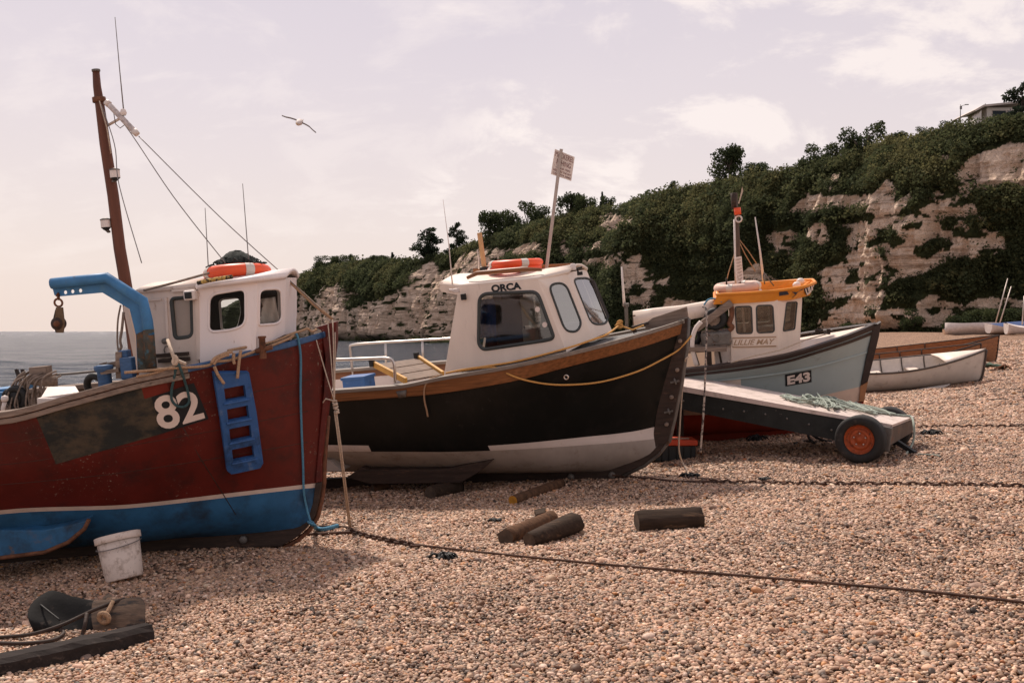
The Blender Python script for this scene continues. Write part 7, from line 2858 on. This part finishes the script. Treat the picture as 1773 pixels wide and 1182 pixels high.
def log(pa, pb, r0, r1, label, m, mend, sides=16, flatt=1.0, rough=.05, seed=1):
    """a timber between two beach pixels: tapered, slightly lumpy, sunk in the stones"""
    g = random.Random(seed)
    a, b = on_beach(*pa), on_beach(*pb)
    a.z += r0 * .62
    b.z += r1 * .62
    d = (b - a)
    mb = MB()
    n = 10
    up = Vector((0, 0, 1))
    sd = d.normalized().cross(up).normalized()
    up = sd.cross(d.normalized())
    rows = []
    ph = [g.uniform(-rough, rough) for _ in range(sides)]
    for i in range(n + 1):
        t = i / n
        r = r0 + (r1 - r0) * t
        if i in (0, n):
            r *= .95
        c = a + d * t
        rows.append([c + (sd * math.cos(k * 2 * math.pi / sides) + up * math.sin(k * 2 * math.pi / sides) * flatt) * r * (1 + ph[k] + g.uniform(-.02, .02)) for k in range(sides)])
    mb.grid([r_ + [r_[0]] for r_ in rows])
    for r_, rev in ((rows[0], 1), (rows[-1], 0)):
        c = sum(r_, Vector()) / sides
        for k in range(sides):
            q = (r_[k], r_[(k + 1) % sides], c)
            mb.add(q if not rev else q[::-1], [(0, 1, 2)], 1)
    o = mb.build('log', [m, mend])
    tag(o, label, 'log', 'timbers lying on the shingle')
    return o


log((1102, 917), (1214, 910), .098, .098, 'thick dark log lying level and alone on the shingle, rightmost of the logs', M_LOG, M_LOGEND, seed=2, rough=.08, sides=18)
log((875, 941), (955, 905), .078, .072, 'brown round log with a dark sawn end, left of the dark hewn timber', M_LOGBROWN, M_LOGEND, seed=3, rough=.09)
log((888, 872), (972, 841), .055, .055, 'brown pole with a bright yellow end under the black boat', M_LOGBROWN, M_LOGYEL, seed=4)


def block(px, name, label, mt, h):
    """wedge cut timber: footprint pixels on the beach, height"""
    base = [on_beach(x, y) - Vector((0, 0, .03)) for x, y in px]
    top = [p + Vector((0, 0, hh + .03)) for p, hh in zip(base, h)]
    n = len(base)
    mb = MB().add(base + top, [tuple(range(n))[::-1], tuple(range(n, 2 * n))] + [(i, (i + 1) % n, (i + 1) % n + n, i + n) for i in range(n)])
    o = mb.build(name, mt, bevel=.012)
    return o


log((915, 945), (994, 921), .070, .112, 'dark hewn timber with a broad square cut end beside the brown round log', M_LOG, M_LOGEND, sides=7, flatt=.95, rough=.13, seed=6)
o = block([(925, 890), (945, 886), (944, 893), (928, 897)], 'timber_block', '', M_LOG, [.05, .05, .04, .04])
tag(o, 'small dark timber scrap behind the brown round log', 'timber block', 'timbers lying on the shingle')
for i, (x0, y0, x1, y1, r, lab) in enumerate(((745, 862, 795, 850, .085, 'dark round timber chock under the black keel, left of the yellow ended pole'), (645, 851, 672, 846, .055, 'small brown timber chock under the black keel, left of the dark round chock'))):
    log((x0, y0), (x1, y1), r, r, lab, M_LOG if i == 0 else M_LOGBROWN, M_LOGEND, seed=10 + i)

# long dark sleeper at the lower left
a, b = on_beach(-90, 1180), on_beach(258, 1102)
fm = rot_frame(a, b - a)
Ls = (b - a).length
mb = MB()
rows = []
g = random.Random(8)
for i in range(15):
    t = i / 14
    rows.append([Vector((t * Ls, yy + g.uniform(-.006, .006), zz + g.uniform(-.006, .006))) for yy, zz in ((.08, -.03), (.09, .055), (.05, .085), (-.05, .08), (-.085, .05), (-.09, -.04))])
mb.grid([r_ + [r_[0]] for r_ in rows], smooth=False)
mb.add(rows[0], [tuple(range(6))])
mb.add(rows[-1], [tuple(range(6))[::-1]])
o = mb.build('sleeper', mat('dark_sleeper', (.028, .022, .020), rough=.85, spec=.15, var=.35, scale=5, stretch=(.4, 4, 4), bump=.4, bscale=14, wear=((.11, .085, .07), 6, .56, .72)), None, fm)
tag(o, 'long dark wooden sleeper half sunk in the shingle at the lower left', 'sleeper', 'timbers lying on the shingle')


# ------------------------------------------------------------------ skid shoe: dark hollowed timber with rope
def build_skid():
    c = on_beach(150, 1092)
    root = empty('wooden_skid', Matrix.Translation(c))
    tag(root, 'dark scooped wooden skid with a brown worn end and rope, above the long sleeper', 'wooden skid')
    d = c.y
    s = d / F
    m1 = mat('skid_wood', (.015, .0145, .014), rough=.85, spec=.12, var=.35, scale=6, bump=.35, bscale=22, wear=((.075, .06, .05), 9, .58, .70))
    m2 = mat('skid_brown', (.125, .080, .052), rough=.8, var=.4, scale=8, bump=.4, bscale=16, stretch=(1, 3, 3), wear=((.035, .028, .024), 6, .5, .62))
    # outline seen from above-front: big curved slab, front lip low, back edge raised
    L = lambda x, y, h, dd=0: (lambda p: Vector((p.x, p.y + dd, p.z + h)) - c)(on_beach(x, y))
    topb = [(48, 1050), (88, 1021), (150, 1034), (180, 1039), (215, 1035), (258, 1038)]
    def line(pts, dist):
        return [P(x, y, dd) - c for (x, y), dd in zip(pts, dist)]
    back = line([(62, 1040), (88, 1021), (125, 1031), (165, 1039), (205, 1037), (240, 1036)], [d + .26] * 6)
    mid = line([(46, 1062), (75, 1062), (118, 1072), (158, 1064), (200, 1056), (252, 1046)], [d + .05, d + .08, d + .1, d + .1, d + .1, d + .12])
    low = line([(56, 1088), (95, 1094), (130, 1100), (165, 1102), (205, 1102), (250, 1092)], [d - .0] * 6)
    foot = [Vector((p.x, p.y + .10, p.z - .12)) for p in low]
    rear = [Vector((p.x, p.y + .22, p.z - .26)) for p in back]
    r5 = [catmull(l, 4) for l in (foot, low, mid, back, rear)]
    cols_ = [catmull([r_[i] for r_ in r5], 4) for i in range(len(r5[0]))]
    rr = [[c_[k] for c_ in cols_] for k in range(len(cols_[0]))]
    mb = MB().grid(rr)
    n = len(rr[0]) - 1
    for e in (0, n):
        q = [r_[e] for r_ in rr]
        mb.add(q, [tuple(range(len(q)))])
    mb.build('body', m1, root, bevel=.01)
    # worn brown end
    e = [r_[int(n * .62):] for r_ in rr[3:13]]
    sh = MB().grid([[p + Vector((.004, -.012, .006)) for p in r_] for r_ in e])
    sh.build('worn_end', m2, root)
    # hollow hub with rope through
    q = P(180, 1069, d + .0) - c
    MB().torus(q, .035, .016, (.2, 1, .3), 18, 8).build('rope_eye', M_TANROPE, root)
    rp = MB().tube(catmull([P(195, 1041, d + .1) - c, P(188, 1055, d + .03) - c, q], 5), .014, 7)
    rp.build('rope', M_TANROPE, root)
    # split seams
    MB().tube(catmull([P(70, 1046, d + .13) - c, P(85, 1058, d + .05) - c, P(104, 1073, d - .02) - c], 4), .006, 5).build('split', M_RUBBER, root)
    rp = MB().tube(catmull([P(215, 1036, d + .2) - c, P(170, 1052, d + .04) - c, P(140, 1066, d - .02) - c, P(105, 1082, d - .1) - c, P(60, 1096, d - .14) - c] + [on_beach(20, 1101, .02) - c, on_beach(-30, 1104, .02) - c], 5), .013, 7)
    rp.tube(catmull([P(150, 1062, d - .05) - c, P(147, 1080, d - .12) - c, P(142, 1100, d - .14) - c] + [on_beach(141, 1108, .01) - c], 5), .013, 7)
    rp.tube(catmull([on_beach(-20, 1112, .02) - c, on_beach(40, 1113, .02) - c, on_beach(90, 1108, .02) - c, on_beach(110, 1096, .03) - c, on_beach(104, 1088, .05) - c], 5), .013, 7)
    rp.build('lashing', M_DARKWOOD, root)


build_skid()


# ------------------------------------------------------------------ bucket
def build_bucket():
    b = on_beach(216, 1002)
    t = P(203, 926, b.y + .06)
    ax = (t - b).normalized()
    h = (t - b).length
    s = b.y / F
    root = empty('bucket', Matrix.Translation(b))
    tag(root, 'dirty white plastic bucket with a lid standing tilted on the shingle', 'bucket')
    r0, r1 = 31 * s, 36 * s
    m = mat('bucket_plastic', (.68, .57, .49), rough=.5, var=.08, scale=5, wear=((.36, .27, .21), 12, .50, .66), wear2=((.18, .14, .11), 36, .62, .70))
    MB().lathe([(0, 0), (r0 * .97, 0), (r0, .01), (r1, h), (r1 * .9, h)], (0, 0, 0), ax, 36).build('bucket_body', m, root)
    MB().lathe([(r1 * 1.05, h - .05), (r1 * 1.07, h - .045), (r1 * 1.07, h + .004), (r1 * .99, h + .008), (r1 * .97, h - .006), (0, h - .006)], (0, 0, 0), ax, 36).build('lid', m, root)
    u = ax.orthogonal().normalized()
    sv = Vector((1, 0, 0)) - ax * ax.x
    sv.normalize()
    f = ax.cross(sv).normalized()
    if f.y > 0:
        f = -f
    hd = MB().tube([ax * (h - .075) + (sv * math.cos(a) + f * math.sin(a)) * (r1 * 1.05) - ax * (.035 * math.sin(a)) for a in [math.pi * (-.06 + 1.12 * k / 16) for k in range(17)]], .004, 6)
    hd.build('handle', M_WIRE, root)


build_bucket()


# ------------------------------------------------------------------ chains, cables, weed
def ground_line(pts, r, lift=None, n=8):
    lift = r * .8 if lift is None else lift
    out = []
    pp = catmull([Vector((x, y, 0)) for x, y in pts], n)
    for p in pp:
        out.append(on_beach(p.x, p.y, lift))
    return out


def chain_links(mb, path, link, wire):
    d = 0
    acc = 0
    k = 0
    for i in range(len(path) - 1):
        a, b = path[i], path[i + 1]
        L_ = (b - a).length
        t = acc
        while t < L_:
            c = a.lerp(b, t / L_)
            dv = (b - a).normalized()
            up = Vector((0, 0, 1))
            sd = dv.cross(up).normalized()
            up2 = sd.cross(dv)
            w = sd if k % 2 == 0 else (up2 * .8 + sd * .6).normalized()
            ring = []
            for q in range(10):
                an = 2 * math.pi * q / 10
                ring.append(c + dv * math.cos(an) * link * .62 + w * math.sin(an) * link * .36)
            mb.tube(ring, wire, 5, closed=True)
            k += 1
            t += link * .92
        acc = t - L_
    return mb


M_CHAIN = mat('rusty_chain', (0.075, 0.036, 0.022), rough=.85, var=.4, scale=14, wear=((.03, .02, .016), 20, .5, .66))
# from the red bow: iron bar, coarse chain, then wire rope running away to the right
c = MB()
fore = B82.M @ B82.at(470, 930, .0)
p1 = ground_line([(470, 930), (520, 926), (560, 924), (612, 921)], .016)
p1[0] = fore
c.tube(p1, .018, 8)
p1b = ground_line([(552, 911), (580, 911), (606, 914), (622, 922)], .014)
c.tube(p1b, .014, 7)
chain_links(c, ground_line([(606, 918), (640, 928), (680, 936), (722, 944)], .02, .02), .085, .011)
wr = ground_line([(716, 942), (760, 947), (850, 957), (1000, 972), (1150, 985), (1300, 997), (1450, 1010), (1600, 1023), (1780, 1043), (1900, 1060)], .008, .02)
c.tube(wr, .009, 6)
o = c.build('mooring_chain', M_CHAIN)
tag(o, 'rusty chain and wire rope running from the red bow across the near shingle', 'chain')

c = MB()
q = [Bo.M @ Bo.at(1060, 822, -.08)] + ground_line([(1090, 826), (1130, 829), (1165, 833), (1200, 834), (1240, 835)], .012)
c.tube(q, .015, 7)
q = ground_line([(1105, 816), (1150, 822), (1190, 826), (1230, 830)], .010)
c.tube(q, .012, 7)
chain_links(c, ground_line([(1225, 833), (1330, 836), (1450, 837), (1600, 838), (1780, 841), (1900, 843)], .014, .014), .075, .0095)
o = c.build('mooring_chain', M_CHAIN)
tag(o, 'rusty chain stretched right from the black bow past the platform wheel', 'chain')

c = MB()
chain_links(c, ground_line([(1590, 739), (1640, 738), (1700, 738), (1790, 737)], .014, .014), .085, .010)
o = c.build('mooring_chain', M_CHAIN)
tag(o, 'dark chain along the shingle right of the platform end, behind the weed clump', 'chain')
for pts, r, lab in (([(1500, 676), (1600, 675), (1700, 674.5), (1800, 674)], .014, 'dark cable along the shingle just in front of the white dinghy'),
                    ([(1640, 693), (1720, 691.5), (1800, 690)], .014, 'dark cable on the far right shingle, between the dinghy and the platform'),
                    ([(1575, 779), (1610, 774), (1650, 769), (1672, 770), (1684, 780), (1686, 789), (1700, 785), (1800, 792)], .008, 'thin looping brown line on the shingle right of the platform'),
                    ([(1590, 786), (1620, 788), (1628, 790)], .014, 'short pale green rope end on the shingle right of the tyre')):
    o = MB().tube(ground_line(pts, r), r, 6).build('cable', M_DARKWOOD if 'green' not in lab else mat('green_rope_end', (.16, .17, .15), rough=.9, var=.3, scale=50))
    tag(o, lab, 'cable')

M_WEED = mat('black_weed', (.012, .012, .011), rough=.6, var=.4, scale=30)


def clump(px, py, size, label, seed, m=M_WEED):
    g = random.Random(seed)
    b = on_beach(px, py)
    mb = MB()
    rows = []
    for i in range(7):
        t = i / 6
        rows.append([b + Vector((math.cos(a) * size * t ** .8 * (1 + .25 * math.sin(a * 3 + seed)), math.sin(a) * size * .6 * t ** .8, size * .62 * (1 - t ** 1.5) * (1 + .3 * math.sin(a * 2 + i)) - .01)) for a in [k * math.pi / 8 for k in range(17)]])
    mb.grid(rows)
    for k in range(16):
        a = g.uniform(0, 6.28)
        p = b + Vector((math.cos(a) * size * .5, math.sin(a) * size * .3, size * .35))
        q = b + Vector((math.cos(a) * size * g.uniform(1, 1.6), math.sin(a) * size * .9, .008))
        mid = (p + q) / 2 + Vector((g.uniform(-.02, .02), 0, size * .25))
        mb.tube(catmull([p, mid, q], 3), g.uniform(.005, .012), 5)
    o = mb.build('seaweed', m)
    tag(o, label, 'seaweed', 'dark weed clumps on the shingle')


clump(766, 967, .085, 'black weed clump on the near shingle below the wire rope', 1)
clump(1196, 826, .085, 'black weed clump where the cords from the black bow meet the chain', 2)
clump(1614, 752, .11, 'black weed clump right of the platform end', 3)
clump(856, 903, .05, 'small weed scrap left of the brown round log', 4)
clump(1310, 762, .13, 'dark weed heap under the red bottom of the pale blue boat', 5)
clump(1262, 760, .10, 'smaller dark weed heap under the red bottom of the pale blue boat', 6)
clump(1325, 831, .05, 'tiny weed scrap lying on the chain from the black bow', 7)

# coil of dark hose under the platform
b = on_beach(1425, 764)
mb = MB()
for k in range(5):
    mb.torus(b + Vector((.02 * k, .02 * k, .05 + .03 * k)), .19 - .02 * k, .018, (.2 * math.sin(k), -.5 + .1 * k, 1), 26, 7)
mb.tube(ground_line([(1375, 768), (1395, 763), (1410, 767)], .016), .016, 6)
o = mb.build('hose_coil', M_RUBBER)
tag(o, 'loose coil of black hose on the shingle left of the orange wheel', 'hose')

# cords hanging at the black bow
tw = MB()
top_ = P(1224, 555, 12.0)
bot_ = on_beach(1213, 783)
bot_ = P(1213, 783, 12.0)
mtw = mat('speckled_rope', (.50, .42, .36), rough=.9, var=.3, scale=30, wear=((.06, .05, .05), 26, .49, .54))
q = [P(1216, 531, 12.1), P(1222, 534, 12.05), P(1223.5, 545, 12.0), top_, P(1222, 620, 12.0), P(1219, 700, 12.0), P(1215, 755, 12.0), bot_]
tw.tube(catmull(q, 6), .012, 7)
o = tw.build('rope', mtw)
tag(o, 'black and white flecked rope hanging straight down right of the black bow', 'rope')
q = [Bo.M @ Bo.at(1192, 618, 0), Bo.M @ Bo.at(1187, 622, -.04), P(1186, 640, 11.25), P(1181, 680, 11.3), P(1177, 740, 11.4), P(1176, 780, 11.5), P(1183, 803, 11.6), on_beach(1194, 822, .02)]
o = MB().tube(catmull(q, 6), .0095, 7).build('rope', M_PALEROPE)
tag(o, 'pale cord dropping from the black stem to the weed clump on the chain', 'rope')


# ------------------------------------------------------------------ small boats on the right
def open_boat(px, py, heading, heel, L_, beam, h, label, mats, name='rowing_boat', strakes=0, rise=.22, group='small boats hauled out on the right'):
    """small open boat, stem foot at the pixel; own frame x forward"""
    B = Boat(px, py, heading, heel)
    root = empty(name, B.M)
    tag(root, label, 'rowing boat' if name == 'rowing_boat' else 'dinghy', group)
    mo, mi_, mg, ms = mats
    N_, M_ = 40, 9

    def sec(u, t):
        v = 1 - u
        yb = beam / 2 * (1 - (1 - min(v / .75, 1)) ** 2.3) * (1 - .32 * max(0, (v - .55) / .45) ** 2)
        zs = h + rise * u ** 2.2 + .06 * (1 - u) ** 3
        y = yb * (math.sin(t * math.pi / 2) ** .75)
        z = zs * (1 - math.cos(t * math.pi / 2)) ** .9 + .04 * (1 - t) * (u ** 6)
        x = -L_ * (1 - u) + .14 * t * u ** 6 + (.10 * (1 - t) * (1 - u) ** 8)
        return x, y, z
    mb, inn = MB(), MB()
    for s in (1, -1):
        rows, rin = [], []
        for j in range(M_ + 1):
            rows.append([Vector((x, s * y, z)) for x, y, z in (sec(i / N_, j / M_) for i in range(N_ + 1))])
            rin.append([Vector((x, s * max(0, y - .03), z + .03 * (1 - j / M_))) for x, y, z in (sec(i / N_, j / M_) for i in range(N_ + 1))])
        if strakes:
            for j in range(M_):
                lo_ = [p + Vector((0, s * .024, -.004)) for p in rows[j]]
                mb.grid([lo_, [p + Vector((0, 0, .0)) for p in rows[j + 1]]], 0, False)
                mb.grid([[p for p in rows[j]], lo_], 0, False)
        else:
            mb.grid(rows)
        inn.grid(rin)
        tr0 = [r_[0] for r_ in rows]
        cen = [Vector((p.x, 0, p.z)) for p in tr0]
        mb.grid([tr0, cen], 0, False)
    mb.build('hull', mo, root)
    inn.build('inside', mi_, root)
    gw = MB()
    for s in (1, -1):
        gw.tube([Vector((x, s * (y + .005), z)) for x, y, z in (sec(i / N_, 1) for i in range(N_ + 1))], .024, 6)
    gw.build('gunwale', mg, root)
    st = MB().tube([Vector((x + .01, 0, z)) for x, y, z in (sec(1, j / M_) for j in range(M_ + 1))], .028, 6)
    st.tube([Vector((.0, 0, .02)), Vector((-L_ * .5, 0, -.03)), Vector((-L_, 0, .0))], .03, 6)
    st.build('stem_and_keel', mg, root)
    for f_ in (.28, .55):
        x, y, z = sec(f_, .72)
        MB().box((x, 0, z), (.22, 2 * y - .05, .03)).build('thwart', ms, root)
    for f_ in (.2, .35, .5, .65):
        x, y, z = sec(f_, 1)
        rb = MB()
        for s in (1, -1):
            q = [Vector((x, s * max(0, yy - .045), zz + .02)) for _, yy, zz in (sec(f_, t) for t in (.5, .7, .85, 1))]
            rb.tube(q, .014, 5)
        rb.build('rib', mg, root)
    return B, root, sec


mw = mat('white_dinghy_paint', (.55, .51, .46), rough=.5, var=.1, scale=3, wear=((.36, .31, .27), 5, .56, .72))
mwi = mat('dinghy_inside', (.56, .50, .45), rough=.6, var=.1)
mwg = mat('dinghy_gunwale', (.075, .058, .048), rough=.6, var=.3)
Bd, rootd, sd_ = open_boat(1697, 661, 3.0, 11.0, 3.05, 1.35, .50, 'white rowing dinghy with a dark gunwale and short white foredeck, leaning over', [mw, mwi, mwg, M_CREAM])
# little foredeck and the bilge strake that props it
mb = MB()
fd_ = [sd_(u, 1) for u in (.70, .8, .9, 1.0)]
mb.grid([[Vector((x, s * (y - .01), z + .015 + .03 * (1 - abs(s)))) for x, y, z in fd_] for s in (1, .5, 0, -.5, -1)])
mb.build('foredeck', M_CREAM, rootd, solid=.015)
MB().prism([Vector((-2.35, -.52, .03)), Vector((-.85, -.52, .14)), Vector((-1.2, -.56, .0)), Vector((-2.2, -.56, -.06))], (0, .04, 0)).build('bilge_strake', mw, rootd)

mvw = mat('varnished_clinker', (.27, .105, .035), rough=.45, var=.35, scale=6, stretch=(.3, 5, 5), spec=.4, wear=((.13, .05, .02), 5, .55, .7))
open_boat(1722, 628, 3.0, 9.0, 5.2, 1.6, .52, 'long varnished wooden clinker rowing boat behind the white dinghy', [mvw, mvw, M_DARKWOOD, mvw], strakes=1, rise=.30)
open_boat(1690, 641, 4.0, 9.0, 3.6, 1.3, .50, 'short varnished wooden rowing boat between the white dinghy and the long wooden boat', [mvw, mvw, M_DARKWOOD, mvw], strakes=1, rise=.22)
# green tarpaulin scrap and small grey anchor behind the dinghy bow
b = on_beach(1716, 637)
mb = MB()
mb.grid([[b + Vector((-.35 + .12 * i, -.2 + .15 * j, .10 + .05 * math.sin(i * 1.3 + j * 2) - .05 * abs(i - 3) * .6)) for i in range(7)] for j in range(4)])
o = mb.build('tarpaulin', mat('green_tarp', (.05, .085, .055), rough=.7, var=.3, scale=6), solid=.02)
tag(o, 'crumpled green tarpaulin on the shingle behind the white dinghy bow', 'tarpaulin')
b = on_beach(1732, 642)
mb = MB().tube([b + Vector((-.15, 0, .06)), b + Vector((.12, 0, .16)), b + Vector((.3, 0, .05))], .02, 6)
mb.tube([b + Vector((.05, -.12, .04)), b + Vector((.12, 0, .16)), b + Vector((.02, .14, .05))], .016, 6)
o = mb.build('anchor', M_RUST)
tag(o, 'small rusty anchor on the shingle right of the green tarpaulin', 'anchor')
b = on_beach(1616, 604)
o = MB().lathe([(0, .0), (.20, .0), (.24, .08), (.16, .2), (.05, .28), (0, .28)], b, (.4, 0, 1), 18).build('buoy', M_WHITEPL)
tag(o, 'small white buoy resting on the shingle behind the wooden rowing boat', 'buoy')

# distant sailing dinghies under the cliff
mfar = mat('far_white_hull', (.62, .54, .49), rough=.5, var=.12)
mfarb = mat('far_blue_cover', (.03, .06, .16), rough=.7, var=.25, scale=3)
mfarw = mat('far_wood', (.40, .25, .16), rough=.6, var=.2)
malu = mat('alloy_mast', (.50, .43, .38), rough=.4, var=.1, metal=.3)


def far_boat(px, py, d, heading, L_, beam, h, label, mh, mt, roll=0, mast=None, cover=False):
    b = P(px, py, d)
    b.z = float(gz(b.x, b.y)) + .10
    m = Matrix.Translation(b) @ Matrix.Rotation(R(-heading), 4, 'Z') @ Matrix.Rotation(R(roll), 4, 'X')
    root = empty('sailing_dinghy', m)
    tag(root, label, 'dinghy', 'sailing dinghies below the cliff')
    rows = []
    for j in range(6):
        t = j / 5
        r_ = []
        for i in range(21):
            u = i / 20
            y = beam / 2 * (1 - abs(2 * u - .9) ** 2.4 * .8 if u > .45 else .58 + .42 * (u / .45) ** .6) * math.sin(t * 1.5708) ** .7
            y = max(0, y * (1 - max(0, (u - .75) / .25) ** 2))
            r_.append(Vector((L_ * (u - .5), y, h * (1 - math.cos(t * 1.5708)) * (.8 + .55 * (2 * u - .9) ** 2) + .10 * u ** 2)))
        rows.append(r_)
    mb = MB().grid(rows)
    mb.grid([[mirror(p) for p in r_] for r_ in rows])
    tr_ = [r_[0] for r_ in rows]
    mb.add(tr_ + [mirror(p) for p in tr_[::-1]], [tuple(range(2 * len(tr_)))])
    mb.build('hull', mh, root)
    top = rows[-1]
    if cover:
        tp_ = MB().grid([top, [Vector((p.x, 0, p.z + .38 * math.sin(math.pi * min(1, max(0.02, i / 20))))) for i, p in enumerate(top)], [mirror(p) for p in top]])
        tp_.build('cover', mt, root)
    else:
        MB().grid([top, [Vector((p.x, 0, p.z + .08)) for p in top], [mirror(p) for p in top]]).build('deck', mt, root)
    if mast:
        a = m.inverted() @ P(mast[0], mast[1], d)
        f = Vector((a.x * .35, 0, h + .05)) if abs(a.x) > 3 else Vector((0, 0, h))
        f = m.inverted() @ P(mast[2], mast[3], d)
        MB().tube([f, a], [.05, .035], 7).build('mast', malu, root)
    return root


far_boat(1692, 577, 74, 24, 4.4, 1.5, .55, 'white upturned looking dinghy hull, leftmost but one below the cliff', mfar, mfar, -34)
far_boat(1708, 573, 77, -18, 4.6, 1.5, .45, 'grey dinghy carrying the left of two leaning bare masts', mat('far_grey_hull', (.38, .32, .29), rough=.6, var=.15), mfarw, -16, (1745, 482, 1722, 566))
far_boat(1735, 576, 75, 16, 4.8, 1.5, .42, 'pale dinghy carrying the right of two leaning bare masts', mfar, mfarw, -22, (1751, 496, 1729, 566))
far_boat(1757, 577, 72, -8, 4.2, 1.6, .55, 'dinghy under a dark blue cover below the cliff', mfar, mfarb, 6, None, True)
far_boat(1785, 579, 70, 5, 3.4, 1.6, .6, 'white dinghy cut by the right edge, with one upright mast', mfar, mfar, 6, (1773.5, 512, 1770, 562))
far_boat(1664, 577, 76, 2, 2.6, 1.0, .32, 'smallest low orange and white dinghy, leftmost below the cliff', mfarw, mfar, 6)


# ------------------------------------------------------------------ gull
def build_gull():
    d = 22.0
    c = P(518, 212, d)
    s = d / F
    root = empty('gull', Matrix.Translation(c))
    tag(root, 'gull gliding in the open sky with long bent wings', 'gull')
    mwh = mat('gull_feathers', (.62, .56, .53), rough=.8, var=.1)
    mgr = mat('gull_grey', (.20, .18, .18), rough=.8, var=.15)
    # wings bank with the flight: each from shoulder through wrist to tip
    P_ = lambda x, y, dd: P(x, y, d + dd) - c
    body = MB().tube([P_(524, 208.5, .40), P_(521, 210, .2), P_(518.5, 211.5, .0), P_(516.5, 213, -.18), P_(515, 213.5, -.28), P_(514, 213.8, -.34)], [.015, .05, .075, .062, .042, .01], 10)
    bd = body.build('body', mwh, root)
    MB().tube([P_(514, 213.8, -.33), P_(513.3, 214.3, -.40)], [.014, .004], 6).build('beak', mat('gull_beak', (.5, .3, .05)), bd)
    MB().prism([P_(523, 208.6, .34), P_(526.5, 206.5, .56), P_(522, 208.5, .58)], (0, 0, .008)).build('tail', mwh, bd)
    for pts in ([(517, 210.5), (511, 207), (503, 204.5), (495, 203), (488, 200.5)], [(520.5, 211.5), (528, 215), (535, 219), (541, 225), (547, 230)]):
        ch = [.07, .065, .05, .035, .008]
        top = [P_(x, y, -.06 + .03 * i) for i, (x, y) in enumerate(pts)]
        rows = []
        for p, c_ in zip(top, ch):
            rows.append([p + Vector((0, -c_ * .35, -.004)), p + Vector((0, 0, .012)), p + Vector((0, c_ * .7, -.006))])
        mb = MB().grid(rows, 0)
        w = mb.build('wing', mgr, root, solid=.012)


build_gull()

for o_ in scene.objects:
    if o_.type == 'MESH':
        o_.data.validate()
